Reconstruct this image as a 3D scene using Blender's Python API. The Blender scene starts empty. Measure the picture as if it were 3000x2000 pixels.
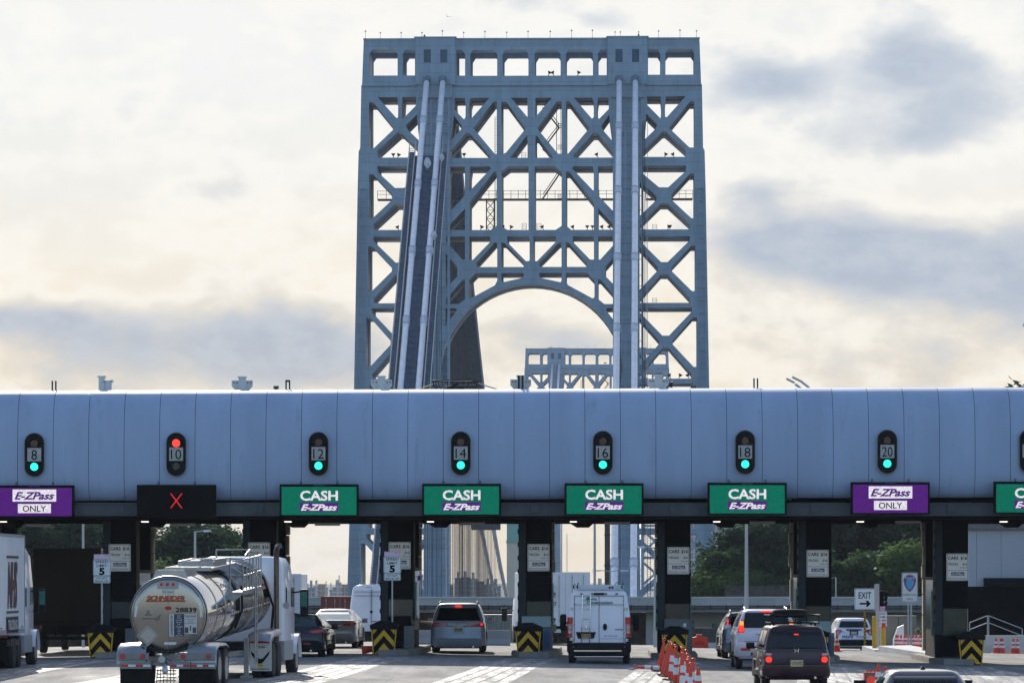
import bpy, bmesh, math, random
from mathutils import Vector, Matrix
from mathutils.geometry import tessellate_polygon
random.seed(7)
sc = bpy.context.scene
COL = sc.collection
R = math.radians
# ------------------------------------------------------------ camera (a long lens held level, frame shifted up)
F = 13770.0            # focal length in pixels of a 3000 pixel wide frame
HZ = 1690.0            # row of the horizon in that frame
CAMH = 2.65
HAZE = 0.00005
K = 3000/2352.0
cam = bpy.data.cameras.new("camera"); camo = bpy.data.objects.new("camera", cam); COL.objects.link(camo)
camo.location = (0, 0, CAMH); camo.rotation_euler = (R(90), 0, 0)
cam.sensor_width = 36; cam.lens = F/3000*36; cam.shift_y = (HZ-1000)/3000; cam.clip_start = 1; cam.clip_end = 60000
sc.camera = camo
# ------------------------------------------------------------ exposure, sky and sun
sc.view_settings.view_transform = 'Standard'; sc.view_settings.look = 'None'
sc.view_settings.gamma = 1; sc.view_settings.exposure = 0.75
sc.render.engine = 'CYCLES'
SUN_EL = 27.0; SUN_AZ = -9.0      # degrees; azimuth from straight ahead, negative = to the left
world = bpy.data.worlds.new("World"); sc.world = world; world.use_nodes = True
wn = world.node_tree; wn.nodes.clear()
def WN(t, **kw):
    n = wn.nodes.new(t)
    for k, v in kw.items(): setattr(n, k, v)
    return n
def wl(a, b): wn.links.new(a, b)
def wval(x, sock):
    if isinstance(x, (int, float)): sock.default_value = x
    else: wl(x, sock)
def wm(op, a, b=0.0, c=0.0, clamp=False):
    n = WN('ShaderNodeMath', operation=op, use_clamp=clamp)
    wval(a, n.inputs[0]); wval(b, n.inputs[1])
    if op in ('MULTIPLY_ADD', 'SMOOTH_MIN'): wval(c, n.inputs[2])
    return n.outputs[0]
def wstep(v, lo, hi):
    n = WN('ShaderNodeMapRange', interpolation_type='SMOOTHSTEP')
    wval(v, n.inputs[0]); n.inputs[1].default_value = lo; n.inputs[2].default_value = hi
    return n.outputs[0]
def wmix(f, a, b):
    n = WN('ShaderNodeMix', data_type='RGBA'); wval(f, n.inputs[0])
    for s, c in ((6, a), (7, b)):
        if isinstance(c, tuple): n.inputs[s].default_value = (*c, 1)
        else: wl(c, n.inputs[s])
    return n.outputs[2]
sky = WN('ShaderNodeTexSky', sky_type='NISHITA', sun_disc=False, sun_elevation=R(SUN_EL), sun_rotation=R(SUN_AZ),
         altitude=60, air_density=1.0, dust_density=2.0, ozone_density=1.5)
tc = WN('ShaderNodeTexCoord'); sep = WN('ShaderNodeSeparateXYZ'); wl(tc.outputs['Generated'], sep.inputs[0])
dx_, dy_, dz_ = sep.outputs
yy = wm('MAXIMUM', dy_, 0.02)
U = wm('MULTIPLY', wm('DIVIDE', dx_, yy), 10.0); V = wm('MULTIPLY', wm('DIVIDE', dz_, yy), 10.0)   # sky plane, 1 unit = 0.1 rad
cmb = WN('ShaderNodeCombineXYZ'); wl(U, cmb.inputs[0]); wl(wm('MULTIPLY', V, 1.7), cmb.inputs[1])
def wnoise(scale, detail=6, rough=0.55, off=(0, 0, 0), dist=0.0):
    mp = WN('ShaderNodeMapping'); wl(cmb.outputs[0], mp.inputs[0]); mp.inputs['Location'].default_value = off
    n = WN('ShaderNodeTexNoise'); wl(mp.outputs[0], n.inputs['Vector'])
    n.inputs['Scale'].default_value = scale; n.inputs['Detail'].default_value = detail
    n.inputs['Roughness'].default_value = rough; n.inputs['Distortion'].default_value = dist
    return n.outputs[0]
n1 = wnoise(2.6, 8, 0.55); n2 = wnoise(1.1, 4, 0.5, (3.1, 7.7, 0)); n3 = wnoise(9.0, 6, 0.6, (1, 2, 0))
def blob(px, py, sx, sy, w=1.0):
    u0 = (px-1500)/F*10; v0 = (HZ-py)/F*10; a = sx/F*10; b = sy/F*10
    e = wm('ADD', wm('POWER', wm('ABSOLUTE', wm('DIVIDE', wm('SUBTRACT', U, u0), a)), 2.0),
           wm('POWER', wm('ABSOLUTE', wm('DIVIDE', wm('SUBTRACT', V, v0), b)), 2.0))
    return wm('MULTIPLY', wm('EXPONENT', wm('MULTIPLY', e, -1.0)), w)
bl = None
for a in [(2480, 720, 420, 110, 1.0), (2900, 830, 460, 190, 1.0), (2250, 230, 230, 95, .95), (2660, 160, 190, 100, .8), (2820, 280, 200, 90, .55), (2700, 400, 240, 80, .85), (2200, 560, 160, 50, .45),
          (620, 1010, 560, 110, 1.05), (60, 930, 260, 60, .7), (900, 1090, 300, 90, .6), (1640, 1000, 230, 80, .75), (2500, 1090, 700, 90, .30), (1500, -40, 260, 110, .6), (1750, 60, 90, 40, .4), (250, 300, 500, 60, .2)]:
    b_ = blob(*a); bl = b_ if bl is None else wm('ADD', bl, b_)
noi = wm('ADD', wm('MULTIPLY', wm('SUBTRACT', n1, 0.5), 2.0), wm('MULTIPLY', wm('SUBTRACT', n3, 0.5), 0.75))
dark = wstep(wm('ADD', bl, noi), 0.12, 1.0)
# bright, warm low sky and white upper sky
low = wstep(V, 1.1, 0.2)
base = wmix(low, (.89, .895, .88), (.92, .765, .53))
wisp = wstep(n2, 0.35, 0.7)
base = wmix(wm('MULTIPLY', wisp, 0.30), base, (.74, .745, .74))
base = wmix(wm('MULTIPLY', wstep(wnoise(5.0, 7, .62, (5, 1, 0), .6), .45, .62), .16), base, (.98, .95, .88))
base = wmix(wm('MULTIPLY', wstep(wnoise(3.2, 7, .62, (9, 4, 0), .4), .52, .68), .12), base, (.70, .71, .73))
cloudc = wmix(wstep(V, 0.15, 0.62), (.50, .49, .48), (.35, .43, .56))
tot = wm('ADD', bl, noi); rim = wm('MULTIPLY', wstep(tot, -.12, .16), wstep(tot, .45, .2))
base = wmix(wm('MULTIPLY', rim, .5), base, (1.0, .97, .90))
front = wmix(wm('MULTIPLY', dark, 0.84), base, wmix(wstep(n3, .35, .65), cloudc, wmix(.25, cloudc, (.74, .78, .83))))
back_clouds = wstep(n1, 0.5, 0.8)
bg_sky = WN('ShaderNodeBackground'); wl(sky.outputs[0], bg_sky.inputs[0]); bg_sky.inputs[1].default_value = 0.13
bg_c = WN('ShaderNodeBackground'); wl(front, bg_c.inputs[0]); bg_c.inputs[1].default_value = 0.62
fm = wm('MULTIPLY', wstep(dy_, 0.35, 0.9), wstep(dz_, 0.75, 0.3))
mixs = WN('ShaderNodeMixShader'); wl(fm, mixs.inputs[0]); wl(bg_sky.outputs[0], mixs.inputs[1]); wl(bg_c.outputs[0], mixs.inputs[2])
wo = WN('ShaderNodeOutputWorld'); wl(mixs.outputs[0], wo.inputs[0])
sun = bpy.data.lights.new("sun", 'SUN'); suno = bpy.data.objects.new("sun", sun); COL.objects.link(suno)
sun.energy = 3.0; sun.angle = R(0.6); sun.color = (1.0, .93, .82)
_s = Vector((math.sin(R(SUN_AZ))*math.cos(R(SUN_EL)), math.cos(R(SUN_AZ))*math.cos(R(SUN_EL)), math.sin(R(SUN_EL))))
suno.rotation_euler = _s.to_track_quat('Z', 'Y').to_euler(); suno.location = (0, 0, 200)
# ------------------------------------------------------------ helpers
def WX(q, Y): return (q*K-1500)*Y/F
def WZ(q, Y): return CAMH+(HZ-q*K)*Y/F
def lerp(a, b, t): return a+(b-a)*t
def sm(a, b, x):
    t = min(1, max(0, (x-a)/(b-a))); return t*t*(3-2*t)
def G(x, y):
    """height of the road surface: crowned across, falling away beyond the booths"""
    xx = max(-60, min(60, x))
    c = -.018*(math.sqrt((xx+6)**2+9)-3)
    p = -.12*sm(150, 125, y) - .95*sm(178, 262, y) - 4.2*sm(262, 330, y)
    return c+p
MATS = {}
def mat(name, color, rough=.6, metal=0.0, var=.12, scale=3.0, bump=0.0, bscale=40.0, emit=None, estr=1.0, spec=None, dirt=0.0, alpha=None, stretch=None, coat=0.0, trans=0.0):
    if name in MATS: return MATS[name]
    m = bpy.data.materials.new(name); m.use_nodes = True; nt = m.node_tree; b = nt.nodes['Principled BSDF']
    b.inputs['Roughness'].default_value = rough; b.inputs['Metallic'].default_value = metal
    if spec is not None: b.inputs['Specular IOR Level'].default_value = spec
    if coat: b.inputs['Coat Weight'].default_value = coat; b.inputs['Coat Roughness'].default_value = .06
    if trans: b.inputs['Transmission Weight'].default_value = trans
    t = nt.nodes.new('ShaderNodeTexCoord'); mp = nt.nodes.new('ShaderNodeMapping'); nt.links.new(t.outputs['Object'], mp.inputs[0])
    if stretch: mp.inputs['Scale'].default_value = stretch
    n = nt.nodes.new('ShaderNodeTexNoise'); nt.links.new(mp.outputs[0], n.inputs['Vector']); n.inputs['Scale'].default_value = scale
    n.inputs['Detail'].default_value = 6; n.inputs['Roughness'].default_value = .6
    r = nt.nodes.new('ShaderNodeMapRange'); nt.links.new(n.outputs[0], r.inputs[0])
    r.inputs[1].default_value = .3; r.inputs[2].default_value = .7; r.inputs[3].default_value = 1-var; r.inputs[4].default_value = 1+var
    mx = nt.nodes.new('ShaderNodeMix'); mx.data_type = 'RGBA'; mx.blend_type = 'MULTIPLY'; mx.inputs[0].default_value = 1
    mx.inputs[6].default_value = (*color, 1); nt.links.new(r.outputs[0], mx.inputs[7]); out = mx.outputs[2]
    if dirt:
        n2_ = nt.nodes.new('ShaderNodeTexNoise'); nt.links.new(mp.outputs[0], n2_.inputs['Vector']); n2_.inputs['Scale'].default_value = scale*2.3
        n2_.inputs['Detail'].default_value = 9; n2_.inputs['Roughness'].default_value = .7
        r2 = nt.nodes.new('ShaderNodeMapRange'); nt.links.new(n2_.outputs[0], r2.inputs[0]); r2.inputs[1].default_value = .58; r2.inputs[2].default_value = .72
        r2.inputs[4].default_value = dirt
        m2 = nt.nodes.new('ShaderNodeMix'); m2.data_type = 'RGBA'; nt.links.new(r2.outputs[0], m2.inputs[0]); nt.links.new(out, m2.inputs[6])
        m2.inputs[7].default_value = (color[0]*.35, color[1]*.3, color[2]*.26, 1); out = m2.outputs[2]
    nt.links.new(out, b.inputs['Base Color'])
    if bump:
        nb = nt.nodes.new('ShaderNodeTexNoise'); nt.links.new(t.outputs['Object'], nb.inputs['Vector']); nb.inputs['Scale'].default_value = bscale; nb.inputs['Detail'].default_value = 4
        bp = nt.nodes.new('ShaderNodeBump'); bp.inputs['Strength'].default_value = bump; bp.inputs['Distance'].default_value = .02
        nt.links.new(nb.outputs[0], bp.inputs['Height']); nt.links.new(bp.outputs[0], b.inputs['Normal'])
    if emit: b.inputs['Emission Color'].default_value = (*emit, 1); b.inputs['Emission Strength'].default_value = estr
    MATS[name] = m; return m
class MB:
    """collects shapes for ONE mesh object"""
    def __init__(s): s.v = []; s.f = []; s.mi = []; s.cur = 0; s.sm = []
    def add(s, vs, fs, smooth=False):
        o = len(s.v); s.v += [tuple(p) for p in vs]
        for f in fs: s.f.append([o+i for i in f]); s.mi.append(s.cur); s.sm.append(smooth)
        return s
    def box(s, x0, x1, y0, y1, z0, z1, b=0.0):
        if x0 > x1: x0, x1 = x1, x0
        if y0 > y1: y0, y1 = y1, y0
        if z0 > z1: z0, z1 = z1, z0
        if b <= 0:
            vs = [(x0, y0, z0), (x1, y0, z0), (x1, y1, z0), (x0, y1, z0), (x0, y0, z1), (x1, y0, z1), (x1, y1, z1), (x0, y1, z1)]
            return s.add(vs, [(0, 3, 2, 1), (4, 5, 6, 7), (0, 1, 5, 4), (1, 2, 6, 5), (2, 3, 7, 6), (3, 0, 4, 7)])
        # chamfered box
        b = min(b, (x1-x0)/2.01, (y1-y0)/2.01, (z1-z0)/2.01)
        bm = bmesh.new(); bmesh.ops.create_cube(bm, size=1)
        for v in bm.verts: v.co = Vector(((x0+x1)/2+v.co.x*(x1-x0), (y0+y1)/2+v.co.y*(y1-y0), (z0+z1)/2+v.co.z*(z1-z0)))
        bmesh.ops.bevel(bm, geom=bm.edges[:], offset=b, segments=2, affect='EDGES', profile=.6)
        bm.verts.index_update(); s.add([v.co[:] for v in bm.verts], [[v.index for v in f.verts] for f in bm.faces], False); bm.free(); return s
    def tube(s, a, b, r, r2=None, n=8, cap=True, smooth=True):
        a = Vector(a); b = Vector(b); r2 = r if r2 is None else r2
        d = (b-a).normalized(); u = d.orthogonal().normalized(); w = d.cross(u)
        vs = []
        for p, q in ((a, r), (b, r2)):
            for i in range(n):
                t = 2*math.pi*i/n; vs.append(p+u*math.cos(t)*q+w*math.sin(t)*q)
        s.add(vs, [(i, (i+1) % n, n+(i+1) % n, n+i) for i in range(n)], smooth)
        if cap: s.add(vs[:n], [list(range(n))[::-1]]); s.add(vs[n:], [list(range(n))])
        return s
    def path(s, pts, r, n=6, closed=False):
        """continuous tube through points"""
        P = [Vector(p) for p in pts]; m = len(P); rings = []
        for i, p in enumerate(P):
            a = P[i-1] if (i or closed) else P[i]; b = P[(i+1) % m] if (i < m-1 or closed) else P[i]
            d = (b-a).normalized(); ref = Vector((0, 0, 1)) if abs(d.z) < .9 else Vector((0, 1, 0))
            u = d.cross(ref).normalized(); w = u.cross(d)
            rr = r[i] if isinstance(r, (list, tuple)) else r
            rings.append([p+u*math.cos(2*math.pi*k/n)*rr+w*math.sin(2*math.pi*k/n)*rr for k in range(n)])
        vs = [q for g in rings for q in g]; fs = []
        for i in range(m if closed else m-1):
            j = (i+1) % m
            for k in range(n): fs.append((i*n+k, i*n+(k+1) % n, j*n+(k+1) % n, j*n+k))
        s.add(vs, fs, True)
        if not closed: s.add(rings[0], [list(range(n))]); s.add(rings[-1], [list(range(n))[::-1]])
        return s
    def prism(s, pts, axis, a, b, holes=()):
        """polygon (2D points, optional holes) extruded along an axis from a to b. axis y: pts=(x,z); x: (y,z); z: (x,y)"""
        def P(p, t):
            return {'y': (p[0], t, p[1]), 'x': (t, p[0], p[1]), 'z': (p[0], p[1], t)}[axis]
        loops = [list(pts)]+[list(h) for h in holes]
        flat = [p for l in loops for p in l]
        if len(loops) == 1 and len(pts) <= 4: tris = [list(range(len(pts)))]
        else: tris = tessellate_polygon([[Vector((p[0], p[1], 0)) for p in l] for l in loops])
        n = len(flat); vs = [P(p, a) for p in flat]+[P(p, b) for p in flat]
        fs = [list(t) for t in tris]+[[n+i for i in t][::-1] for t in tris]
        o = 0
        for l in loops:
            m = len(l)
            for i in range(m): fs.append((o+i, o+(i+1) % m, n+o+(i+1) % m, n+o+i))
            o += m
        return s.add(vs, fs)
    def loft(s, rings, smooth=True, cap=True, closed=True):
        n = len(rings[0]); vs = [p for r in rings for p in r]; fs = []
        for i in range(len(rings)-1):
            for k in range(n if closed else n-1): fs.append((i*n+k, i*n+(k+1) % n, (i+1)*n+(k+1) % n, (i+1)*n+k))
        s.add(vs, fs, smooth)
        if cap: s.add(rings[0], [list(range(n))[::-1]]); s.add(rings[-1], [list(range(n))])
        return s
    def quad(s, a, b, c, d, th=0.0):
        """thin slab on the four corners, thickness along the face normal"""
        a, b, c, d = map(Vector, (a, b, c, d)); nrm = (b-a).cross(d-a).normalized()*th
        if th == 0: return s.add([a, b, c, d], [(0, 1, 2, 3)])
        return s.add([a, b, c, d, a+nrm, b+nrm, c+nrm, d+nrm], [(0, 3, 2, 1), (4, 5, 6, 7), (0, 1, 5, 4), (1, 2, 6, 5), (2, 3, 7, 6), (3, 0, 4, 7)])
    def disc(s, c, r, ax='y', th=.02, n=20, r2=None):
        c = Vector(c); d = {'x': Vector((1, 0, 0)), 'y': Vector((0, 1, 0)), 'z': Vector((0, 0, 1))}[ax]
        return s.tube(c-d*th/2, c+d*th/2, r, r2, n)
    def xf(s, M, start=0):
        s.v[start:] = [tuple(M @ Vector(p)) for p in s.v[start:]]; return s
    def build(s, name, m, parent=None, **kw):
        me = bpy.data.meshes.new(name); me.from_pydata(s.v, [], s.f)
        ms = m if isinstance(m, (list, tuple)) else [m]
        for x in ms: me.materials.append(x)
        me.polygons.foreach_set('material_index', s.mi); me.polygons.foreach_set('use_smooth', s.sm)
        bm = bmesh.new(); bm.from_mesh(me)
        bmesh.ops.remove_doubles(bm, verts=bm.verts, dist=1e-5) if kw.pop('weld', False) else None
        bmesh.ops.recalc_face_normals(bm, faces=bm.faces); bm.to_mesh(me); bm.free()
        me.update(); o = bpy.data.objects.new(name, me); COL.objects.link(o)
        if parent: o.parent = parent
        for k, v in kw.items(): o[k] = v
        return o
def thing(name, label, cat, loc=(0, 0, 0), rz=0.0, group=None):
    o = bpy.data.objects.new(name, None); COL.objects.link(o); o.location = loc; o.rotation_euler = (0, 0, rz)
    o.empty_display_size = .3; o['label'] = label; o['category'] = cat
    if group: o['group'] = group
    return o
def tag(o, label, cat, group=None):
    o['label'] = label; o['category'] = cat
    if group: o['group'] = group
    return o
def struct(o): o['kind'] = 'structure'; return o
def kids(o): return [c for c in bpy.data.objects if c.parent == o]
KIDS = {}
def dup(root, loc=None, rz=None, label=None, group=None):
    r = root.copy(); COL.objects.link(r)
    if loc is not None: r.location = loc
    if rz is not None: r.rotation_euler = (0, 0, rz)
    if label: r['label'] = label
    if group: r['group'] = group
    for ch in kids(root):
        c = ch.copy(); COL.objects.link(c); c.parent = r
        for g in kids(ch):
            d = g.copy(); COL.objects.link(d); d.parent = c
    return r
# lettering: the outlines of Blender's own font turned into a mesh lying in the x-z plane, facing -y
def text_mb(mb, s, cx, cz, y, h, w=None, shear=0.0, bold=0.0, align='C', th=.004, face=None, spacing=1.0):
    cu = bpy.data.curves.new('t', 'FONT'); cu.body = s; cu.size = 1.0; cu.resolution_u = 3; cu.offset = bold; cu.shear = shear; cu.space_character = spacing
    ob = bpy.data.objects.new('t', cu); COL.objects.link(ob)
    bpy.context.view_layer.update(); dg = bpy.context.evaluated_depsgraph_get()
    me = bpy.data.meshes.new_from_object(ob.evaluated_get(dg)); vs = [v.co.copy() for v in me.vertices]; fs = [list(p.vertices) for p in me.polygons]
    bpy.data.objects.remove(ob); bpy.data.curves.remove(cu); bpy.data.meshes.remove(me)
    if not vs: return mb
    x0 = min(v.x for v in vs); x1 = max(v.x for v in vs)
    caps = .729 if s.isupper() or s[0].isupper() or s[0].isdigit() else .729
    sz = h/caps; sx = sz if w is None else w/(x1-x0)
    z0 = 0.0
    ax = {'C': (x0+x1)/2, 'L': x0, 'R': x1}[align]
    out = []
    for v in vs:
        px = cx+(v.x-ax)*sx; pz = cz-h/2+(v.y-z0)*sz
        out.append((px, y, pz))
    st = len(mb.v); mb.add(out, fs)
    if face: mb.v[st:] = [tuple(face(Vector(p))) for p in mb.v[st:]]
    return mb
# ============================================================ THE GREAT BRIDGE
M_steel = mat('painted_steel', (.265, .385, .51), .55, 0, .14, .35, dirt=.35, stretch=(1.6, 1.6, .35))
M_steel2 = mat('painted_steel_shaded', (.15, .21, .285), .6, 0, .10, .3, dirt=.15)  # darker copy of the tower paint: rear frame's shade put into the colour
def plate_lines(m, sx, sz, amt):
    nt_ = m.node_tree; b_ = nt_.nodes['Principled BSDF']; old = b_.inputs['Base Color'].links[0].from_socket
    tc_ = nt_.nodes.new('ShaderNodeTexCoord'); mp_ = nt_.nodes.new('ShaderNodeMapping'); mp_.inputs['Rotation'].default_value = (R(90), 0, 0); nt_.links.new(tc_.outputs['Object'], mp_.inputs[0])
    br = nt_.nodes.new('ShaderNodeTexBrick'); nt_.links.new(mp_.outputs[0], br.inputs['Vector']); br.inputs['Scale'].default_value = 1; br.inputs['Mortar Size'].default_value = .045
    br.inputs['Brick Width'].default_value = sx; br.inputs['Row Height'].default_value = sz; br.inputs['Color1'].default_value = (1, 1, 1, 1); br.inputs['Color2'].default_value = (.91, .91, .91, 1); br.inputs['Mortar'].default_value = (1-amt, 1-amt, 1-amt, 1)
    mx = nt_.nodes.new('ShaderNodeMix'); mx.data_type = 'RGBA'; mx.blend_type = 'MULTIPLY'; mx.inputs[0].default_value = 1; nt_.links.new(old, mx.inputs[6]); nt_.links.new(br.outputs[0], mx.inputs[7]); nt_.links.new(mx.outputs[2], b_.inputs['Base Color'])
plate_lines(M_steel, 3.4, 1.5, .28)
M_cable = mat('cable_paint', (.80, .82, .88), .42, .1, .12, 1.2, dirt=.2)
M_band = mat('cable_band_paint', (.55, .60, .68), .5, .1, .1, 1)
M_iron = mat('dark_iron', (.03, .036, .042), .65, .1, .15, 3, spec=.25)
M_net = mat('dark_netting', (.045, .095, .155), .85, 0, .3, .6, stretch=(3, 1, 1))
M_rail = mat('galvanised_rail', (.33, .37, .42), .45, .5, .15, 3)
M_red = mat('red_beacon_glass', (.5, .02, .01), .3)
TY = 787.0; S1 = K/17.497
def tu(dx): return dx*S1
def tz(y): return WZ(y, TY)
AX = R(-1.622)
def TP(dx, y): return (tu(dx), tz(y))
def mir(poly): return [(-a, b) for a, b in poly][::-1]
def c5(pts): return [((x-945.6)*.23, 203.8+.23*y) for x, y in pts]
def c4(pts): return [(x*.3-29.3, 423.4+.3*y) for x, y in pts]
def c2(pts): return [(x*.25-29.3, 47+.25*y) for x, y in pts]
cap_h = [
 c2([(145, 510), (145, 312), (170, 272), (355, 272), (385, 312), (385, 510)]),
 c2([(432, 510), (432, 312), (460, 272), (655, 272), (682, 312), (682, 510)]),
 c2([(727, 508), (727, 312), (755, 272), (808, 272), (808, 508)]),
 c2([(1188, 505), (1188, 270), (1275, 270), (1300, 310), (1300, 505)]),
 c2([(1348, 505), (1348, 305), (1375, 268), (1585, 268), (1610, 305), (1610, 505)])]
lat = [
 c5([(985, 92), (1150, 92), (985, 285)]),
 c5([(1247, 130), (1200, 130), (1002, 398), (1210, 650), (1247, 650)]),
 c5([(985, 475), (1000, 475), (1160, 690), (985, 690)]),
 c5([(1292, 130), (1325, 130), (1525, 395), (1312, 650), (1292, 650)]),
 c5([(1368, 92), (1553, 92), (1568, 140), (1568, 285), (1550, 303)]),
 c5([(1612, 92), (1713, 92), (1718, 205), (1620, 305), (1605, 285), (1603, 160)]),
 c5([(1720, 265), (1645, 370), (1650, 405), (1750, 520), (1742, 440)]),
 c5([(1365, 690), (1365, 662), (1563, 445), (1602, 445), (1752, 620), (1758, 690)]),
 c5([(975, 775), (1175, 775), (1247, 830), (1247, 1370), (1187, 1410), (975, 1410)]),
 c5([(1292, 830), (1320, 830), (1568, 1140), (1568, 1410), (1343, 1410), (1292, 1368)]),
 c5([(1367, 777), (1557, 777), (1568, 850), (1568, 1025), (1350, 797)]),
 [(153, 382.5), (188, 382.5), (192, 395), (192, 490), (153, 449)],
 [(153, 479), (192, 520), (192, 528), (153, 528)],
 c4([(112, 398), (285, 398), (285, 440), (140, 588), (112, 585)]),
 c4([(328, 446), (308, 447), (157, 600), (157, 632), (328, 632)]),
 c4([(360, 446), (378, 444), (520, 600), (518, 632), (360, 632)]),
 c4([(414, 398), (576, 398), (576, 576), (546, 576), (414, 440)]),
 c4([(607, 398), (752, 398), (752, 435), (625, 576), (607, 576)]),
 c4([(755, 535), (740, 545), (665, 630), (666, 705), (735, 775), (755, 795)]),
 c4([(157, 678), (328, 678), (328, 735), (322, 750), (175, 717), (157, 714)]),
 c4([(360, 678), (525, 678), (580, 735), (580, 862), (567, 874), (377, 771), (360, 735)]),
 c4([(607, 728), (625, 730), (757, 880), (757, 916), (655, 916), (607, 878)]),
 c4([(757, 947), (675, 947), (668, 962), (757, 1080)]),
]
outerp = [
 c2([(1180, 702), (1303, 702), (1310, 800), (1303, 905), (1180, 780)]),
 c2([(1350, 702), (1532, 702), (1360, 893), (1345, 890), (1343, 800)]),
 c2([(1612, 748), (1575, 748), (1378, 990), (1567, 1170), (1612, 1172)]),
 c2([(1142, 1195), (1325, 1022), (1345, 1022), (1533, 1190), (1533, 1257), (1142, 1257)]),
 c2([(1172, 862), (1272, 962), (1258, 1000), (1148, 1105), (1160, 1000)]),
 [(256, 381.5), (355, 381.5), (354, 394), (314, 431), (293, 431), (256, 400)],
 [(373, 399.5), (364, 399.5), (321, 446), (321, 459), (367, 502), (373, 502)],
 [(249, 515), (297, 468), (313, 468), (364, 515), (364, 527.5), (249, 527.5)],
 [(249, 417), (287, 452), (287, 460), (249, 496)],
]
def panel(y0, y1, xi, xo, nx, gw=15, hw=15):
    """X braced panel between two beams: y0 upper beam's foot, y1 lower beam's head"""
    ym = (y0+y1)/2-.02*(y1-y0); xm = nx; t = 9.5
    return [
     [(xi+2, y0), (xo-12, y0), (xo-12, y0+9), (xm+7.5, ym-14), (xm-7.5, ym-14), (xi+2, y0+10)],
     [(xo, y0+22), (xo-9, y0+22), (xm+16, ym-3), (xm+16, ym+6), (xo-8, y1-27), (xo, y1-27)],
     [(xi+2, y1-10), (xm-7.5, ym+14), (xm+7.5, ym+14), (xo-12, y1-10), (xo-12, y1), (xi+2, y1)],
     [(xi+2, y0+25), (xm-15, ym-2), (xm-15, ym+5), (xi+2, y1-30)]]
outerp += panel(543, 695.8, 246, 376, 305)+panel(707, 869.5, 246, 380, 308)+panel(881, 1040, 246, 384, 312)+panel(1052, 1212, 246, 388, 316)+panel(1226, 1386, 246, 392, 319)
# edge of the tower (right side), from the top down
edge = [(385.5, 89), (389.5, 196), (391.5, 197), (394, 340), (397.5, 347), (400, 440), (408, 882), (419, 1200), (425, 1400)]
arch = []
Rr = 210.6; cy = 862.6
for i in range(0, 17):
    a = R(90*i/16); arch.append((Rr*math.cos(a), cy-Rr*math.sin(a)))
arch = arch[:-1]+[(0, cy-Rr)]
def edge_at(y):
    for (a, b), (c, d) in zip(edge, edge[1:]):
        if b <= y <= d: return a+(c-a)*(y-b)/(d-b)
    return edge[-1][0]
def T(poly): return [TP(a, b) for a, b in poly]
def frame_loops(front):
    # cap
    cap = [(-385.5, 89), (385.5, 89), (389.5, 196), (-389.5, 196)]
    ch = [T(h) for h in cap_h]+[T(mir(h)) for h in cap_h]
    low = [(391.5, 196), (394, 340), (397.5, 347), (400, 440), (408, 882), (419, 1200), (425, 1400), (197, 1400), (199, 1050), (200, 900), (208, 862.6)]
    right = low+arch[1:]
    left = [(-a, b) for a, b in right[:-1]][::-1]
    pts = right+left
    hs = [T(h) for h in lat+outerp]+[T(mir(h)) for h in lat+outerp]
    return T(cap), ch, T(pts), hs
capP, capH, frmP, frmH = frame_loops(True)
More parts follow.
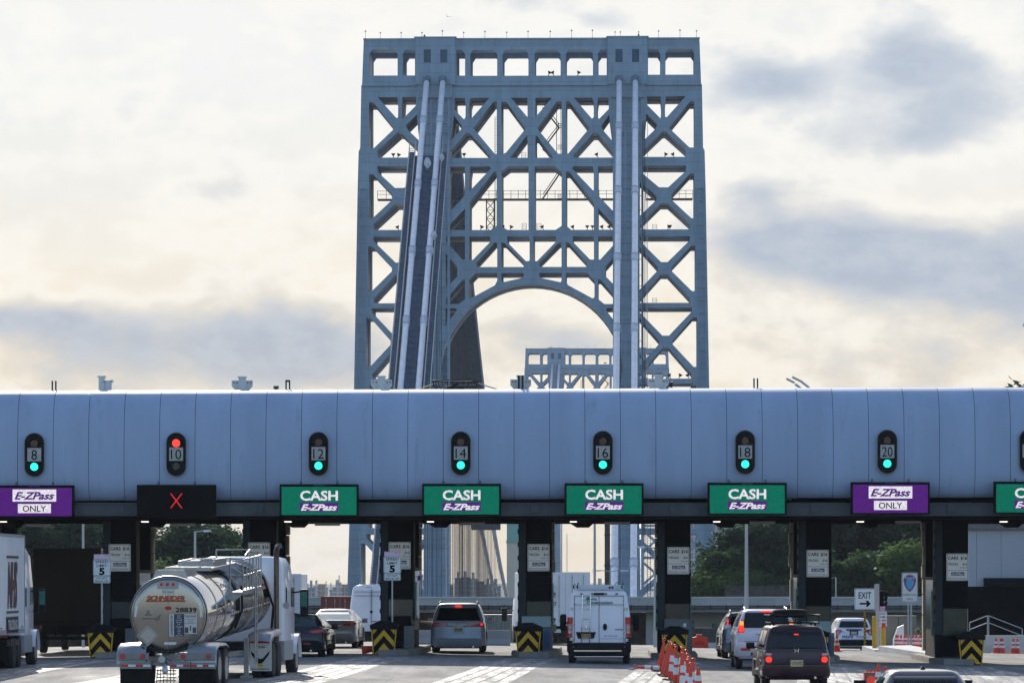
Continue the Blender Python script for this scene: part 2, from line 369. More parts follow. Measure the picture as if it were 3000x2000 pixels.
def make_tower(label):
    t = thing('bridge_tower', label, 'bridge tower', (0, 0, 0), AX, 'steel towers of the suspension bridge')
    for v0, v1, nm in ((0, 5.4, 'front_frame'), (7.6, 13.2, 'rear_frame')):
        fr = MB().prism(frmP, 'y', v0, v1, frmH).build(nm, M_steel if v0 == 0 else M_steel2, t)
    c = MB().prism(capP, 'y', -.25, 1.2, capH); c.prism(capP, 'y', 12.1, 13.5, capH)
    c.box(tu(-385), tu(385), 1.2, 12.1, tz(104), tz(90)); c.box(tu(-389), tu(389), 1.2, 12.1, tz(196), tz(177))
    for sx in (-1, 1): c.box(tu(375)*sx, tu(385)*sx, 1.2, 12.1, tz(177), tz(104))
    # mouldings
    c.box(tu(-391), tu(391), -.45, -.252, tz(197.2), tz(195.4)); c.box(tu(-386.5), tu(386.5), -.45, -.252, tz(91.5), tz(88))
    c.box(tu(-386), tu(386), -.33, -.252, tz(100.6), tz(99.6)); c.build('cap', M_steel, t)
    for sx in (-1, 1):
        h = MB().box(tu(sx*175), tu(sx*266), -.9, 1.0, tz(195), tz(86.5)); h.box(tu(sx*172), tu(sx*269), -1.05, 1.1, tz(88), tz(85.2))
        h.box(tu(sx*182), tu(sx*259), -.7, 0, tz(225), tz(195.4))
        ho = h.build('saddle_housing', M_steel, t)
        for q in (201, 239): MB().box(tu(sx*q-8), tu(sx*q+8), -.95, -.902, tz(145), tz(115)).build('louver_vent', M_net, ho)
        # column shafts joining the two frames
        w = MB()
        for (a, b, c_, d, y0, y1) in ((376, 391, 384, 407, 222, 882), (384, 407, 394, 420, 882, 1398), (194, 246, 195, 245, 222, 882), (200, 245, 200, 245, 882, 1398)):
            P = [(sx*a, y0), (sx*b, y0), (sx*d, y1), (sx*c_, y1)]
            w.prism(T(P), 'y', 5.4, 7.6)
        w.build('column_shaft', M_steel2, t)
        p = MB()   # raised flanges and diaphragm plates of the main column, then of the outer one
        for a, b in ((187, 193), (213.5, 217), (229, 232.5), (252, 257)): p.box(tu(sx*a), tu(sx*b), -.42, -.002, tz(1395), tz(226))
        for k in range(60):
            y = 232+k*(25 if k % 3 else 24.2)
            if y < 1390: p.box(tu(sx*193.1), tu(sx*251.9), -.3, -.003, tz(y+1.4), tz(y))
        for k in range(34):
            y = 432+k*28.6
            if y < 1390:
                e = edge_at(y); p.box(tu(sx*(e-18)), tu(sx*(e-7)), -.3, -.003, tz(y+1.5), tz(y))
        p.build('column_stiffener', M_steel, t)
        f = MB()
        for o1, o2 in ((5.5, 7), (18.5, 20)):
            f.prism(T([(sx*(edge_at(y)-o), y) for y, o in ((432, o1), (882, o1), (1395, o1), (1395, o2), (882, o2), (432, o2))]), 'y', -.36, -.003)
        f.build('column_flange', M_steel, t)
    # iron stairs, ladders and gallery inside the tower
    def ladder(name, dx, y0, y1, w=6, v=6.0, step=3.6):
        m = MB()
        for s in (-1, 1): m.box(tu(dx+s*w/2-.6), tu(dx+s*w/2+.6), v, v+.12, tz(y1), tz(y0))
        y = y0
        while y < y1: m.box(tu(dx-w/2), tu(dx+w/2), v, v+.1, tz(y+.8), tz(y)); y += step
        m.build(name, M_iron, t)
    ladder('ladder', -86, 250, 520, 8, 14, 5.4)
    ladder('ladder', 258, 280, 1230, 5, -1.2, 4.5)
    ladder('ladder', -162, 1090, 1395, 7, -1.2, 5.5); ladder('ladder', 270, 1180, 1395, 7, -1.2, 5.5)
    m = MB().box(tu(266), tu(267.2), -1.2, -1.0, tz(1250), tz(280)); m.box(tu(263), tu(264), -1.2, -1.0, tz(1250), tz(430)); m.build('riser_pipe', M_rail, t)
    st = MB(); zz = [225, 276, 328, 362]
    for i, (ya, yb) in enumerate(((228, 275), (275, 325), (325, 362), (384, 440))):
        xa, xb = (22, 60) if i % 2 else (60, 22)
        for off in (0, 9):
            a = Vector((tu(xa), 14.5, tz(yb-off))); b = Vector((tu(xb), 14.5, tz(ya-off))); st.tube(a, b, .14 if off == 0 else .07, n=5)
        for k in range(7):
            q = k/6; x = lerp(xa, xb, q); y = lerp(yb, ya, q); st.box(tu(x-1.5), tu(x+1.5), 14, 15.2, tz(y+.6), tz(y-.4))
        for off in (0, 4.5, 9): st.box(tu(56), tu(70), 14.2, 14.4, tz(yb+.8-off), tz(yb-.6-off))
    for x in (54, 64): st.box(tu(x-.7), tu(x+.7), 14.2, 14.4, tz(362), tz(225))
    st.build('staircase', M_iron, t)
    for (xa, xb, posts) in ((-365, -200, 8), (-190, 188, 22), (262, 372, 7)):
        g = MB().box(tu(xa), tu(xb), 14, 16.4, tz(443.5), tz(440.5))
        for yy_ in (422, 430): g.box(tu(xa), tu(xb), 13.9, 14.02, tz(yy_+.9), tz(yy_))
        for k in range(posts+1): x = lerp(xa, xb, k/posts); g.box(tu(x-.5), tu(x+.5), 13.9, 14.02, tz(441), tz(421.5))
        g.build('gallery', M_iron, t)
    mm = MB()
    for x in (-110, -92): mm.box(tu(x-1.2), tu(x+1.2), 14, 14.3, tz(528), tz(440))
    for k in range(4):
        ya = 447+k*20
        mm.tube((tu(-110), 14.1, tz(ya)), (tu(-92), 14.1, tz(ya+20)), .08, n=4); mm.tube((tu(-92), 14.2, tz(ya)), (tu(-110), 14.2, tz(ya+20)), .08, n=4)
        mm.box(tu(-111), tu(-91), 14, 14.2, tz(ya+1), tz(ya))
    mm.build('lattice_mast', M_iron, t)
    for x, y in ((-17, 520), (17, 520), (283, 523), (283, 692), (-18, 357)):
        m = MB()
        for s in (-5, 5): m.box(tu(x+s-.4), tu(x+s+.4), 1, 1.1, tz(y+7), tz(y-8))
        for k in range(4): m.box(tu(x-5), tu(x+5), 1, 1.1, tz(y-8+k*4+.7), tz(y-8+k*4))
        m.build('guard_rail', M_iron, t)
    fl = MB()     # one floodlight mesh, many copies
    fl.tube((0, 0, 0), (0, 0, .35), .05, n=6); fl.tube((0, -.15, .3), (0, -.2, .62), .12, .30, n=8)
    spots = [(-155, 362), (-58, 362), (-318, 362), (-309, 362), (60, 362), (153, 362), (305, 362), (328, 362), (-153, 528), (-118, 528), (-62, 528), (-50, 528), (28, 528), (75, 528), (98, 528), (128, 528), (140, 528), (165, 528), (182, 528), (-305, 528), (312, 528), (318, 528), (320, 869), (338, 869), (362, 869), (52, 174), (38, 174), (105, 174)]
    f0 = None
    for x, y in spots:
        o = fl.build('floodlight', M_iron, t) if f0 is None else f0.copy()
        if f0 is None: f0 = o
        else: COL.objects.link(o); o.parent = t
        o.location = (tu(x), .6, tz(y)); o.scale = (1.25, 1.25, 1.25)
        o.rotation_euler = (0, R(random.choice((-25, 0, 25))), 0)
    rod = MB().tube((0, 0, 0), (0, 0, 1.15), .035, n=5); rod.tube((0, 0, 0), (0, 0, .18), .16, .05, n=6); rod.tube((0, 0, 1.05), (0, 0, 1.3), .2, .02, n=8)
    r0 = None
    for x in (-382, -348, -300, -252, -205, -156, -107, -57, -8, 43, 92, 140, 192, 204, 246, 292, 341, 379):
        o = rod.build('lightning_rod', M_rail, t) if r0 is None else r0.copy()
        if r0 is None: r0 = o
        else: COL.objects.link(o); o.parent = t
        o.location = (tu(x), .4, tz(88.5)); o.scale = (1, 1, 1.05+.12*((x*7) % 3-1))
    for sx in (-246, 246):
        MB().tube((tu(sx), .3, tz(86)), (tu(sx), .3, tz(79)), .2, .13, n=10).build('beacon', M_red, t)
    return t
NG = 'steel towers of the suspension bridge'
tower = make_tower('huge blue-grey steel bridge tower with arch and X bracing, the nearer one')
tower.location = (WX(1557/K, TY), TY, 0)
axis = Vector((math.sin(-AX), math.cos(-AX), 0))
tower2 = dup(tower, loc=Vector(tower.location)+axis*1067, label='pale distant bridge tower seen through the arch of the nearer one')
# ---- main cables: each one a thing (cable > bands, ropes)
ZT = tz(176)
def span(v):
    if v < 0: return ZT+v*.648-.0006*v*v*.0
    q = (v-533.5)/533.5; return -12+(ZT+12)*q*q
BR = Matrix.Translation(tower.location) @ Matrix.Rotation(AX, 4, 'Z')
cabs = []
for u, nm in ((-17.5, 'outer cable of the left pair, running down beside the caged walkway'), (-14.8, 'inner cable of the left pair, above the dark work platform'), (14.7, 'bright grey inner cable of the right pair on the tower'), (17.4, 'bright grey outer cable of the right pair, next to the tall ladder')):
    t = thing('suspension_cable', nm[0].upper()+nm[1:] if 0 else 'thick bridge '+nm if nm.startswith(('outer', 'inner')) else 'thick '+nm, 'bridge cable', tower.location, AX, 'main cables of the suspension bridge')
    pts = [(u, v, span(v)) for v in (-158, -130, -110, -90, -70, -50, -30, -16, -1.0)]
    a = MB().path(pts, .47, 16); a.build('side_span', M_cable, t)
    pts = [(u, v, span(v)) for v in range(13, 1067, 25)]+[(u, 1066, ZT)]
    MB().path(pts, .47, 8).build('main_span', M_band, t)
    d = Vector((0, 1, .648)).normalized()
    for k in range(7):
        v = -15.5-k*18.5+(2 if u < 0 else 0); c = Vector((u, v, span(v)))
        b = MB().tube(c-d*1.0, c+d*1.0, .54, n=16)
        for q in (-1.0, 1.0): b.tube(c+d*q*.95-d*.09, c+d*q*.95+d*.09, .62, n=14)
        for j in range(5):
            for sx in (-1, 1): b.box(u+sx*.5-.06, u+sx*.5+.06, (c+d*(j-2)*.36).y-.1, (c+d*(j-2)*.36).y+.1, (c+d*(j-2)*.36).z-.1, (c+d*(j-2)*.36).z+.1)
        b.build('cable_band', M_band, t)
        if v > -60:
            r = MB()
            for o in (-.3, .3):
                r.tube((u+o, v-.4, -7), (u+o, v-.4, span(v)), .035, n=4, cap=False); r.tube((u+o, v+.4, -7), (u+o, v+.4, span(v)), .035, n=4, cap=False)
            r.build('suspender_rope', M_iron, t)
    for k in range(1, 54):
        v = 13+k*9.25
        r = MB()
        for o in (-.42, .42):
            for w in (-.3, .3): r.tube((u+o, v+w, -7), (u+o, v+w, span(v)), .035, n=4, cap=False)
        r.build('suspender_rope', M_iron, t)
    # collar where the cable enters the housing
    MB().tube((u, -1.9, span(-1.9)+.1), (u, -.9, span(-.9)+.1), .62, .7, n=16).build('cable_collar', M_steel2, t)
# ---- work platforms along the left pair of cables
t = thing('work_platform', 'dark netted work platform with stairs climbing beside the left pair of cables', 'work platform', tower.location, AX)
def wp(u, v, dz): return Vector((u, v, span(v)+dz))
A, B = -22.0, -158.0
MB().quad(wp(-18.6, A, -.9), wp(-13.7, A, -.9), wp(-13.7, B, -.9), wp(-18.6, B, -.9), .1).build('platform_deck', M_net, t)
for ua, ub in ((-19.3, -18.35), (-13.95, -13.0)):
    s = MB(); n = 230
    for i in range(n):
        v = lerp(A, B, i/n); c = wp((ua+ub)/2, v, .25); s.box(ua, ub, c.y-.16, c.y+.16, c.z-.02, c.z+.05)
    s.build('stair_tread', M_steel2, t)
    s = MB(); s.quad(wp(ua, A, -.3), wp(ub, A, -.3), wp(ub, B, -.3), wp(ua, B, -.3), .06); s.build('stair_floor', M_net, t)
    s = MB()
    for u in (ua, ub):
        for h in (.35, 1.4): s.tube(wp(u, A, h), wp(u, B, h), .05, n=5)
        for i in range(47): v = lerp(A, B, i/46); s.tube(wp(u, v, .2), wp(u, v, 1.4), .03, n=4)
    s.build('handrail', M_rail, t)
s = MB(); s.quad(wp(-16.2, A, -.75), wp(-16.1, A, -.75), wp(-16.1, B, -.75), wp(-16.2, B, -.75), .06)
for i in range(90):
    v = lerp(A-2, B, i/90)
    if i % 5: s.box(-17+.1*(i % 4), -15.4-.2*(i % 3), v-.05, v+.05, span(v)-.8, span(v)-.7)
s.build('cross_bar', M_net, t)
M_bag = mat('white_sheet', (.62, .66, .72), .8, 0, .2, 3)
for (u, v, w) in ((-16.1, -28, 1.1), (-13.9, -26, .8), (-14.2, -48, .9), (-14.3, -52, .7)):
    c = wp(u, v, .3); b = MB(); rings = []
    for k in range(6):
        z = k/5*1.6*w; rr = w*.5*math.sin(math.pi*(.15+.8*(1-k/5)))
        rings.append([(c.x+rr*math.cos(2*math.pi*j/9)*(1+.2*math.sin(j*3+k)), c.y-.3+rr*.6*math.sin(2*math.pi*j/9), c.z+z) for j in range(9)])
    b.loft(rings); b.build('white_tarpaulin', M_bag, t)
t = thing('cable_enclosure', 'long dark netted enclosure hanging along the left cables beyond the tower', 'work platform', tower.location, AX)
vs = list(range(14, 262, 8))
for ua, ub, nm in ((-19.4, -13.0, 'enclosure_floor'),):
    m = MB()
    m.loft([[wp(ua, v, -1.9), wp(ub, v, -1.9), wp(ub, v, -1.7), wp(ua, v, -1.7)] for v in vs], smooth=False); m.build('enclosure_floor', M_net, t)
for u in (-19.4, -13.0):
    m = MB(); m.loft([[wp(u-.04, v, -1.69), wp(u+.04, v, -1.69), wp(u+.04, v, 1.6), wp(u-.04, v, 1.6)] for v in vs], smooth=False); m.build('enclosure_net', M_net, t)
M_deck = mat('deck_steel', (.14, .17, .2), .7, 0, .1, .1)
o = MB().box(-20, 20, -150, 1220, -9, -7); o.box(-20.5, -20, -150, 1220, -9, -5.8); o.box(20, 20.5, -150, 1220, -9, -5.8)
o = o.build('bridge_deck', M_deck); o.matrix_world = BR; tag(o, 'long steel deck of the suspension bridge behind the overpass', 'bridge deck')
# ============================================================ GROUND, ROAD, MARKINGS
def terrain(x, y):
    if y <= 330: return G(x, y)-(.02)
    b = G(x, 330)-.02
    if y <= 600: z = lerp(b, -7.5, (y-330)/270)
    elif y <= 760: z = lerp(-7.5, -92, sm(600, 760, y))
    elif y <= 1750: z = -92
    elif y <= 2050: z = lerp(-92, -38, sm(1750, 2050, y))
    else: z = -38+30*sm(4500, 7900, y)+5*math.sin(x/700.0)*math.sin(y/900.0)
    if 380 < y < 640: z += 13*sm(14, 62, x)*sm(398, 452, y)*(1-sm(540, 640, y)) + 6*sm(-34, -60, x)*sm(398, 452, y)*(1-sm(540, 640, y))
    return z
def sheet(name, xs, ys, fn, m, th=0):
    me = MB(); n = len(ys)
    vs = [(x, y, fn(x, y)) for x in xs for y in ys]
    me.add(vs, [(i*n+j, (i+1)*n+j, (i+1)*n+j+1, i*n+j+1) for i in range(len(xs)-1) for j in range(n-1)], True)
    return me.build(name, m)
M_earth = mat('earth', (.03, .04, .025), .95, 0, .3, .02)
xs = [-8000, -4500, -3000, -2200, -1700, -1200, -500, -200, -120, -90]+list(range(-75, 76, 5))+[90, 120, 200, 500, 1200, 1700, 2200, 3000, 4500, 8000]
ys = [-60, 0, 40, 60]+list(range(70, 341, 6))+[360, 380, 398, 410, 420, 430, 440, 452, 470, 500, 540, 570, 600, 620, 640, 670, 700, 730, 760, 1000, 1400, 1750, 1850, 1950, 2050, 2500, 3500, 4500, 5500, 6500, 7200, 7900]
struct(sheet('ground', xs, ys, terrain, M_earth))
M_water = mat('river_water', (.05, .07, .08), .15, 0, .05, .01, bump=.2, bscale=.5)
o = MB().add([(-7900, 740, -90), (7900, 740, -90), (7900, 1800, -90), (-7900, 1800, -90)], [(0, 1, 2, 3)]).build('water', M_water); struct(o)

# worn concrete asphalt: coarse patches, tyre polish along the lanes, cracks, oil drips
ma = bpy.data.materials.new('road_asphalt'); ma.use_nodes = True; nt = ma.node_tree; bs = nt.nodes['Principled BSDF']
L = nt.links.new
def N(t, **k):
    n = nt.nodes.new(t)
    for a, b in k.items(): setattr(n, a, b)
    return n
tcn = N('ShaderNodeTexCoord')
def nz(scale, detail, rough=.6, st=(1, 1, 1)):
    mp = N('ShaderNodeMapping'); mp.inputs['Scale'].default_value = st; L(tcn.outputs['Object'], mp.inputs[0])
    n = N('ShaderNodeTexNoise'); L(mp.outputs[0], n.inputs['Vector']); n.inputs['Scale'].default_value = scale; n.inputs['Detail'].default_value = detail; n.inputs['Roughness'].default_value = rough
    return n.outputs[0]
def mr(v, a, b, c, d):
    r = N('ShaderNodeMapRange'); L(v, r.inputs[0]); r.inputs[1].default_value = a; r.inputs[2].default_value = b; r.inputs[3].default_value = c; r.inputs[4].default_value = d
    return r.outputs[0]
def mulc(a, f):
    m = N('ShaderNodeMix', data_type='RGBA', blend_type='MULTIPLY'); m.inputs[0].default_value = 1
    if isinstance(a, tuple): m.inputs[6].default_value = (*a, 1)
    else: L(a, m.inputs[6])
    L(f, m.inputs[7]); return m.outputs[2]
c = mulc((.215, .215, .217), mr(nz(.35, 5, .6, (1, .25, 1)), .3, .7, .72, 1.22))
c = mulc(c, mr(nz(3.0, 8, .7, (1, .08, 1)), .25, .75, .8, 1.18))
c = mulc(c, mr(nz(1.4, 5, .6, (1, .012, 1)), .3, .7, .80, 1.12))
c = mulc(c, mr(nz(22, 3, .7), .3, .7, .75, 1.25))
vo = N('ShaderNodeTexVoronoi', feature='DISTANCE_TO_EDGE'); mp = N('ShaderNodeMapping'); mp.inputs['Scale'].default_value = (.30, .09, 1)
nn = nz(1.2, 4); add = N('ShaderNodeVectorMath', operation='ADD'); L(tcn.outputs['Object'], add.inputs[0]); L(nn, add.inputs[1]); L(add.outputs[0], mp.inputs[0]); L(mp.outputs[0], vo.inputs['Vector']); vo.inputs['Scale'].default_value = 1.0
c = mulc(c, mr(vo.outputs[0], 0.0, .012, .45, 1.0))
L(c, bs.inputs['Base Color']); L(mr(nz(.8, 5, .6, (1, .2, 1)), .3, .7, .72, .90), bs.inputs['Roughness'])
bp = N('ShaderNodeBump'); bp.inputs['Strength'].default_value = .55; bp.inputs['Distance'].default_value = .02; L(nz(30, 4), bp.inputs['Height']); L(bp.outputs[0], bs.inputs['Normal']); bs.inputs['Specular IOR Level'].default_value = .10
xs = [x*.75 for x in range(-64, 65)]; ys = [70+2.0*i for i in range(106)]
struct(sheet('road', xs, ys, lambda x, y: G(x, y)+.004, ma))

# worn white paint
def worn(name, colr, lo, hi, sc_=2.2):
    m = mat(name, colr, .6, 0, .12, 3); t = m.node_tree; b = t.nodes['Principled BSDF']
    m.blend_method = 'BLEND' if hasattr(m, 'blend_method') else None
    tc_ = t.nodes.new('ShaderNodeTexCoord'); mp_ = t.nodes.new('ShaderNodeMapping'); mp_.inputs['Scale'].default_value = (1, .12, 1); t.links.new(tc_.outputs['Object'], mp_.inputs[0])
    n = t.nodes.new('ShaderNodeTexNoise'); t.links.new(mp_.outputs[0], n.inputs['Vector']); n.inputs['Scale'].default_value = sc_; n.inputs['Detail'].default_value = 9; n.inputs['Roughness'].default_value = .75
    r = t.nodes.new('ShaderNodeMapRange'); t.links.new(n.outputs[0], r.inputs[0]); r.inputs[1].default_value = lo; r.inputs[2].default_value = hi
    t.links.new(r.outputs[0], b.inputs['Alpha']); return m
M_paint = worn('white_road_paint', (.48, .48, .475), .34, .64)
M_paint2 = worn('worn_road_paint', (.42, .42, .415), .34, .66)
def on_road(px, py):
    """world point on the road surface seen at a frame position (3000 px frame)"""
    Y = 140.0
    for _ in range(30):
        X = (px-1500)*Y/F; Y = (CAMH-G(X, Y))*F/(py-HZ)
    return (px-1500)*Y/F, Y
def road_strip(mb, x0, y0, w0, x1, y1, w1, n=24, lift=.009):
    for i in range(n):
        a, b = i/n, (i+1)/n; q = []
        for t in (a, b):
            x = lerp(x0, x1, t); y = lerp(y0, y1, t); w = lerp(w0, w1, t); q.append((x, y, w))
        (xa, ya, wa), (xb, yb, wb) = q
        mb.add([(xa-wa/2, ya, G(xa-wa/2, ya)+lift), (xa+wa/2, ya, G(xa+wa/2, ya)+lift), (xb+wb/2, yb, G(xb+wb/2, yb)+lift), (xb-wb/2, yb, G(xb-wb/2, yb)+lift)], [(0, 1, 2, 3)])
LV = math.tan(R(1.2))      # lanes head slightly to the right of straight ahead
def lane_x(x, y, y0=163.0): return x+(y-y0)*LV
booth_q = [-45, 275, 596, 912, 1229, 1548, 1872, 2186, 2500]
BY = 163.0
mk = MB(); mk2 = MB()
for q in booth_q:
    X = WX(q, BY)
    # striped gore in front of each island
    for k, off in enumerate((-.74, -.38, -.02, .34, .70)):
        y1 = 156.4; y0 = 112
        road_strip(mk2 if k % 2 else mk, lane_x(X, y0)-1.6+off*1.25, y0, .34, lane_x(X, y1)+off*.9, y1, .30)
    road_strip(mk2, lane_x(X, 156), 155.2, 1.9, lane_x(X, 157.5), 157.4, 1.5, 4, .0065)
struct(mk.build('road_marking', M_paint)); struct(mk2.build('road_marking', M_paint2))
def px_strip(mb, pts, w0, w1):
    P = [on_road(*p) for p in pts]
    for (a, b) in zip(P, P[1:]): road_strip(mb, a[0], a[1], w0, b[0], b[1], w1, 10, .0105)
mk = MB()
px_strip(mk, [(2495, 1952), (2530, 1970), (2570, 2000), (2600, 2030)], .42, .42)
px_strip(mk, [(2420, 1976), (2520, 2012), (2620, 2050)], .3, .3)
px_strip(mk, [(2790, 1962), (2880, 1980), (3040, 2020)], .4, .4)
px_strip(mk, [(2920, 1962), (3040, 1990)], .4, .4)
px_strip(mk, [(2480, 1908), (2600, 1913), (2680, 1920)], .3, .3)
px_strip(mk, [(2890, 1920), (3020, 1926)], .3, .3)
px_strip(mk, [(2880, 1944), (3020, 1950)], .15, .15)
struct(mk.build('road_marking', M_paint))
mk = MB()
px_strip(mk, [(30, 1975), (75, 1965), (150, 1950), (330, 1935)], .35, .3)
px_strip(mk, [(190, 1985), (320, 1978)], .12, .12)
struct(mk.build('road_marking', M_paint2))

# ============================================================ TOLL CANOPY
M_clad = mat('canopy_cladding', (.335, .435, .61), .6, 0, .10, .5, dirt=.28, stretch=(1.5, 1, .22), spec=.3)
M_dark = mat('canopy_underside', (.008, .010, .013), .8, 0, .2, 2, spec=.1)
M_beam = mat('grimy_beam', (.075, .09, .10), .65, .2, .22, 1.2, dirt=.5)
CY = 160.0
def cslope(x): return .0037*x
t = thing('toll_canopy', 'long pale blue rounded metal canopy spanning all the toll lanes', 'canopy', (0, CY, 0))
prof = []
zb, zt = WZ(1152.5, CY), WZ(888.2, CY)
prof = [(1.25, zb), (.72, zb+.03), (.42, zb+.12), (.2, zb+.30), (.07, zb+.55), (.0, zb+.9), (-.02, zb+1.5), (.02, zb+2.2), (.09, zb+2.75), (.2, zb+3.1), (.38, zb+3.42), (.65, zb+3.68), (1.0, zb+3.84), (1.5, zt-.015), (3.2, zt)]
seams = [40.5+81.45*k for k in range(-9, 39)]
m = MB(); rr = random.Random(3)
for a, b in zip(seams, seams[1:]):
    x0, x1 = WX(a, CY)+.0075, WX(b, CY)-.0075; e0 = rr.uniform(-.006, .006); e1 = rr.uniform(-.006, .006); dz = rr.uniform(-.004, .004)
    m.loft([[(x, y+e, z+cslope(x)+dz) for (y, z) in prof] for x, e in ((x0, e0), ((x0+x1)/2, (e0+e1)/2-.004), (x1, e1))], closed=False, cap=False)
m.build('cladding', M_clad, t)
xl, xr = WX(seams[0], CY), WX(seams[-1], CY)
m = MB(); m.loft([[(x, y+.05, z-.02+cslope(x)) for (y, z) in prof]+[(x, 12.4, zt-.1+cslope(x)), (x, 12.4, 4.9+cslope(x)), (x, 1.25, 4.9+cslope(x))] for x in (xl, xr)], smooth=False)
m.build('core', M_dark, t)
m = MB()
m.box(xl, xr, .34, .5, WZ(1182, CY), zb-.05); m.box(xl, xr, .28, .62, zb-.05, zb-.012); m.box(xl, xr, .28, .62, WZ(1184, CY), WZ(1182, CY))
for q in booth_q: x = WX(q, CY); m.box(x-.12, x+.12, .22, .279, zb-.35, zb-.07); m.box(x-.3, x+.3, .25, .339, WZ(1182, CY)-.02, WZ(1180, CY))
m.build('fascia_beam', M_beam, t)
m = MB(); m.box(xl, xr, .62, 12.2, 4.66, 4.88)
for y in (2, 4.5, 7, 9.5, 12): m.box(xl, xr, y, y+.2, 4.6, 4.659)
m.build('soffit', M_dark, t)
M_hook = mat('eye_bolt_steel', (.05, .05, .06), .5, .5)
# ---- lane signals and message signs
M_sig = mat('signal_black', (.006, .009, .010), .55, 0, .2, 4, spec=.12)
M_rim = mat('signal_rim', (.20, .23, .26), .4, .6, .1, 4)
M_numbg = mat('number_glass', (.36, .38, .38), .35, 0, .18, 6, dirt=.5)
M_black = mat('sign_black', (.006, .006, .008), .6, 0, .1, spec=.1)
M_greenlit = mat('green_lamp', (.0, .5, .35), .3, emit=(.02, .78, .50), estr=1.15)
M_redlit = mat('red_lamp', (.6, .02, .01), .3, emit=(.95, .035, .02), estr=1.15)
M_redoff = mat('unlit_red_lens', (.07, .012, .010), .25, 0, .2, 12)
M_grnoff = mat('unlit_green_lens', (.01, .035, .022), .25, 0, .2, 12)
def emitter(name, col, s, dots=True):
    m = bpy.data.materials.new(name); m.use_nodes = True; t_ = m.node_tree; b = t_.nodes['Principled BSDF']
    b.inputs['Base Color'].default_value = (.01, .01, .01, 1); b.inputs['Roughness'].default_value = .7; b.inputs['Specular IOR Level'].default_value = .05; b.inputs['Emission Color'].default_value = (*col, 1)
    tc_ = t_.nodes.new('ShaderNodeTexCoord'); n = t_.nodes.new('ShaderNodeTexNoise'); n.inputs['Scale'].default_value = 26; n.inputs['Detail'].default_value = 2; t_.links.new(tc_.outputs['Object'], n.inputs['Vector'])
    r = t_.nodes.new('ShaderNodeMapRange'); t_.links.new(n.outputs[0], r.inputs[0]); r.inputs[1].default_value = .3; r.inputs[2].default_value = .7; r.inputs[3].default_value = s*.78; r.inputs[4].default_value = s*1.22
    t_.links.new(r.outputs[0], b.inputs['Emission Strength']); return m
E_green = emitter('led_green', (.0, .150, .095), .55)
E_purple = emitter('led_purple', (.085, .012, .20), .52)
E_white = emitter('led_white', (.80, .78, .86), .56)
E_red = emitter('led_red', (.80, .03, .03), .55)
E_off = mat('led_off', (.006, .006, .007), .7, 0, .2, 9, spec=.08)
def ring_oval(w, h, n=14):
    r = w/2; p = []
    for i in range(n+1): a = math.pi*i/n; p.append((r*math.cos(a), h/2-r+r*math.sin(a)))
    for i in range(n+1): a = math.pi+math.pi*i/n; p.append((r*math.cos(a), -(h/2-r)+r*math.sin(a)))
    return p
lanes = [(80, 8, 'g'), (405.5, 10, 'r'), (732, 12, 'g'), (1058.5, 14, 'g'), (1384.5, 16, 'g'), (1711, 18, 'g'), (2037, 20, 'g'), (2363, 22, 'g'), (-247, 6, 'g')]
for i, (q, num, st) in enumerate(lanes):
    x = WX(q, CY); z = WZ(1040.5, CY)+cslope(x)
    if not -200 < q < 2400: continue
    s = thing('lane_signal', f'oval black lane signal numbered {num} with its {"green" if st == "g" else "red"} light lit on the canopy', 'lane signal', (x, CY-.06, z), 0, 'lane signals on the canopy')
    MB().prism(ring_oval(.70, 1.52), 'y', -.10, .10).build('rim', M_rim, s)
    MB().prism(ring_oval(.655, 1.475), 'y', -.13, -.101).build('backplate', M_sig, s)
    MB().box(-.235, .235, -.15, -.131, -.215, .235).build('number_panel', M_numbg, s)
    mb = MB(); text_mb(mb, str(num), 0, .01, -.156, .35, .36 if num > 9 else .19); mb.build('lane_number', M_black, s)
    for zz_, lit, off, nm in ((.385, M_redlit if st == 'r' else M_redoff, 0, 'red_lens'), (-.40, M_greenlit if st == 'g' else M_grnoff, 0, 'green_lens')):
        l = MB().tube((0, -.131, zz_), (0, -.16, zz_), .138, .125, n=22); l.build(nm, lit, s)
        r_ = MB(); 
        for k in range(14):
            a = k/13*math.pi; r_.box(.142*math.cos(a)-.012, .142*math.cos(a)+.012, -.19, -.131, zz_+.142*math.sin(a)-.012, zz_+.142*math.sin(a)+.012)
        r_.build('visor', M_sig, s)
def ezpass(mb, cx, cz, y, h, w):
    return text_mb(mb, 'E-ZPass', cx, cz, y, h, w, shear=.35, bold=.035)
kinds = {8: 'only', 10: 'x', 12: 'cash', 14: 'cash', 16: 'cash', 18: 'cash', 20: 'only', 22: 'cash'}
sq = {8: 82, 10: 407, 12: 734, 14: 1060.5, 16: 1387, 18: 1715, 20: 2043, 22: 2371}
desc = {'only': 'purple message sign reading ONLY', 'x': 'dark message sign showing a red X', 'cash': 'green message sign reading CASH'}
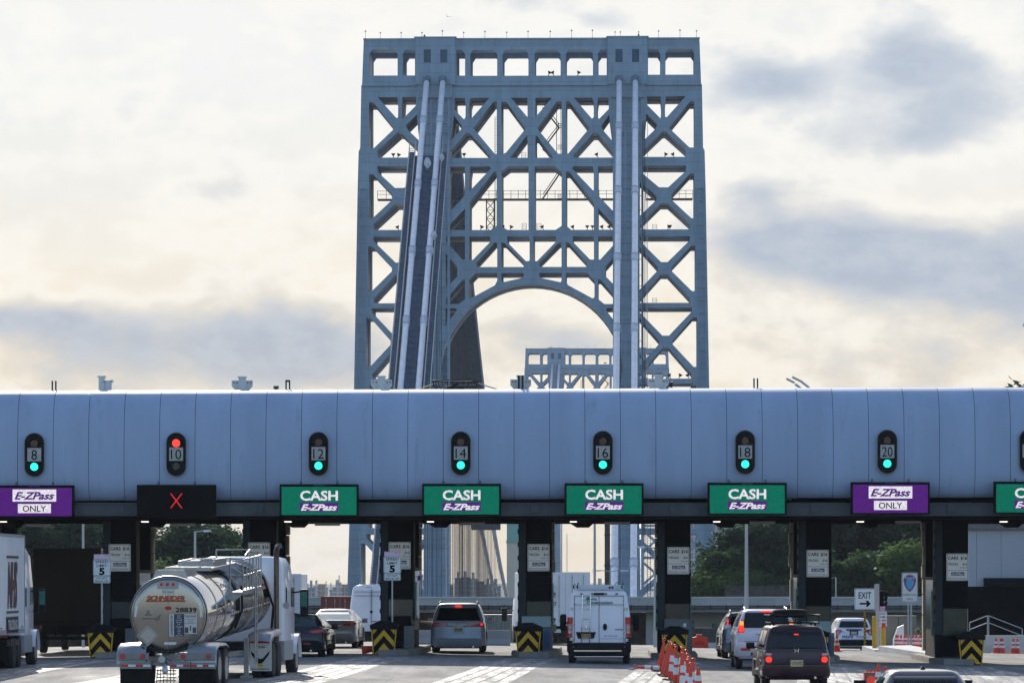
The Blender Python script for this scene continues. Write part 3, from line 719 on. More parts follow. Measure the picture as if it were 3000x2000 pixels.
for num, q in sq.items():
    x = WX(q, CY); z = WZ(1147, CY)+cslope(x)
    k = kinds[num]
    s = thing('message_sign', f'{desc[k]} under lane signal {num}', 'message sign', (x, CY-.42, z), 0, 'message signs below the lane signals')
    MB().box(-1.34, 1.34, 0, .3, -.545, .545, .012).build('sign_case', M_black, s)
    for sx in (-.62, .62):
        e = MB().path([(sx+.035*math.cos(a), .1, .60+.035*math.sin(a)) for a in [2*math.pi*i/10 for i in range(10)]], .012, 5, True); e.tube((sx, .1, .545), (sx, .1, .57), .014, n=5); e.build('eye_bolt', M_hook, s)
    if k != 'x':
        mb = MB(); text_mb(mb, 'DAKTRONICS', 0, .505, -.004, .028, .34); mb.build('maker_lettering', M_rim, s)
    scr = {'only': E_purple, 'x': E_off, 'cash': E_green}[k]
    MB().box(-1.27, 1.27, -.014, -.001, -.50, .455).build('screen', scr, s)
    if k == 'cash':
        mb = MB(); text_mb(mb, 'CASH', 0, .165, -.02, .33, 1.28, bold=.028); mb.build('lettering', E_white, s)
        MB().box(-.66, .66, -.022, -.0145, -.385, -.085).build('logo_panel', E_purple, s)
        mb = MB(); ezpass(mb, 0, -.235, -.028, .21, 1.24); mb.build('logo_lettering', E_white, s)
    elif k == 'only':
        MB().box(-.74, .74, -.022, -.0145, -.01, .40).build('logo_panel', E_white, s)
        MB().box(-.56, .56, -.022, -.0145, -.40, -.09).build('word_panel', E_white, s)
        mb = MB(); ezpass(mb, 0, .195, -.028, .25, 1.36); mb.build('logo_lettering', E_purple, s)
        mb = MB(); text_mb(mb, 'ONLY', 0, -.245, -.028, .21, .80, bold=.012); mb.build('lettering', M_black, s)
    else:
        mb = MB()
        for sg in (-1, 1):
            p = [(-.19*sg-.02, -.25), (-.19*sg+.02, -.25), (.19*sg+.02, .25), (.19*sg-.02, .25)]
            mb.prism(p, 'y', -.02-.004*sg, -.0145)
        mb.build('cross_mark', E_red, s)
# ---- things on the canopy roof
M_box = mat('weathered_white_metal', (.62, .62, .58), .6, 0, .12, 4, dirt=.75)
def roofz(q): return zt+cslope(WX(q, CY))-.03
def roof_box(q, kind, label):
    x = WX(q, CY+2.2); s = thing('roof_bracket', label, 'roof bracket', (x, CY+2.2, roofz(q)), 0, 'white brackets on the canopy roof')
    if kind == 0:
        m = MB().box(-.22, -.02, 0, .3, 0, .50, .01); m.box(-.26, .02, -.03, .33, .50, .55); m.build('post', M_box, s)
        MB().box(-.02, .22, .05, .25, 0.02, .40, .01).build('plate', M_box, s); MB().box(.17, .27, .03, .27, .36, .41).build('cap', M_box, s)
    else:
        MB().prism([(-.36, .18), (-.22, .02), (.22, .02), (.36, .18), (.36, .38), (-.36, .38)], 'y', .05, .2).build('plate', M_box, s)
        m = MB().box(-.12, .12, 0, .3, 0, .46, .01); m.box(-.15, .15, -.03, .33, .46, .52); m.build('post', M_box, s)
    b = MB()
    for xx in (-.28, -.18, .2, .3):
        if kind: b.tube((xx, .045, .30), (xx, .02, .30), .025, n=6)
        else: b.tube((xx*.6+.1, .045, .34), (xx*.6+.1, .0, .34), .02, n=6)
    b.build('bolt', M_iron, s)
roof_box(241, 0, 'rusty white bracket on the canopy roof above lanes 8 and 10'); roof_box(556, 1, 'weathered white bracket on the canopy roof between signals 10 and 12')
roof_box(876, 1, 'white bracket on the canopy roof in front of the left tower leg'); roof_box(1196, 1, 'white bracket on the canopy roof with a dark bar in front')
roof_box(1512, 1, 'white bracket on the canopy roof in front of the right tower leg')
MB_ = MB().box(-.1, -.03, -.12, -.05, 0, .5); MB_.box(.03, .1, -.12, -.05, 0, .5)
o = MB_.build('roof_post', M_iron); o.location = (WX(1196, 162), 162.1, roofz(1196)); tag(o, 'pair of dark bars clamped before the white bracket', 'roof post')
for q, lb in ((124, 'pair of black posts on the canopy above signal 8'), (661, 'pair of black posts on the canopy roof left of signal 12'), (1736, 'pair of black posts on the canopy roof above signal 18')):
    m = MB().box(-.085, -.035, 0, .06, 0, .37); m.box(.035, .085, 0, .06, 0, .37)
    if q == 661: m.box(-.035, .035, .01, .05, .3, .37)
    o = m.build('roof_post', M_iron); o.location = (WX(q, 161.8), 161.8, roofz(q)); tag(o, lb, 'roof post', 'black posts on the canopy roof')
o = MB().box(-.09, .09, 0, .15, .06, .17, .01).tube((0, .07, 0), (0, .07, .07), .03, n=6).build('roof_camera', M_beam); o.location = (WX(634, 161.8), 161.8, roofz(634)); tag(o, 'small grey camera box on the canopy roof', 'camera')
o = MB().tube((-.2, 0, .16), (.12, 0, .16), .09, .07, n=8).tube((.12, 0, .16), (.2, 0, .15), .1, .12, n=8).tube((0, 0, 0), (0, 0, .12), .03, n=5).build('roof_floodlight', M_iron); o.location = (WX(1532, 163.5), 163.5, roofz(1532)+.08); tag(o, 'black floodlight beside the right white bracket', 'floodlight')
o = MB().box(-.1, .1, 0, .2, .0, .2, .02).tube((-.9, .1, .06), (-.1, .1, .06), .03, n=5).build('roof_sensor', M_beam); o.location = (WX(1593, 163), 163, roofz(1593)); tag(o, 'grey sensor box on the canopy near the tower edge', 'sensor')
# cage on the roof
s = thing('roof_cage', 'black iron basket cage on the canopy roof in front of the tower', 'cage', (WX(1046, 164), 164.0, roofz(1046)))
m = MB(); n = 30; ra, rb, hz = .80, .62, .41
def ell(a, r, z): return (r*math.cos(a), r*.8*math.sin(a), z)
m.path([ell(2*math.pi*i/n, ra, hz) for i in range(n)], .02, 5, True); m.path([ell(2*math.pi*i/n, ra, hz-.13) for i in range(n)], .013, 5, True); m.build('top_ring', M_iron, s)
for k in range(26):
    a = 2*math.pi*k/26; b = MB().path([ell(a, ra, hz), ell(a, ra*.97, hz-.14), ell(a+.06, rb, 0)], .013, 5); b.build('upright', M_iron, s)
m = MB().box(-.3, .3, -.15, .15, 0, .2); m.tube((-.12, 0, .2), (.1, 0, .34), .05, n=6); m.build('motor_housing', M_iron, s)
M_ystrap = mat('yellow_strap', (.65, .48, .12), .7); M_wstrap = mat('white_strap', (.6, .62, .62), .7)
for pts, mm_, lb in (([(-.75, .1, .3), (-1.6, .2, .0)], M_ystrap, 'yellow strap tied to the left of the iron cage'), ([(.78, 0, .33), (1.45, .1, .12), (1.9, .2, .03)], M_wstrap, 'pale strap tied to the right of the iron cage')):
    o = MB().path(pts, .022, 5).build('tie_strap', mm_); o.location = s.location; tag(o, lb, 'strap')
# street lamp heads peeping over the canopy
M_lamp = mat('lamp_head_metal', (.5, .53, .56), .4, .3)
for q, y, lb, sc_ in ((1815, 872, 'bright street lamp head tilted above the canopy near signal 18', 1), (1799, 876, 'dim street lamp head just left of the bright one', .8), (2345, 752, 'street lamp head at the right edge of the sky', 1)):
    Y = 230; s = thing('lamp_post', lb, 'lamp post', (WX(q+18, Y), Y, G(WX(q, Y), Y)))
    zt_ = WZ(y, Y)-G(WX(q, Y), Y)
    MB().path([(.9, 0, 0), (.9, 0, zt_-.9), (.5, 0, zt_-.35), (.2, 0, zt_-.12)], .06, 8).build('pole', M_lamp, s)
    h = MB().loft([[(-.30*sc_+a, -.1, zt_+.12-.5*a-.03), (-.30*sc_+a, .1, zt_+.12-.5*a-.03), (-.28*sc_+a, .12, zt_+.14-.5*a+.05), (-.28*sc_+a, -.12, zt_+.14-.5*a+.05)] for a in (0, .15, .35, .5*sc_)], False); h.build('lamp_head', M_lamp, s)
o = MB(); 
for sg in (-1, 1): o.loft([[(0, -.02, 0), (0, .02, 0), (0, 0, .04)], [(.22*sg, -.05, .16), (.22*sg, .06, .16), (.22*sg, 0, .17)], [(.42*sg, -.02, .34), (.42*sg, .03, .34), (.42*sg, 0, .35)]], False)
o.loft([[(.02*math.cos(a)*k, y, .02*math.sin(a)*k+.02) for a in (0, 1.57, 3.14, 4.71)] for y, k in ((-.2, .3), (-.05, 2.4), (.1, 2), (.26, .5))]); o = o.build('bird', M_iron); o.location = (WX(1027, 300), 300, WZ(39, 300)); o.scale = (.6, .8, .6); o.rotation_euler = (0, R(35), 0); tag(o, 'small dark bird flying high left above the tower', 'bird')
# ============================================================ OVERPASS AND THINGS BEYOND THE BOOTHS
M_conc = mat('pale_concrete', (.40, .41, .42), .8, 0, .12, .5, dirt=.3, bump=.2, bscale=8)
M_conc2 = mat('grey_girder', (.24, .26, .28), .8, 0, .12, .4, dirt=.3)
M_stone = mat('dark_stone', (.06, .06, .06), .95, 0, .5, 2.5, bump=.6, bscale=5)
M_galv = mat('galvanised_pole', (.42, .44, .46), .45, .35, .08, 2)
M_white = mat('white_paint', (.74, .75, .76), .45, 0, .06, 1, dirt=.12)
OY = 400.0
def OX(q): return WX(q, OY)
t = thing('overpass', 'long pale concrete overpass crossing behind the toll booths', 'overpass', (0, OY, 0))
x0, x1 = OX(-700), OX(3300)
zp0, zp1, zg = WZ(1371, OY), WZ(1389, OY), WZ(1405, OY)
m = MB(); q = -700
while q < 3300:
    m.box(OX(q)+.015, OX(q+108)-.015, 0, .35, zp1, zp0-.12); m.box(OX(q+40)+.02, OX(q+148)-.02, -.05, .4, zp0-.119, zp0); q += 108
m.box(x0, x1, 12, 12.35, zp1, zp0); m.build('parapet', M_conc, t)
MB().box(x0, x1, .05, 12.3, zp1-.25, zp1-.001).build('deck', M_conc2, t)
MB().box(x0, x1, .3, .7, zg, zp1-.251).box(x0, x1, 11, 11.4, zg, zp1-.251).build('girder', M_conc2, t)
m = MB().tube((x0, -.12, WZ(1392, OY)), (x1, -.12, WZ(1392, OY)), .05, n=6); m.tube((x0, -.12, WZ(1396.5, OY)), (x1, -.12, WZ(1396.5, OY)), .04, n=6)
for k in range(90): x = x0+k*1.35; m.box(x-.03, x+.03, -.1, .3, WZ(1400, OY), WZ(1388, OY))
m.build('conduit', M_iron, t)
for q in (1432, 1500, 610): MB().box(OX(q)-.5, OX(q)+.5, 3, 5, -6.5, zg-.001).build('pier', M_conc, t)
o = MB().box(OX(1592), OX(3200), 406, 406.6, -6.5, zg-.002); o = o.build('abutment_wall', M_conc); tag(o, 'pale concrete wall under the right end of the overpass', 'wall')
o = MB().box(OX(-900), OX(1592), 412.6, 413, -9, zg-.1).build('shade_backing', M_stone); tag(o, 'dark backing added for the shade beneath the overpass', 'wall')  # added dark sheet so the gap under the overpass reads as shade
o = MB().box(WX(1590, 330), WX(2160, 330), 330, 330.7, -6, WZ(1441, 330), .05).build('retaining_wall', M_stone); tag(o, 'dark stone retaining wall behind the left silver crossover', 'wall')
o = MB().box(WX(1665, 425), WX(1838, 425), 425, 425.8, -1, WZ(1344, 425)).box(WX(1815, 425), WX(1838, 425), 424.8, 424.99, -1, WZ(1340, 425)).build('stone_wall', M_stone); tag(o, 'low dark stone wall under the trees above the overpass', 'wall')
m = MB()
for q in (1826, 1870, 1920): m.box(WX(q, 426)-.05, WX(q, 426)+.05, 426, 426.1, -1, WZ(1325, 426))
m.box(WX(1826, 426), WX(1920, 426), 426.02, 426.08, WZ(1326.5, 426), WZ(1325.5, 426)); o = m.build('wire_fence', M_galv); tag(o, 'thin grey fence posts and rail in front of the dark trees', 'fence')
# trestle seen under the overpass
m = MB(); YT = 392
for a, b in ((1402, 1414), (1424, 1436), (1446, 1456)):
    m.box(WX(a, YT)-.05, WX(a, YT)+.05, YT, YT+.2, -6, WZ(1408, YT)); m.tube((WX(a, YT), YT+.1, WZ(1440, YT)), (WX(b, YT), YT+.1, WZ(1484, YT)), .05, n=4); m.tube((WX(b, YT), YT+.1, WZ(1440, YT)), (WX(a, YT), YT+.1, WZ(1484, YT)), .05, n=4)
m.box(WX(1400, YT), WX(1458, YT), YT-.1, YT+.3, WZ(1441, YT), WZ(1438, YT)); o = m.build('steel_trestle', M_iron); tag(o, 'dark crossed steel trestle under the overpass right of the white van', 'trestle')
# concrete road barriers
def jersey(q0, q1, Y, ztop, label, m_=None, hgt=None):
    x0, x1 = WX(q0, Y), WX(q1, Y); g = min(G(x0, Y), G(x1, Y))
    P = [(-.3, g-.1), (.3, g-.1), (.3, g+.08), (.12, g+.3), (.08, ztop), (-.08, ztop), (-.12, g+.3), (-.3, g+.08)]
    o = MB().prism([(Y+a, b) for a, b in P], 'x', x0, x1).build('concrete_barrier', m_ or M_conc); return tag(o, label, 'barrier', 'concrete road barriers')
for i, (a, b) in enumerate(((958, 1010), (1011, 1062), (1063, 1114), (1115, 1172))):
    jersey(a, b, 190, WZ(1446, 190), ['pale concrete barrier nearest the left minivan side', 'pale concrete barrier hidden behind the silver minivan', 'pale concrete barrier section right of the silver minivan', 'pale concrete barrier section next to the lane 14 booth'][i])
jersey(1588, 1710, 215, WZ(1479, 215), 'low pale barrier behind the orange box near the silver SUVs')
# orange barricade box, signs, cabinet, bollards, in the exit area
M_or = mat('safety_orange', (.72, .055, .022), .5, 0, .12, 4)
M_cwhite = mat('reflective_white', (.72, .72, .74), .4, 0, .08, 6, dirt=.2)
M_blk = mat('black_rubber', (.012, .012, .014), .8, 0, .3, 8, spec=.15)
M_yel = mat('safety_yellow', (.68, .39, .015), .55, 0, .15, 5, dirt=.35)
x = WX(1606, 205); g = G(x, 205)
s = thing('barricade_block', 'small red-orange water-filled barricade block on the road behind the SUVs', 'barricade', (x, 205, g))
MB().prism([(-.42, 0), (.42, 0), (.36, .45), (.12, .5), (.12, .6), (-.12, .6), (-.12, .5), (-.36, .45)], 'y', 0, .35).build('body', M_or, s); MB().box(-.2, .2, -.01, 0, .15, .3).build('recess', M_red, s)

def board(mb, w, h, y=0, th=.02, r=.04):
    p = []
    for cx, cz, a0 in ((w/2-r, h-r, 0), (-w/2+r, h-r, 90), (-w/2+r, r, 180), (w/2-r, r, 270)):
        for k in range(5): a = R(a0+90*k/4); p.append((cx+r*math.cos(a), cz+r*math.sin(a)))
    return mb.prism(p, 'y', y, y+th)
def outline(mb, w, h, inset, lw, y, z0=0):
    a = w/2-inset; b0 = z0+inset; b1 = z0+h-inset; c = lw*2.2
    P = [(-a+c, b0), (a-c, b0), (a, b0+c), (a, b1-c), (a-c, b1), (-a+c, b1), (-a, b1-c), (-a, b0+c)]
    a -= lw; b0 += lw; b1 -= lw
    Q = [(-a+c, b0), (a-c, b0), (a, b0+c), (a, b1-c), (a-c, b1), (-a+c, b1), (-a, b1-c), (-a, b0+c)]
    return mb.prism(P, 'y', y-.003, y, [Q[::-1]])
M_price = mat('cream_sign_face', (.95, .87, .79), .5, 0, .04, 2, dirt=.03)
M_signw = mat('white_sign_face', (.74, .78, .80), .45, 0, .04, 2, dirt=.03)
M_purple = mat('sign_purple', (.10, .018, .12), .5)
M_pink = mat('faded_pink', (.72, .45, .68), .55, 0, .1, 5)
def price_sign(q, top, label, Y=BY-.05):
    x = WX(q, Y); w, h = .765, .94; z = WZ(top, Y)-h
    s = thing('price_sign', label, 'sign', (x, Y-.02, z), 0, 'toll price signs on the booths')
    board(MB(), w, h, 0, .018).build('board', M_price, s)
    m = outline(MB(), w, h, .018, .012, 0); m.box(-w/2+.03, w/2-.03, -.0035, -.0002, .352, .362)
    for sx in (-.33, .33): m.tube((sx, -.001, h-.045), (sx, -.006, h-.045), .012, n=6)
    text_mb(m, 'CARS', -.33, .79, -.005, .115, .36, align='L', bold=.02); text_mb(m, '$16', .33, .79, -.005, .115, .22, align='R', bold=.02)
    text_mb(m, 'TRUCKS', -.33, .575, -.005, .075, .35, align='L', bold=.018); text_mb(m, '$16', .33, .575, -.005, .075, .15, align='R', bold=.018)
    text_mb(m, 'AND UP', .33, .45, -.005, .048, .23, align='R'); text_mb(m, 'DISCOUNTS AVAILABLE.', 0, .085, -.005, .045, .64)
    m.build('lettering', M_black, s)
    MB().box(-.215, .235, -.004, -.0002, .175, .295).build('logo_panel', M_purple, s)
    m = MB(); ezpass(m, .01, .235, -.008, .075, .40); m.build('logo_lettering', M_cwhite, s)
    return s
# ============================================================ BOOTHS
M_booth = mat('booth_dark_paint', (.005, .008, .011), .7, 0, .3, 2.5, dirt=.3, spec=.15)
M_booth2 = mat('booth_dark_panel', (.003, .004, .006), .75, 0, .3, 3, spec=.12)
M_glass = mat('booth_glass', (.018, .032, .032), .12, 0, .25, 2, spec=.6)
M_teal = mat('teal_glass_edge', (.09, .30, .25), .3, 0, .2, 3)
M_sleeve = mat('beige_canvas', (.52, .48, .40), .9, 0, .22, 3, dirt=.5, bump=.4, bscale=6, stretch=(4, 4, .6))
M_cab = mat('grey_cabinet', (.13, .145, .15), .6, .1, .2, 3, dirt=.4)
M_tealbox = mat('pale_teal_cabinet', (.27, .37, .38), .6, .1, .12, 3, dirt=.3)
M_island = mat('island_concrete', (.24, .235, .22), .9, 0, .2, 1.5, dirt=.5, bump=.4, bscale=12)
M_kraft = mat('cardboard', (.30, .24, .17), .9, 0, .12, 3)
M_blue = mat('blue_bin', (.02, .07, .22), .5)
def clip(poly, f):
    out = []
    for i, a in enumerate(poly):
        b = poly[(i+1) % len(poly)]; fa, fb = f(a), f(b)
        if fa >= 0: out.append(a)
        if (fa >= 0) != (fb >= 0): t_ = fa/(fa-fb); out.append((a[0]+(b[0]-a[0])*t_, a[1]+(b[1]-a[1])*t_))
    return out
def make_cushion(label, loc):
    s = thing('crash_cushion', label, 'crash cushion', loc, AX*.75, 'chevron crash cushions before the booths')
    wt, wb, h = .385, .31, .92
    m = MB(); m.loft([[(-a, -.02+.0, z), (a, -.02, z), (a*.95, .7, z), (-a*.95, .7, z)] for a, z in ((wb+.02, .0), (wt+.02, h))], False); m.build('barrel', M_black, s)
    tri = [(-wb, .02), (wb, .02), (wt, h-.02), (-wt, h-.02)]
    for k, top in enumerate((1.32, .86, .40)):
        for sg in (-1, 1):
            th = .205; sl = 1.15
            quad = [(0, top), (sg*.6, top-.6*sl), (sg*.6, top-.6*sl-th), (0, top-th)]
            p = quad
            for i in range(4):
                a, b = tri[i], tri[(i+1) % 4]
                p = clip(p, lambda c_, a=a, b=b: (b[0]-a[0])*(c_[1]-a[1])-(b[1]-a[1])*(c_[0]-a[0]))
                if not p: break
            if p and len(p) > 2: MB().prism(p, 'y', -.035, -.022).build('chevron_stripe', M_yel, s)
    for sg in (-1, 1): MB().prism([(sg*(wt+.02), h), (sg*(wt+.06), h), (sg*(wb+.05), .0), (sg*(wb+.02), .0)], 'y', -.03, .05).build('edge_strip', M_yel, s)
    m = MB(); m.loft([[(-.47, -.08, h), (.47, -.08, h), (.47, .75, h), (-.47, .75, h)], [(-.48, -.09, h+.09), (.48, -.09, h+.09), (.48, .76, h+.09), (-.48, .76, h+.09)], [(-.16, .1, h+.24), (.16, .1, h+.24), (.16, .5, h+.24), (-.16, .5, h+.24)]], False)
    m.box(-.47, .47, -.1, -.085, h-.05, h+.04); m.build('lid', M_blk, s)
    return s
cushion0 = None; booth0 = None
BR_YAW = -R(1.2)
islands = ['half hidden by the white trailer', 'between the dark box truck and the tanker', 'behind the tanker cab', 'with the speed limit sign, left of the silver minivan', 'between the silver minivan and the white van', 'right of the white van, by the row of cones', 'behind the maroon SUV', 'at the far right beside the leaning cones', 'beyond the right edge']
def make_booth(q, i):
    x = WX(q, BY); g = G(x, BY)
    s = thing('toll_booth', f'dark narrow toll booth column {islands[i]}', 'toll booth', (x, BY, g), BR_YAW, 'toll booths between the lanes')
    H = 4.66-g
    w = .575
    MB().box(-w, -w+.255, -.015, .2, 1.0, H-.01).build('side_strip', mat('booth_blue_steel', (.012, .021, .030), .7, 0, .3, 1.5, dirt=.4, stretch=(3, 3, .4)), s)
    m = MB().box(-w, -w+.26, 0, .5, .2, H); m.box(-w+.262, w, .06, .5, 1.9+.0, H); m.box(-w, w, .5, 1.2, 1.2, H)
    for k in range(8): m.box(-w-.035, -w, .1+.02*(k % 2), .42, H-.5-k*.46, H-.34-k*.46)
    m.build('column', M_booth, s)
    MB().box(-w+.28, w-.02, .03, .058, H-2.0, H-.02).box(-w+.28, w-.02, .03, .058, 1.95, H-2.03).build('panel', M_booth2, s)
    b = MB().box(-w+.03, w-.03, .5, 5.2, .22, 1.19); b.box(-w-.02, w+.02, .4, 5.3, 2.9, 3.0); b.build('cabin', M_booth, s)
    MB().box(-w+.28, w-.04, .09, .49, .95, 1.89).build('front_window', M_glass, s)
    b = MB()
    for sg in (-1, 1): b.box(sg*(w-.05), sg*(w-.01), 1.21, 5.1, 1.2, 2.89)
    b.build('side_window', M_glass, s)
    for sg in (-1, 1): MB().box(sg*(w-.03), sg*(w+.05), 1.3, 1.5, .95, 2.5).build('glass_door_edge', M_teal, s)
    # padded canvas sleeve on the rear column, in uneven segments
    r_ = random.Random(i*5+1)
    z = 2.9 if i not in (6, 7) else .35; b = MB()
    segs = []
    while z < H-.02:
        hh = r_.uniform(.35, .8); wide = r_.choice((0, 0, .03)) + (0.05 if hh < .42 else 0); z2 = min(H-.01, z+hh)
        b.box(-w-.03-wide, w+.03+wide, 5.9, 6.5, z, z2-.02, .03); z = z2
    b.build('canvas_sleeve', M_sleeve, s)
    MB().box(-w+.05, w-.05, 5.5, 5.89, .2, H).build('rear_column', M_booth, s)
    b = MB()     # island
    P = [(-.5, -3.2), (.5, -3.2), (.8, -1.2), (.84, 9), (-.84, 9), (-.8, -1.2)]
    b.prism(P, 'z', -.25, .17); b.prism([(a*.97, c_) for a, c_ in P], 'z', .171, .2); b.build('island_kerb', M_island, s)
    return s
for i, q in enumerate(booth_q):
    s = make_booth(q, i); x, g = WX(q, BY), G(WX(q, BY), BY); w = .575
    if i >= 8: continue
    # per booth cabinets
    MB().box(.28, .62, -.9, -.3, .2, .98, .01).build('meter_cabinet', M_cab, s)
    if i in (1, 2, 3): MB().box(-w+.3, w-.1, -.25, .03, .93, 1.32, .02).build('counter_box', M_booth2, s)
    if i in (4, 6): MB().box(-w+.12, w-.02, -.35, .02, 1.0, 1.38, .02).build('counter_box', M_tealbox, s); MB().box(.36, .5, -.99, -.91, .3, .9).build('blue_bin', M_blue, s)
    if i == 5: MB().box(-w+.24, w+.02, -.35, .02, 1.0, 1.37, .02).build('counter_box', M_cab, s); MB().box(.32, .42, -.36, -.351, 1.1, 1.22).build('notice', M_cwhite, s)
    if i in (3, 4, 5): 
        m = MB().tube((w+.1, .4, 1.25), (w+.1, .1, 1.3), .04, n=6).tube((w-.05, .3, 1.05), (w+.12, .3, 1.2), .03, n=6); m.box(w+.02, w+.16, .2, .34, .85, 1.1); m.build('card_reader', M_kraft if i != 5 else M_cab, s)
    if i == 3:
        MB().box(w+.06, w+.17, 1.9, 2.1, 2.55, 2.72, .01).build('purple_lamp', mat('purple_lamp', (.12, .01, .25), .3), s)
    cq = [-75, 232, 553, 882, 1213, 1549, 1872, 2230][i]
    cx = WX(cq, 160.4); cl = make_cushion('crash cushion before the booth '+islands[i], (cx, 160.2, G(cx, 160.4)+.02))
    if i not in (3, 4): cl.scale = (1, 1, .97)
price_sign(275, 1249, 'dim price sign left of the tanker, partly beside the left speed limit sign'); price_sign(595, 1245, 'cream price sign above the tanker walkway')
price_sign(918, 1244, 'cream price sign half covered by the speed limit sign'); price_sign(1237, 1248.5, 'cream price sign between the minivan and white van')
price_sign(1558, 1255.5, 'cream price sign on the booth right of the white van'); price_sign(1878, 1262, 'cream price sign on the booth behind the maroon SUV'); price_sign(2199, 1270.5, 'cream price sign on the rightmost shaded booth')
def speed_sign(q, top, label, Y=160.9):
    x = WX(q, Y); zt_ = WZ(top, Y); g = G(x, Y)+.8; zb_ = zt_-.99; s = thing('speed_limit_sign', label, 'sign', (x, Y, zb_), 0, 'speed limit signs')
    MB().box(-.024, .024, .02, .05, g-zb_, -.0).box(-.024, .024, .02, .05, 0, .95).build('pole', M_galv, s)
    board(MB(), .58, .245, 0, .015).build('lower_board', M_signw, s)
    b = MB(); v0 = len(b.v); board(b, .60, .56, 0, .015); b.v = [(a, c_, d+.25) for a, c_, d in b.v]; b.build('board', M_signw, s)
    b = MB(); board(b, .55, .175, 0, .015, .02); b.v = [(a, c_, d+.815) for a, c_, d in b.v]; b.build('pink_board', M_pink, s)
    m = outline(MB(), .58, .245, .012, .009, 0); outline(m, .60, .56, .012, .009, 0, .25)
    text_mb(m, 'SPEED', 0, .735, -.005, .085, .44, bold=.012); text_mb(m, 'LIMIT', 0, .60, -.005, .085, .36, bold=.012); text_mb(m, '5', 0, .41, -.005, .23, .19, bold=.05)
    text_mb(m, 'DO NOT', 0, .172, -.005, .065, .36, bold=.008); text_mb(m, 'BACK UP', 0, .07, -.005, .065, .44, bold=.008); m.build('lettering', M_black, s)
    m = MB(); ezpass(m, 0, .90, -.004, .09, .48); m.build('faded_lettering', M_cwhite, s)
speed_sign(901, 1266, 'speed limit 5 sign on a pole before the minivan booth'); speed_sign(234, 1272, 'shadowed speed limit 5 sign beside the dark box truck')
# lights and boards hung under the canopy
M_board = mat('bare_board', (.42, .38, .34), .8, 0, .1, 3)
M_tube = mat('lit_lamp_glass', (.9, .9, .85), .3, emit=(1, .95, .85), estr=.9)
for i, q in enumerate([82, 407, 734, 1060, 1387, 1715, 2043, 2371]):
    x = WX(q+26, 165); s = tag(MB().box(-.44, .44, 0, .05, 0, .095).build('clearance_board', M_board), f'pale clearance board hanging under the canopy below message sign {8+2*i}', 'board', 'pale boards under the canopy'); s.location = (x, 162.0, WZ(1205, 162)+cslope(x))
    x = WX(q-64, 164); s = thing('canopy_light', f'black angular lamp housing with a lit glass under the canopy left of message sign {8+2*i}', 'lamp', (x, 163.6, 4.56), 0, 'lamp housings under the canopy')
    MB().prism([(-.18, .06), (.62, .06), (.62, -.02), (.45, -.18), (.02, -.18), (-.18, -.05)], 'y', 0, .5).build('housing', M_booth2, s)
    MB().box(-.22, .02, -.5, -.06, -.0, .035, .01).build('lit_glass', M_tube, s)
# ============================================================ LAMP POSTS, MASTS AND SIGNS BEYOND
def pole_thing(name, label, cat, q, Y, ytop, r0, r1, m_=None, group=None):
    x = WX(q, Y); g = terrain(x, Y); s = thing(name, label, cat, (x, Y, g), 0, group); h = WZ(ytop, Y)-g
    MB().tube((0, 0, 0), (0, 0, h), r0, r1, 12).build('pole', m_ or M_galv, s); return s, h
s, h = pole_thing('lamp_post', 'tall pale lamp post standing before the trees', 'lamp post', 1714.5, 240, 1050, .125, .055)
s2, h = pole_thing('lamp_post', 'grey lamp post in front of the pale sky left of the dark mast', 'lamp post', 1366, 300, 1060, .10, .07)
s3, h = pole_thing('lamp_post', 'grey post seen against dark trees at the left', 'lamp post', 191, 260, 1050, .08, .06)
def arm_lamp(q, Y, ytop, arms, label):
    x = WX(q, Y); g = terrain(x, Y); s = thing('lamp_post', label, 'lamp post', (x, Y, g)); h = WZ(ytop, Y)-g
    MB().tube((0, 0, 0), (0, 0, h), .09, .06, 10).build('pole', M_galv, s)
    for a in arms:
        L_ = WX(q+a, Y)-x; MB().path([(0, 0, h-.05), (L_*.5, 0, h+.02), (L_, 0, h)], .035, 6).build('arm', M_galv, s)
        MB().loft([[(L_*.55, -.1, h-.06), (L_*.55, .1, h-.06), (L_*.55, .08, h+.06), (L_*.55, -.08, h+.06)], [(L_, -.06, h-.03), (L_, .06, h-.03), (L_, .05, h+.05), (L_, -.05, h+.05)]], False).build('lamp_head', M_cwhite, s)
arm_lamp(1505, 230, 1256, (-45,), 'slender lamp post with one arm right of the white van'); arm_lamp(1402, 380, 1310, (-42, 42), 'double armed lamp post between the two bright cables')
arm_lamp(448, 260, 1219, (36,), 'pale lamp post with one arm above the tanker, before the trees')
x = WX(1395, 560); g = terrain(x, 560); s = thing('lattice_tower', 'thick dark round mast with collars standing left of the bright cables', 'mast', (x, 560, g))
M_mast = mat('dark_mast', (.05, .045, .045), .7, 0, .15, 1)
MB().tube((0, 0, 0), (0, 0, WZ(1140, 560)-g), .33, .33, 14).build('shaft', M_mast, s)
for y in (1228, 1298, 1348): MB().tube((0, 0, WZ(y, 560)-g-.1), (0, 0, WZ(y, 560)-g+.1), .38, n=14).build('collar', M_iron, s)
s.name = 'round_mast'
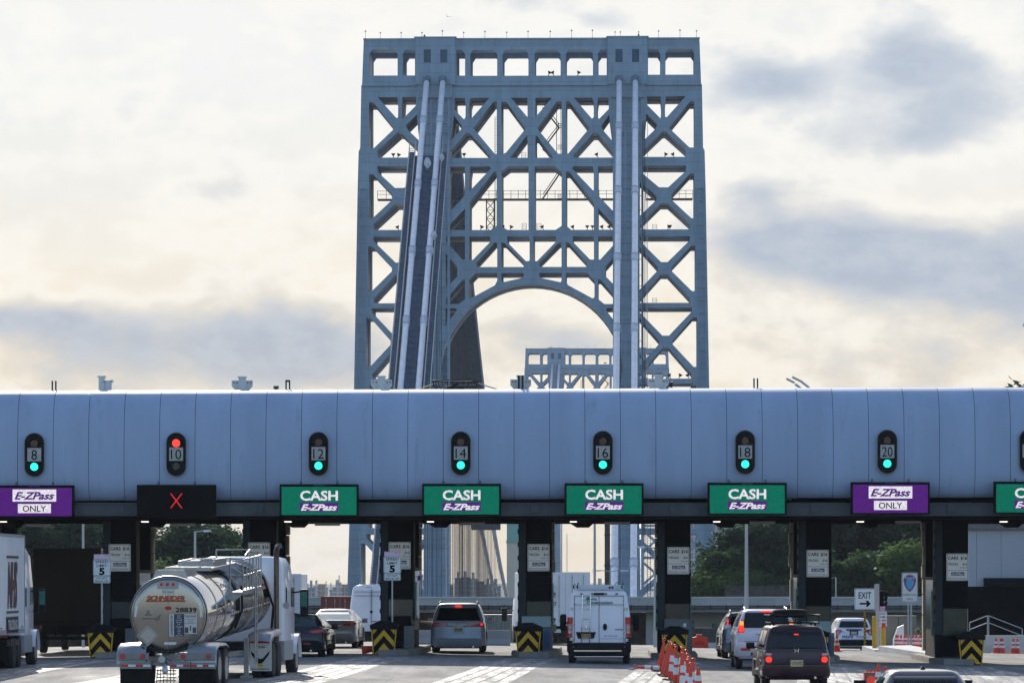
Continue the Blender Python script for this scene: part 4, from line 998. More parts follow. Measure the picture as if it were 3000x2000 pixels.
# exit sign on its striped post
def stripe_post(s, r, h, n=12):
    MB().tube((0, 0, 0), (0, 0, h), r, n=10).build('post', M_yel, s)
    for k in range(n):
        z = h*(k+.3)/n; MB().loft([[(r*1.08*math.cos(a), r*1.08*math.sin(a), z+dz_+.05*math.cos(a)) for a in [2*math.pi*j/10 for j in range(10)]] for dz_ in (0, h/n*.5)], False).build('stripe', M_black, s)
Y = 215; x = WX(1986.5, Y); g = G(x, Y); s = thing('exit_sign', 'white EXIT sign with black arrow on a striped post', 'sign', (x, Y, g))
z0 = WZ(1399, Y)-g
stripe_post(s, .05, z0, 14)
b = MB(); board(b, .955, .965, -.03, .02, .06); b.v = [(a, c_, d+z0) for a, c_, d in b.v]; b.build('board', M_signw, s)
m = outline(MB(), .955, .965, .02, .014, -.03, z0); text_mb(m, 'EXIT', 0, z0+.66, -.036, .30, .58, bold=.012)
m.prism([(-.24, z0+.23), (.08, z0+.23), (.04, z0+.13), (.14, z0+.13), (.26, z0+.27), (.14, z0+.41), (.04, z0+.41), (.08, z0+.31), (-.24, z0+.31)], 'y', -.036, -.031); m.build('lettering', M_black, s)
# traffic signal mast
Y = 205; x = WX(2015.5, Y); g = G(x, Y); s = thing('signal_mast', 'square grey mast carrying a black traffic signal beside the police car', 'traffic signal', (x, Y, g)); h = WZ(1340, Y)-g
MB().box(-.075, .075, -.05, .05, 0, h, .01).box(-.14, -.08, -.06, 0, h-1.15, h-.02).build('pole', M_galv, s); MB().box(-.2, .2, -.14, .14, 0, .12).build('base', M_iron, s)
m = MB().box(.09, .28, -.08, .12, h-.98, h-.30, .03); 
for k in range(3): m.tube((.3, 0, h-.42-k*.22), (.42, -.02, h-.45-k*.22), .1, .11, 12)
m.build('signal_head', M_black, s)
# small regulatory signs on a post, yellow bollards, cabinet
Y = 208; x = WX(2027, Y); g = G(x, Y); s = thing('rule_sign', 'pink and white restriction signs stacked on a thin post', 'sign', (x, Y, g)); 
MB().tube((0, .03, 0), (0, .03, WZ(1378, Y)-g), .03, n=8).build('post', M_galv, s)
for nm, a, b_, w, mm_, lines in (('upper_board', 1378, 1402, .24, M_pink, ('NO', 'STOPPING', 'ANY', 'TIME')), ('lower_board', 1403, 1438, .40, M_signw, ('EMERGENCY', 'VEHICLE', 'ACCESS', 'DO NOT'))):
    z1_, z0_ = WZ(a, Y)-g, WZ(b_, Y)-g; b = MB(); board(b, w, z1_-z0_, -.02, .02, .02); b.v = [(p, q_, r_+z0_) for p, q_, r_ in b.v]; b.build(nm, mm_, s)
    m = outline(MB(), w, z1_-z0_, .008, .008, -.02, z0_)
    for k, l in enumerate(lines): text_mb(m, l, 0, z1_-(k+.7)*(z1_-z0_)/4.6, -.025, (z1_-z0_)/8, w*.8)
    m.build('lettering', mat('sign_red', (.4, .02, .03), .5) if w < .3 else M_black, s)
for q, yt, lb in ((2008.5, 1416, 'tall yellow bollard beside the police car'), (2029.5, 1437, 'yellow bollard with an orange cone on its top')):
    x = WX(q, 203); g = G(x, 203); s = thing('bollard', lb, 'bollard', (x, 203, g), 0, 'yellow steel bollards'); h = WZ(yt, 203)-g
    MB().tube((0, 0, 0), (0, 0, h), .095, n=14).build('post', M_yel, s); MB().tube((0, 0, h), (0, 0, h+.04), .095, .05, n=14).build('cap', M_yel, s)
Y = 209; x = WX(2064, Y); g = G(x, Y)
s = thing('electrical_cabinet', 'large grey-brown electrical cabinet behind the cones', 'cabinet', (x, Y, g)); h = WZ(1413, Y)-g
M_cabt = mat('cabinet_grey_brown', (.20, .19, .165), .5, .2, .1, 2, dirt=.2)
MB().box(-.78, .78, 0, .9, .12, h-.04, .02).build('body', M_cabt, s); MB().box(-.82, .82, -.04, .94, h-.04, h).build('lid', M_cabt, s); MB().box(-.012, .012, -.012, -.001, .2, h-.1).box(.1, .14, -.03, -.001, h*.45, h*.55).build('door_seam', M_iron, s); MB().box(-.8, .8, -.02, .92, 0, .119).build('plinth', M_island, s)
# police inspection sign
Y = 196; x = WX(2089.5, Y); g = G(x, Y); s = thing('inspection_sign', 'tall white sign with purple shield reading INSPECTION AREA', 'sign', (x+.0, Y, g)); z0 = WZ(1382, Y)-g; hb = WZ(1314, Y)-WZ(1382, Y)
MB().tube((-.06, .03, 0), (-.06, .03, z0+hb*.9), .03, n=8).tube((.06, .03, 0), (.06, .03, z0+hb*.9), .035, n=8).build('pole', M_galv, s)
W_ = .67; b = MB(); board(b, W_, hb, -.02, .02, .05); b.v = [(p, q_, r_+z0) for p, q_, r_ in b.v]; b.build('board', M_signw, s)
m = outline(MB(), W_, hb, .015, .013, -.02, z0); text_mb(m, 'INSPECTION', 0, z0+.31, -.026, .085, .55); text_mb(m, 'AREA', 0, z0+.135, -.026, .085, .26); m.build('lettering', M_black, s)
def shield(k, cz): return [(0+k*a, cz+k*b) for a, b in ((0, .34), (.12, .31), (.25, .20), (.27, .08), (.22, -.12), (.12, -.29), (0, -.40), (-.12, -.29), (-.22, -.12), (-.27, .08), (-.25, .20), (-.12, .31))]
cz = z0+hb*.66
MB().prism(shield(1, cz), 'y', -.024, -.0205).build('shield_edge', mat('sign_gold', (.55, .36, .08), .5), s); MB().prism(shield(.94, cz), 'y', -.027, -.0242).build('shield', mat('shield_purple', (.17, .08, .32), .5), s)
MB().prism(shield(.62, cz-.05), 'y', -.030, -.0272).build('shield_centre', mat('shield_blue', (.10, .38, .62), .5), s)
m = MB(); text_mb(m, 'POLICE', 0, cz+.19, -.034, .085, .38, bold=.02); m.build('shield_lettering', M_cwhite, s)
# ============================================================ TREES
def leafmat(name, a, b):
    m = mat(name, a, .75, 0, .45, .55, spec=.25); nt_ = m.node_tree; bs_ = nt_.nodes['Principled BSDF']
    out = nt_.nodes['Material Output']; tr = nt_.nodes.new('ShaderNodeBsdfTranslucent'); tr.inputs[0].default_value = (*b, 1)
    mx = nt_.nodes.new('ShaderNodeMixShader'); mx.inputs[0].default_value = .35
    nt_.links.new(bs_.outputs[0], mx.inputs[1]); nt_.links.new(tr.outputs[0], mx.inputs[2]); nt_.links.new(mx.outputs[0], out.inputs[0]); return m
LM = [leafmat('leaf_dark', (.017, .045, .028), (.025, .062, .024)), leafmat('leaf_mid', (.024, .058, .028), (.042, .095, .028)), leafmat('leaf_light', (.042, .092, .032), (.08, .15, .04))]
M_bark = mat('bark', (.07, .055, .042), .95, 0, .3, 3, bump=.5)
def make_tree(seed, mi, n=7500, label='', hgt=11.0, rad=4.6, leaf=.30):
    r = random.Random(seed); s = thing('broadleaf_tree', label, 'tree', (0, 0, 0), 0, 'trees beyond the overpass')
    m = MB(); top = hgt*.72; m.path([(0, 0, -1), (.1, 0, hgt*.3), (.25, .1, hgt*.55), (.1, .2, top)], [.32, .26, .17, .06], 8)
    cl = []
    for k in range(34):
        a = r.uniform(0, 6.283); e = r.uniform(-.35, 1.0); q_ = rad*r.uniform(.45, 1.0)*math.cos(e*1.2)**.7
        c_ = Vector((math.cos(a)*q_, math.sin(a)*q_*.8, hgt*.60+e*hgt*.36)); cl.append((c_, r.uniform(.8, 1.7)))
    cl.append((Vector((0, 0, hgt*.93)), 1.3))
    for c_, w in cl[::2]: m.path([(0.15, .05, hgt*r.uniform(.2, .5)), tuple(c_*.55+Vector((0, 0, hgt*.2))), tuple(c_)], [.11, .07, .02], 5)
    m.build('trunk', M_bark, s)
    b = MB(); vs = []; fs = []
    for i in range(n):
        c_, w = cl[i % len(cl)] if r.random() < .93 else (Vector((0, 0, hgt*.58)), rad*.55)
        d = Vector((r.gauss(0, 1), r.gauss(0, 1), r.gauss(0, .62)))
        if d.length > 2.1: d = d.normalized()*2.1*r.random()
        p = c_+d*w*.62
        if p.z < hgt*.06: p.z = hgt*.06+r.random()
        u = Vector((r.gauss(0, 1), r.gauss(0, 1), r.gauss(0, .5))).normalized(); v = u.cross(Vector((r.gauss(0, 1), r.gauss(0, 1), r.gauss(0, 1)))).normalized()
        l = leaf*r.uniform(.6, 1.4); o = len(vs); vs += [tuple(p-u*l), tuple(p+v*l*.38), tuple(p+u*l), tuple(p-v*l*.38)]; fs.append((o, o+1, o+2, o+3))
    b.add(vs, fs); b.build('crown', LM[mi], s); return s
protos = [make_tree(11, 0), make_tree(12, 1, hgt=10, rad=4.2), make_tree(13, 2, n=5200, hgt=8, rad=3.8), make_tree(14, 0, hgt=12.5, rad=5.2)]
used = [False]*4
tl = [  # q, Y, top row (2352), kind, label
 (1668, 432, 1268, 1, 'leafy mid-green tree at the left end of the right wood, leaning over the overpass'), (1722, 436, 1205, 0, 'dark tree right behind the tall pale lamp post'), (1630, 428, 1318, 2, 'low light-green bush at the left end of the stone wall'),
 (1764, 440, 1180, 3, 'broad dark tree right of the lamp post above the stone wall'), (1808, 446, 1160, 0, 'dark tree beside the booth behind the maroon SUV'), (1700, 429, 1308, 2, 'yellow-green small tree above the stone wall'),
 (1868, 450, 1130, 3, 'dark tree hidden mostly by the booth behind the maroon SUV'), (1925, 452, 1120, 0, 'dark tree right of the booth behind the maroon SUV'), (1800, 428, 1340, 2, 'light shrub at the right end of the stone wall'),
 (1975, 456, 1100, 3, 'dark tree above the EXIT sign'), (2030, 450, 1120, 0, 'dark tree above the traffic signal mast'), (2085, 448, 1150, 1, 'tree above the inspection sign'), (2130, 444, 1180, 3, 'tree behind the padded column at the right'),
 (1942, 432, 1290, 1, 'lower dark bush left of the EXIT sign'), (2005, 434, 1275, 1, 'lower tree behind the EXIT sign'), (2108, 430, 1240, 2, 'lighter green tree behind the inspection sign'), (2060, 432, 1290, 0, 'lower dark tree between EXIT and inspection signs'),
 (2180, 455, 1140, 0, 'tree behind the far right booth'), (2240, 470, 1010, 3, 'tall tree hidden behind the right side of the canopy'), (2345, 480, 884, 3, 'tree whose tip peeps over the canopy at the right edge'),
 (1850, 434, 1270, 1, 'mid-green tree just right of the light shrub'), (1760, 430, 1330, 0, 'dark bush above the middle of the stone wall'),
 (360, 436, 1235, 0, 'dark tree between the left booths, nearest the booth'), (408, 440, 1222, 1, 'mid-green tree left of the one-armed lamp post'), (452, 434, 1205, 0, 'dark tree behind the one-armed lamp post'), (500, 438, 1208, 1, 'green tree right of the one-armed lamp post'), (536, 432, 1262, 1, 'smaller tree beside the booth over the tanker'),
 (380, 428, 1290, 2, 'low light-green bush behind the tanker top'), (75, 440, 1190, 3, 'dark tree right of the white trailer top'), (128, 444, 1180, 0, 'dark tree above the dark box truck left part'), (180, 440, 1185, 3, 'dark tree behind the grey post at the left'), (222, 446, 1190, 1, 'tree beside the left shaded booth'), (20, 446, 1150, 0, 'dark tree at the left edge'), (470, 430, 1300, 1, 'low tree behind the tanker handrail'),
]
pool = {}
for q, Y, yt, k, lb in tl:
    x = WX(q, Y); g = terrain(x, Y); H0 = (11.0, 10.0, 8.0, 12.5)[k]; base = max(g-1, -3); h = WZ(yt, Y)-base
    lb = ' '.join(lb.split()[:15])
    if not used[k]: o = protos[k]; used[k] = True; o['label'] = lb
    else: o = dup(protos[k], label=lb)
    f = h/(H0*1.0); o.location = (x, Y, base); w = max(.85, min(1.6, f)) if f < 1.5 else 1.45
    o.scale = (w, w, f); o.rotation_euler = (0, 0, random.uniform(0, 6.28))
# ============================================================ FAR CITY
def far_mat(name, c):
    m = mat(name, c, .8, 0, .06, .02); nt_ = m.node_tree; b_ = nt_.nodes['Principled BSDF']; old = b_.inputs['Base Color'].links[0].from_socket
    tc_ = nt_.nodes.new('ShaderNodeTexCoord'); br = nt_.nodes.new('ShaderNodeTexBrick'); br.inputs['Scale'].default_value = .22
    mp_ = nt_.nodes.new('ShaderNodeMapping'); mp_.inputs['Rotation'].default_value = (R(90), 0, 0); nt_.links.new(tc_.outputs['Object'], mp_.inputs[0]); nt_.links.new(mp_.outputs[0], br.inputs['Vector'])
    br.offset = 0; br.inputs['Mortar Size'].default_value = .07; br.inputs['Brick Width'].default_value = .75; br.inputs['Row Height'].default_value = .7
    mx = nt_.nodes.new('ShaderNodeMix'); mx.data_type = 'RGBA'; nt_.links.new(br.outputs['Fac'], mx.inputs[0]); mx.inputs[6].default_value = (c[0]*.45, c[1]*.5, c[2]*.6, 1); nt_.links.new(old, mx.inputs[7]); nt_.links.new(mx.outputs[2], b_.inputs['Base Color']); return m
FM = [far_mat('far_brick', (.34, .25, .21)), far_mat('far_stone', (.46, .43, .39)), far_mat('far_glass', (.28, .33, .38)), far_mat('far_pale', (.55, .53, .50))]
M_tealp = mat('teal_copper', (.12, .42, .36), .6, 0, .08, .1); M_beigep = mat('beige_render', (.60, .55, .46), .8, 0, .05, .05)
def building(q0, q1, ytop, Y, mi, label, extra=0, mm_=None):
    xa, xb = WX(q0, Y), WX(q1, Y); zt_ = WZ(ytop, Y); w = xb-xa; zb_ = -60; s = thing('apartment_building', label, 'building', ((xa+xb)/2, Y, zb_), 0, 'distant city buildings'); H = zt_-zb_
    MB().box(-w/2, w/2, 0, max(w*.8, 15), 0, H).build('wall', mm_ or FM[mi], s)
    m = MB().box(-w/2-.3, w/2+.3, -.3, max(w*.8, 15)+.3, H, H+1.0)
    if extra: m.box(-w*.2, w*.12, 2, 8, H+1.0, H+5.0)
    if extra > 1: m.tube((w*.25, 5, H+1), (w*.25, 5, H+6), 2.0, n=8); m.tube((w*.25, 5, H+6), (w*.25, 5, H+8), 2.2, .2, n=8)
    m.build('roof', FM[mi], s); return s
rb = random.Random(4)
spots = [(688, 700, 1352), (698, 706, 1344), (707, 722, 1352), (720, 733, 1348), (731, 745, 1344), (746, 751, 1352), (757, 762, 1357), (764, 786, 1351), (785, 799, 1345), (776, 781, 1341), (799, 812, 1352), (664, 678, 1356), (676, 690, 1350),
         (966, 975, 1334), (975, 990, 1342), (1006, 1018, 1340), (1022, 1040, 1346), (1044, 1062, 1330), (1060, 1078, 1328), (1078, 1096, 1332), (1094, 1112, 1338), (1112, 1130, 1344), (1130, 1150, 1348), (1270, 1290, 1338), (1288, 1312, 1344), (1318, 1340, 1334), (1342, 1362, 1346), (1366, 1392, 1348), (1400, 1420, 1345)]
wd = ['low brick block', 'pale stone block', 'blue-grey block', 'cream slab']
for i, (a, b_, yt) in enumerate(spots):
    place = 'left of the white high-roof van' if a < 870 else ('seen through the suspender ropes' if a < 1200 else 'between the booth and the bright cables')
    building(a, b_, yt, 2600+rb.randint(0, 900), i % 4, f'hazy far {wd[i % 4]} in the skyline {place}'.replace('skyline', 'skyline'), min(1, (i*7) % 4))
building(1572, 1616, 1120, 1960, 3, 'pale high-rise showing through the right tower leg')
building(1625, 1700, 1150, 2050, 1, 'tall stone apartment tower right of the bridge tower, behind the trees')
building(1440, 1475, 1216, 2000, 1, 'narrow stone high-rise behind the ladder of the right tower leg')
building(528, 566, 1232, 1900, 2, 'blue-grey high-rise behind the left trees')
s = building(1164, 1205, 1246, 1900, 3, 'beige high-rise with a teal top beside the lane 14 booth', 0, M_beigep)
MB().box(-3.6, 3.6, -.5, 6, 0, 9).build('teal_top', M_tealp, s).location = (0, 0, WZ(1246, 1900)+60)
# ============================================================ RIGHT HAND END OF THE PLAZA
M_panelw = mat('dimmed_white_panel', (.34, .38, .44), .5, 0, .05, .6)  # white panels toned down; dimness of this end put into the colour
Y = 232; s = thing('plaza_building', 'pale panelled building wall with a dark roof edge behind the right booth', 'building', (WX(2224, Y), Y, -1.6)); W_ = 9
zt_ = WZ(1216, Y)+1.6; zb_ = WZ(1346, Y)+1.6; x_ = [0, .41, 1.62, 2.9, 4.2, 5.5, 6.8, 9]
m = MB()
for a, b_ in zip(x_, x_[1:]): m.box(a+.006, b_-.006, 0, .1, zb_, zt_)
m.build('wall_panel', M_panelw, s); MB().box(-.0, W_, .1, 6, 0, zt_).build('wall', M_booth2, s); MB().box(-.1, W_, -.35, 6, zt_+.01, zt_+.3).build('roof', M_cab, s)
MB().box(.75, W_, -.6, -.02, zb_+.0, zb_+.42).build('awning', M_booth, s)
def rail(pts, label):
    m = MB()
    for dz_ in (0, -.32): m.path([(a, Y_, z+dz_) for a, Y_, z in pts], .022, 6)
    for a, Y_, z in pts: m.tube((a, Y_, z-1.0), (a, Y_, z), .02, n=6)
    o = m.build('handrail', M_galv); tag(o, label, 'handrail', 'stair handrails')
Y = 214
rail([(WX(2227, Y), Y, WZ(1429, Y)), (WX(2268, Y), Y, WZ(1413, Y))], 'bright handrail rising to the right before the dark stair'); rail([(WX(2271, Y), Y, WZ(1413, Y)), (WX(2348, Y), Y, WZ(1443, Y))], 'bright handrail descending to the right edge')
M_wall = mat('whitewashed_concrete', (.56, .55, .50), .8, 0, .08, .8, dirt=.25)
x0, x1 = WX(2238, 207), WX(2520, 207); o = MB().box(x0, x1, 207, 207.3, -1.2, WZ(1458, 207)).box(x0-.1, x1, 206.4, 206.99, -1.2, WZ(1482, 207)).build('low_wall', M_wall); tag(o, 'low pale wall with a kerb behind the far right cones', 'wall')
Y = 203; x0, x1 = WX(2066, Y), WX(2124, Y); P = []
for k in range(13): t_ = k/12; P.append((lerp(x0, x1, t_), WZ(lerp(1474, 1458, sm(0, .35, t_)), Y)))
o = MB().prism([(x1, -1.2), (x0, -1.2)]+P, 'y', Y, Y+.35).build('plastic_barrier', M_wall); tag(o, 'white curved-top barrier behind the group of cones', 'barrier')
Y = 204.5; P = [(WX(2052, Y), -1), (WX(2052, Y), WZ(1468, Y)), (WX(2062, Y), WZ(1440, Y)), (WX(2076, Y), WZ(1434, Y)), (WX(2078, Y), -1)]
o = MB().prism(P, 'y', Y, Y+.3).build('plastic_barrier', M_white); tag(o, 'small white barrier end left of the inspection sign pole', 'barrier')
s = thing('gold_shield_marker', 'small gold shield on a dark plate behind the cones', 'sign', (WX(2109, 205), 205, WZ(1458, 205)))
MB().prism(shield(.42, .15), 'y', 0, .02).build('shield_edge', MATS['sign_gold'], s); MB().prism(shield(.33, .15), 'y', -.01, -.002).build('shield_centre', mat('olive_dark', (.05, .055, .04), .6), s)
MB().box(-.02, .02, .02, .05, -1.4, .1).build('post', M_iron, s)
o = MB().prism([(WX(2000, 200), 198), (WX(2128, 200), 196), (WX(2128, 200), 206), (WX(2020, 200), 210)], 'z', -1.2, G(WX(2060, 200), 201)+.12).build('pavement', M_conc); struct(o)
o = MB().prism([(WX(2112, 180)-.4, 166), (WX(2150, 180), 165), (WX(2150, 180), 192), (WX(2100, 180)-.6, 190)], 'z', -1, G(WX(2130, 176), 176)+.22).build('kerb', M_conc); struct(o)
# ============================================================ CONES
def cone_obj(h, r0, bands, name='traffic_cone', tall=False):
    s = thing(name, 'cone', 'cone', (0, 0, 0)); m = MB()
    rt = .035
    def rad_(z): return lerp(r0, rt, z/h)
    m.loft([[(rad_(z)*math.cos(a), rad_(z)*math.sin(a), z) for a in [2*math.pi*j/16 for j in range(16)]] for z in (.03, h*.5, h)]); m.build('body', M_or, s)
    for a0, a1 in bands:
        MB().loft([[((rad_(z)+.005)*math.cos(a), (rad_(z)+.005)*math.sin(a), z) for a in [2*math.pi*j/16 for j in range(16)]] for z in (a0*h, a1*h)], cap=False).build('reflective_band', M_cwhite, s)
    if tall: m = MB().tube((0, 0, h), (0, 0, h+.05), .02, n=8); m.path([(.045*math.cos(a), 0, h+.08+.035*math.sin(a)) for a in [2*math.pi*j/10 for j in range(10)]], .014, 5, True); m.build('loop_handle', M_or, s)
    MB().box(-.19, .19, -.19, .19, 0, .035, .015).build('base', M_blk if tall else M_or, s)
    return s
cA = cone_obj(.90, .085, [(.28, .50), (.58, .78)], 'channel_cone', True); cB = cone_obj(.90, .11, [], 'channel_cone', True); cC = cone_obj(.88, .15, [(.40, .56), (.66, .80)]); cD = cone_obj(.62, .13, [(.38, .54), (.66, .80)])
cused = {}
def put(proto, loc, rot, label, group=None, sc_=1.0, cat='traffic cone'):
    if id(proto) not in cused: cused[id(proto)] = 1; o = proto
    else: o = dup(proto)
    o['label'] = label; o['category'] = cat
    if group: o['group'] = group
    o.location = loc; o.rotation_euler = rot; o.scale = (sc_,)*3; return o
def solve_top(px, py, h):
    Y = 140
    for _ in range(40): X = (px-1500)*Y/F; Y = (CAMH-G(X, Y)-h)*F/(py-HZ)
    return X, Y
row = [(118, 1165, 'B'), (158, 1192, 'B'), (183, 1202, 'B'), (205, 1222, 'A'), (232, 1228, 'A'), (250, 1247, 'A'), (272, 1243, 'A'), (298, 1257, 'B'), (325, 1275, 'A'), (310, 1305, 'A'), (345, 1312, 'A'), (368, 1342, 'A'), (397, 1357, 'A'), (352, 1366, 'A'), (376, 1398, 'A')]
ordn = ['farthest', 'second', 'third', 'fourth', 'fifth', 'sixth', 'seventh', 'eighth', 'ninth', 'tenth', 'eleventh', 'twelfth', 'thirteenth', 'fourteenth', 'fifteenth']
for i, (cx_, cy_, k) in enumerate(row):
    X, Y = solve_top(1900+cx_*.3188, 1500+cy_*.3188, .97); ln = random.uniform(0, .16) if i > 2 else .2
    put({'A': cA, 'B': cB}[k], (X-.07*(i < 3)*1.0, Y, G(X, Y)), (0, ln*(.9 if i < 13 else .3), random.uniform(-.5, .5)), f'{ordn[i]} orange {"and white banded" if k == "A" else "plain"} cone from the booth in the leaning row', 'row of orange cones by the white van lane')
X, Y = solve_top(1900+457*.3188, 1500+1424*.3188, .88); put(cC, (X, Y, G(X, Y)), (0, 0, .3), 'wide orange and white cone standing alone in front of the leaning row', 'wide traffic cones')
X, Y = on_road(1957, 1967); put(cA, (X, Y, G(X, Y)+.09), (0, R(-86), R(-6)), 'orange and white cone lying flat left of the leaning row', 'row of orange cones by the white van lane')
X, Y = on_road(1060, 1917); put(cC, (X, Y, G(X, Y)+.16), (0, R(82), R(4)), 'orange cone fallen on its side by the crash cushion near the silver sedan', 'wide traffic cones')
for px_, py_, lb in ((2573, 1945, 'nearest orange and white cone left of the grey hatchback'), (2594, 1950, 'second orange and white cone touching the grey hatchback roof in view')):
    X, Y = solve_top(px_, py_, .88); put(cC, (X, Y, G(X, Y)), (0, 0, .1), lb, 'wide traffic cones')
for i, cx_ in enumerate((708, 722, 752, 786, 803, 838, 862, 890, 928, 945, 963)):
    px_ = 2400+cx_*.3188; Y = 199+(i % 3)*.7; X = (px_-1500)*Y/F
    put(cD, (X, Y, G(X, Y)+.1), (0, 0, i), f'{ordn[i] if i else "leftmost"} small cone from the left in the group by the white barrier', 'small cones by the white barrier')
for i, cx_ in enumerate((1625, 1668, 1685, 1785, 1822)):
    px_ = 2400+cx_*.3188; Y = 203; X = (px_-1500)*Y/F
    put(cD, (X, Y, G(X, Y)+.0), (0, 0, i), f'{"first second third fourth fifth".split()[i]} small shaded cone from the left before the far right wall', 'small cones before the far right wall', 1.05)
q = 2029.5; x = WX(q, 203); put(cD, (x, 203, G(x, 203)+(WZ(1437, 203)-G(x, 203))-.05), (0, 0, 0), 'orange cone stuck on top of the yellow bollard', 'small cones by the white barrier', .8)
X, Y = (2452-1500)/F*172, 172; put(cD, (X, Y, G(X, Y)+.2), (0, 0, 0), 'small cone right beside the booth behind the maroon SUV', 'small cones by the white barrier')
# red barricade box with a lamp
Y = 116; X = (2550-1500)*Y/F; g = G(X, Y); s = thing('warning_box', 'red and grey warning box with a round red lamp at the bottom right', 'warning lamp', (X, Y, g)); z1 = CAMH+(HZ-1971)*Y/F-g
MB().box(-.13, .17, 0, .3, 0, z1, .02).build('case', M_cab, s); m = MB().box(-.15, -.131, -.01, .3, 0, z1+.02).box(-.15, .19, -.01, .3, z1, z1+.03).box(.17, .19, -.01, .3, 0, z1); m.build('frame', M_or, s)
MB().tube((.02, -.02, z1-.17), (.02, -.0, z1-.17), .11, n=20).build('lamp', mat('warning_red', (.65, .04, .02), .35, emit=(.5, .03, .01), estr=.3), s)
m = MB(); 
for k in range(3): m.prism([(-.1+k*.09, z1+.032), (-.05+k*.09, z1+.032), (-.03+k*.09, z1+.09), (-.08+k*.09, z1+.09)], 'y', 0, .01)
m.build('top_stripes', M_or, s)
X, Y = on_road(1851, 1962); o = MB(); rr_ = random.Random(9); vs = [(rr_.uniform(-.16, .16), rr_.uniform(-.12, .12), rr_.uniform(0, .09)) for _ in range(14)]; o.add(vs, [(i, (i+3) % 14, (i+5) % 14) for i in range(14)]+[(i, (i+1) % 14, (i+4) % 14) for i in range(14)])
for i in range(len(o.mi)): o.mi[i] = i % 2
o = o.build('litter', [MATS['reflective_white'], mat('blue_plastic', (.03, .16, .45), .5)]); o.location = (X, Y, G(X, Y)+.01); tag(o, 'crumpled blue and white litter on the road right of the white van', 'litter')
# ============================================================ VEHICLES
def paint(name, c, metal=.0, rough=.3, coat=.6): return mat(name, c, rough, metal, .04, .8, coat=coat, spec=.35 if sum(c) < .2 else .5)
M_tyre = mat('tyre_rubber', (.018, .018, .019), .8, 0, .25, 8)
M_rimv = mat('alloy_rim', (.38, .40, .42), .35, .8, .1, 3)
M_cglass = mat('car_glass', (.006, .009, .011), .06, 0, .1, 2, spec=.45)
M_cglass2 = mat('reflecting_car_glass', (.10, .15, .16), .08, .3, .3, 3, spec=.9)
M_trim = mat('black_trim', (.010, .011, .013), .6, 0, .2, 3, spec=.2)
M_chrome = mat('chrome_trim', (.62, .64, .66), .18, 1.0, .05, 2)
M_lampr = mat('tail_lamp_red', (.50, .015, .02), .18, 0, .15, 9, coat=.6)
M_lamplit = mat('tail_lamp_lit', (.7, .02, .01), .3, emit=(1, .03, .015), estr=.75)
M_lampamb = mat('tail_lamp_amber', (.7, .25, .02), .3, emit=(1, .32, .03), estr=.75)
M_lampc = mat('lamp_clear', (.45, .45, .47), .15, .2, .15, 9)
M_plate = mat('plate_yellow', (.52, .46, .26), .5, 0, .08, 5)
M_platew = mat('plate_white', (.6, .6, .6), .5, 0, .08, 5)
def rring(y0, y1, w0, z, r, w1=None, bow=0.0):
    """rounded rectangle, w0 half width at the rear, w1 at the front; starts at the rear centre"""
    w1 = w0 if w1 is None else w1; out = []
    for cx, cy_, a0, w in ((w0-r, y0+r, -90, w0), (w1-r, y1-r, 0, w1), (-(w1-r), y1-r, 90, w1), (-(w0-r), y0+r, 180, w0)):
        for k in range(5):
            a = R(a0+90*k/4); x = cx+r*math.cos(a); y = cy_+r*math.sin(a); out.append((x, y-bow*(1-(x/w0)**2)*(1 if a0 in (-90, 180) else 0), z))
    return out
def wheels(s, W, ys, r=.33, tw=.22, label=None, rim=True, dual=False):
    for y in ys:
        for sg in (-1, 1):
            xo = sg*(W/2-.02); xi = sg*(W/2-.02-tw*(2.15 if dual else 1))
            m = MB(); a, b = sorted((xo, xi)); e = .03
            parts = [(a, b)] if not dual else [(a, a+tw), (b-tw, b)]
            for p, q in parts:
                m.loft([[(x, y+rr_*math.cos(t_), r+rr_*math.sin(t_)) for t_ in [2*math.pi*j/24 for j in range(24)]] for x, rr_ in ((p, r*.62), (p, r-.05), (p+e, r), (q-e, r), (q, r-.05), (q, r*.62))])
            o = m.build('wheel', M_tyre, s)
            if rim:
                m = MB().tube((xo-sg*.03, y, r), (xo+sg*.004, y, r), r*.6, n=18)
                for k in range(5): t_ = 2*math.pi*k/5; m.box(xo-sg*.0+sg*.004, xo+sg*.012, y-.03+.3*r*math.cos(t_), y+.03+.3*r*math.cos(t_), r-.03+.3*r*math.sin(t_), r+.03+.3*r*math.sin(t_))
                m.build('rim', M_rimv, o)
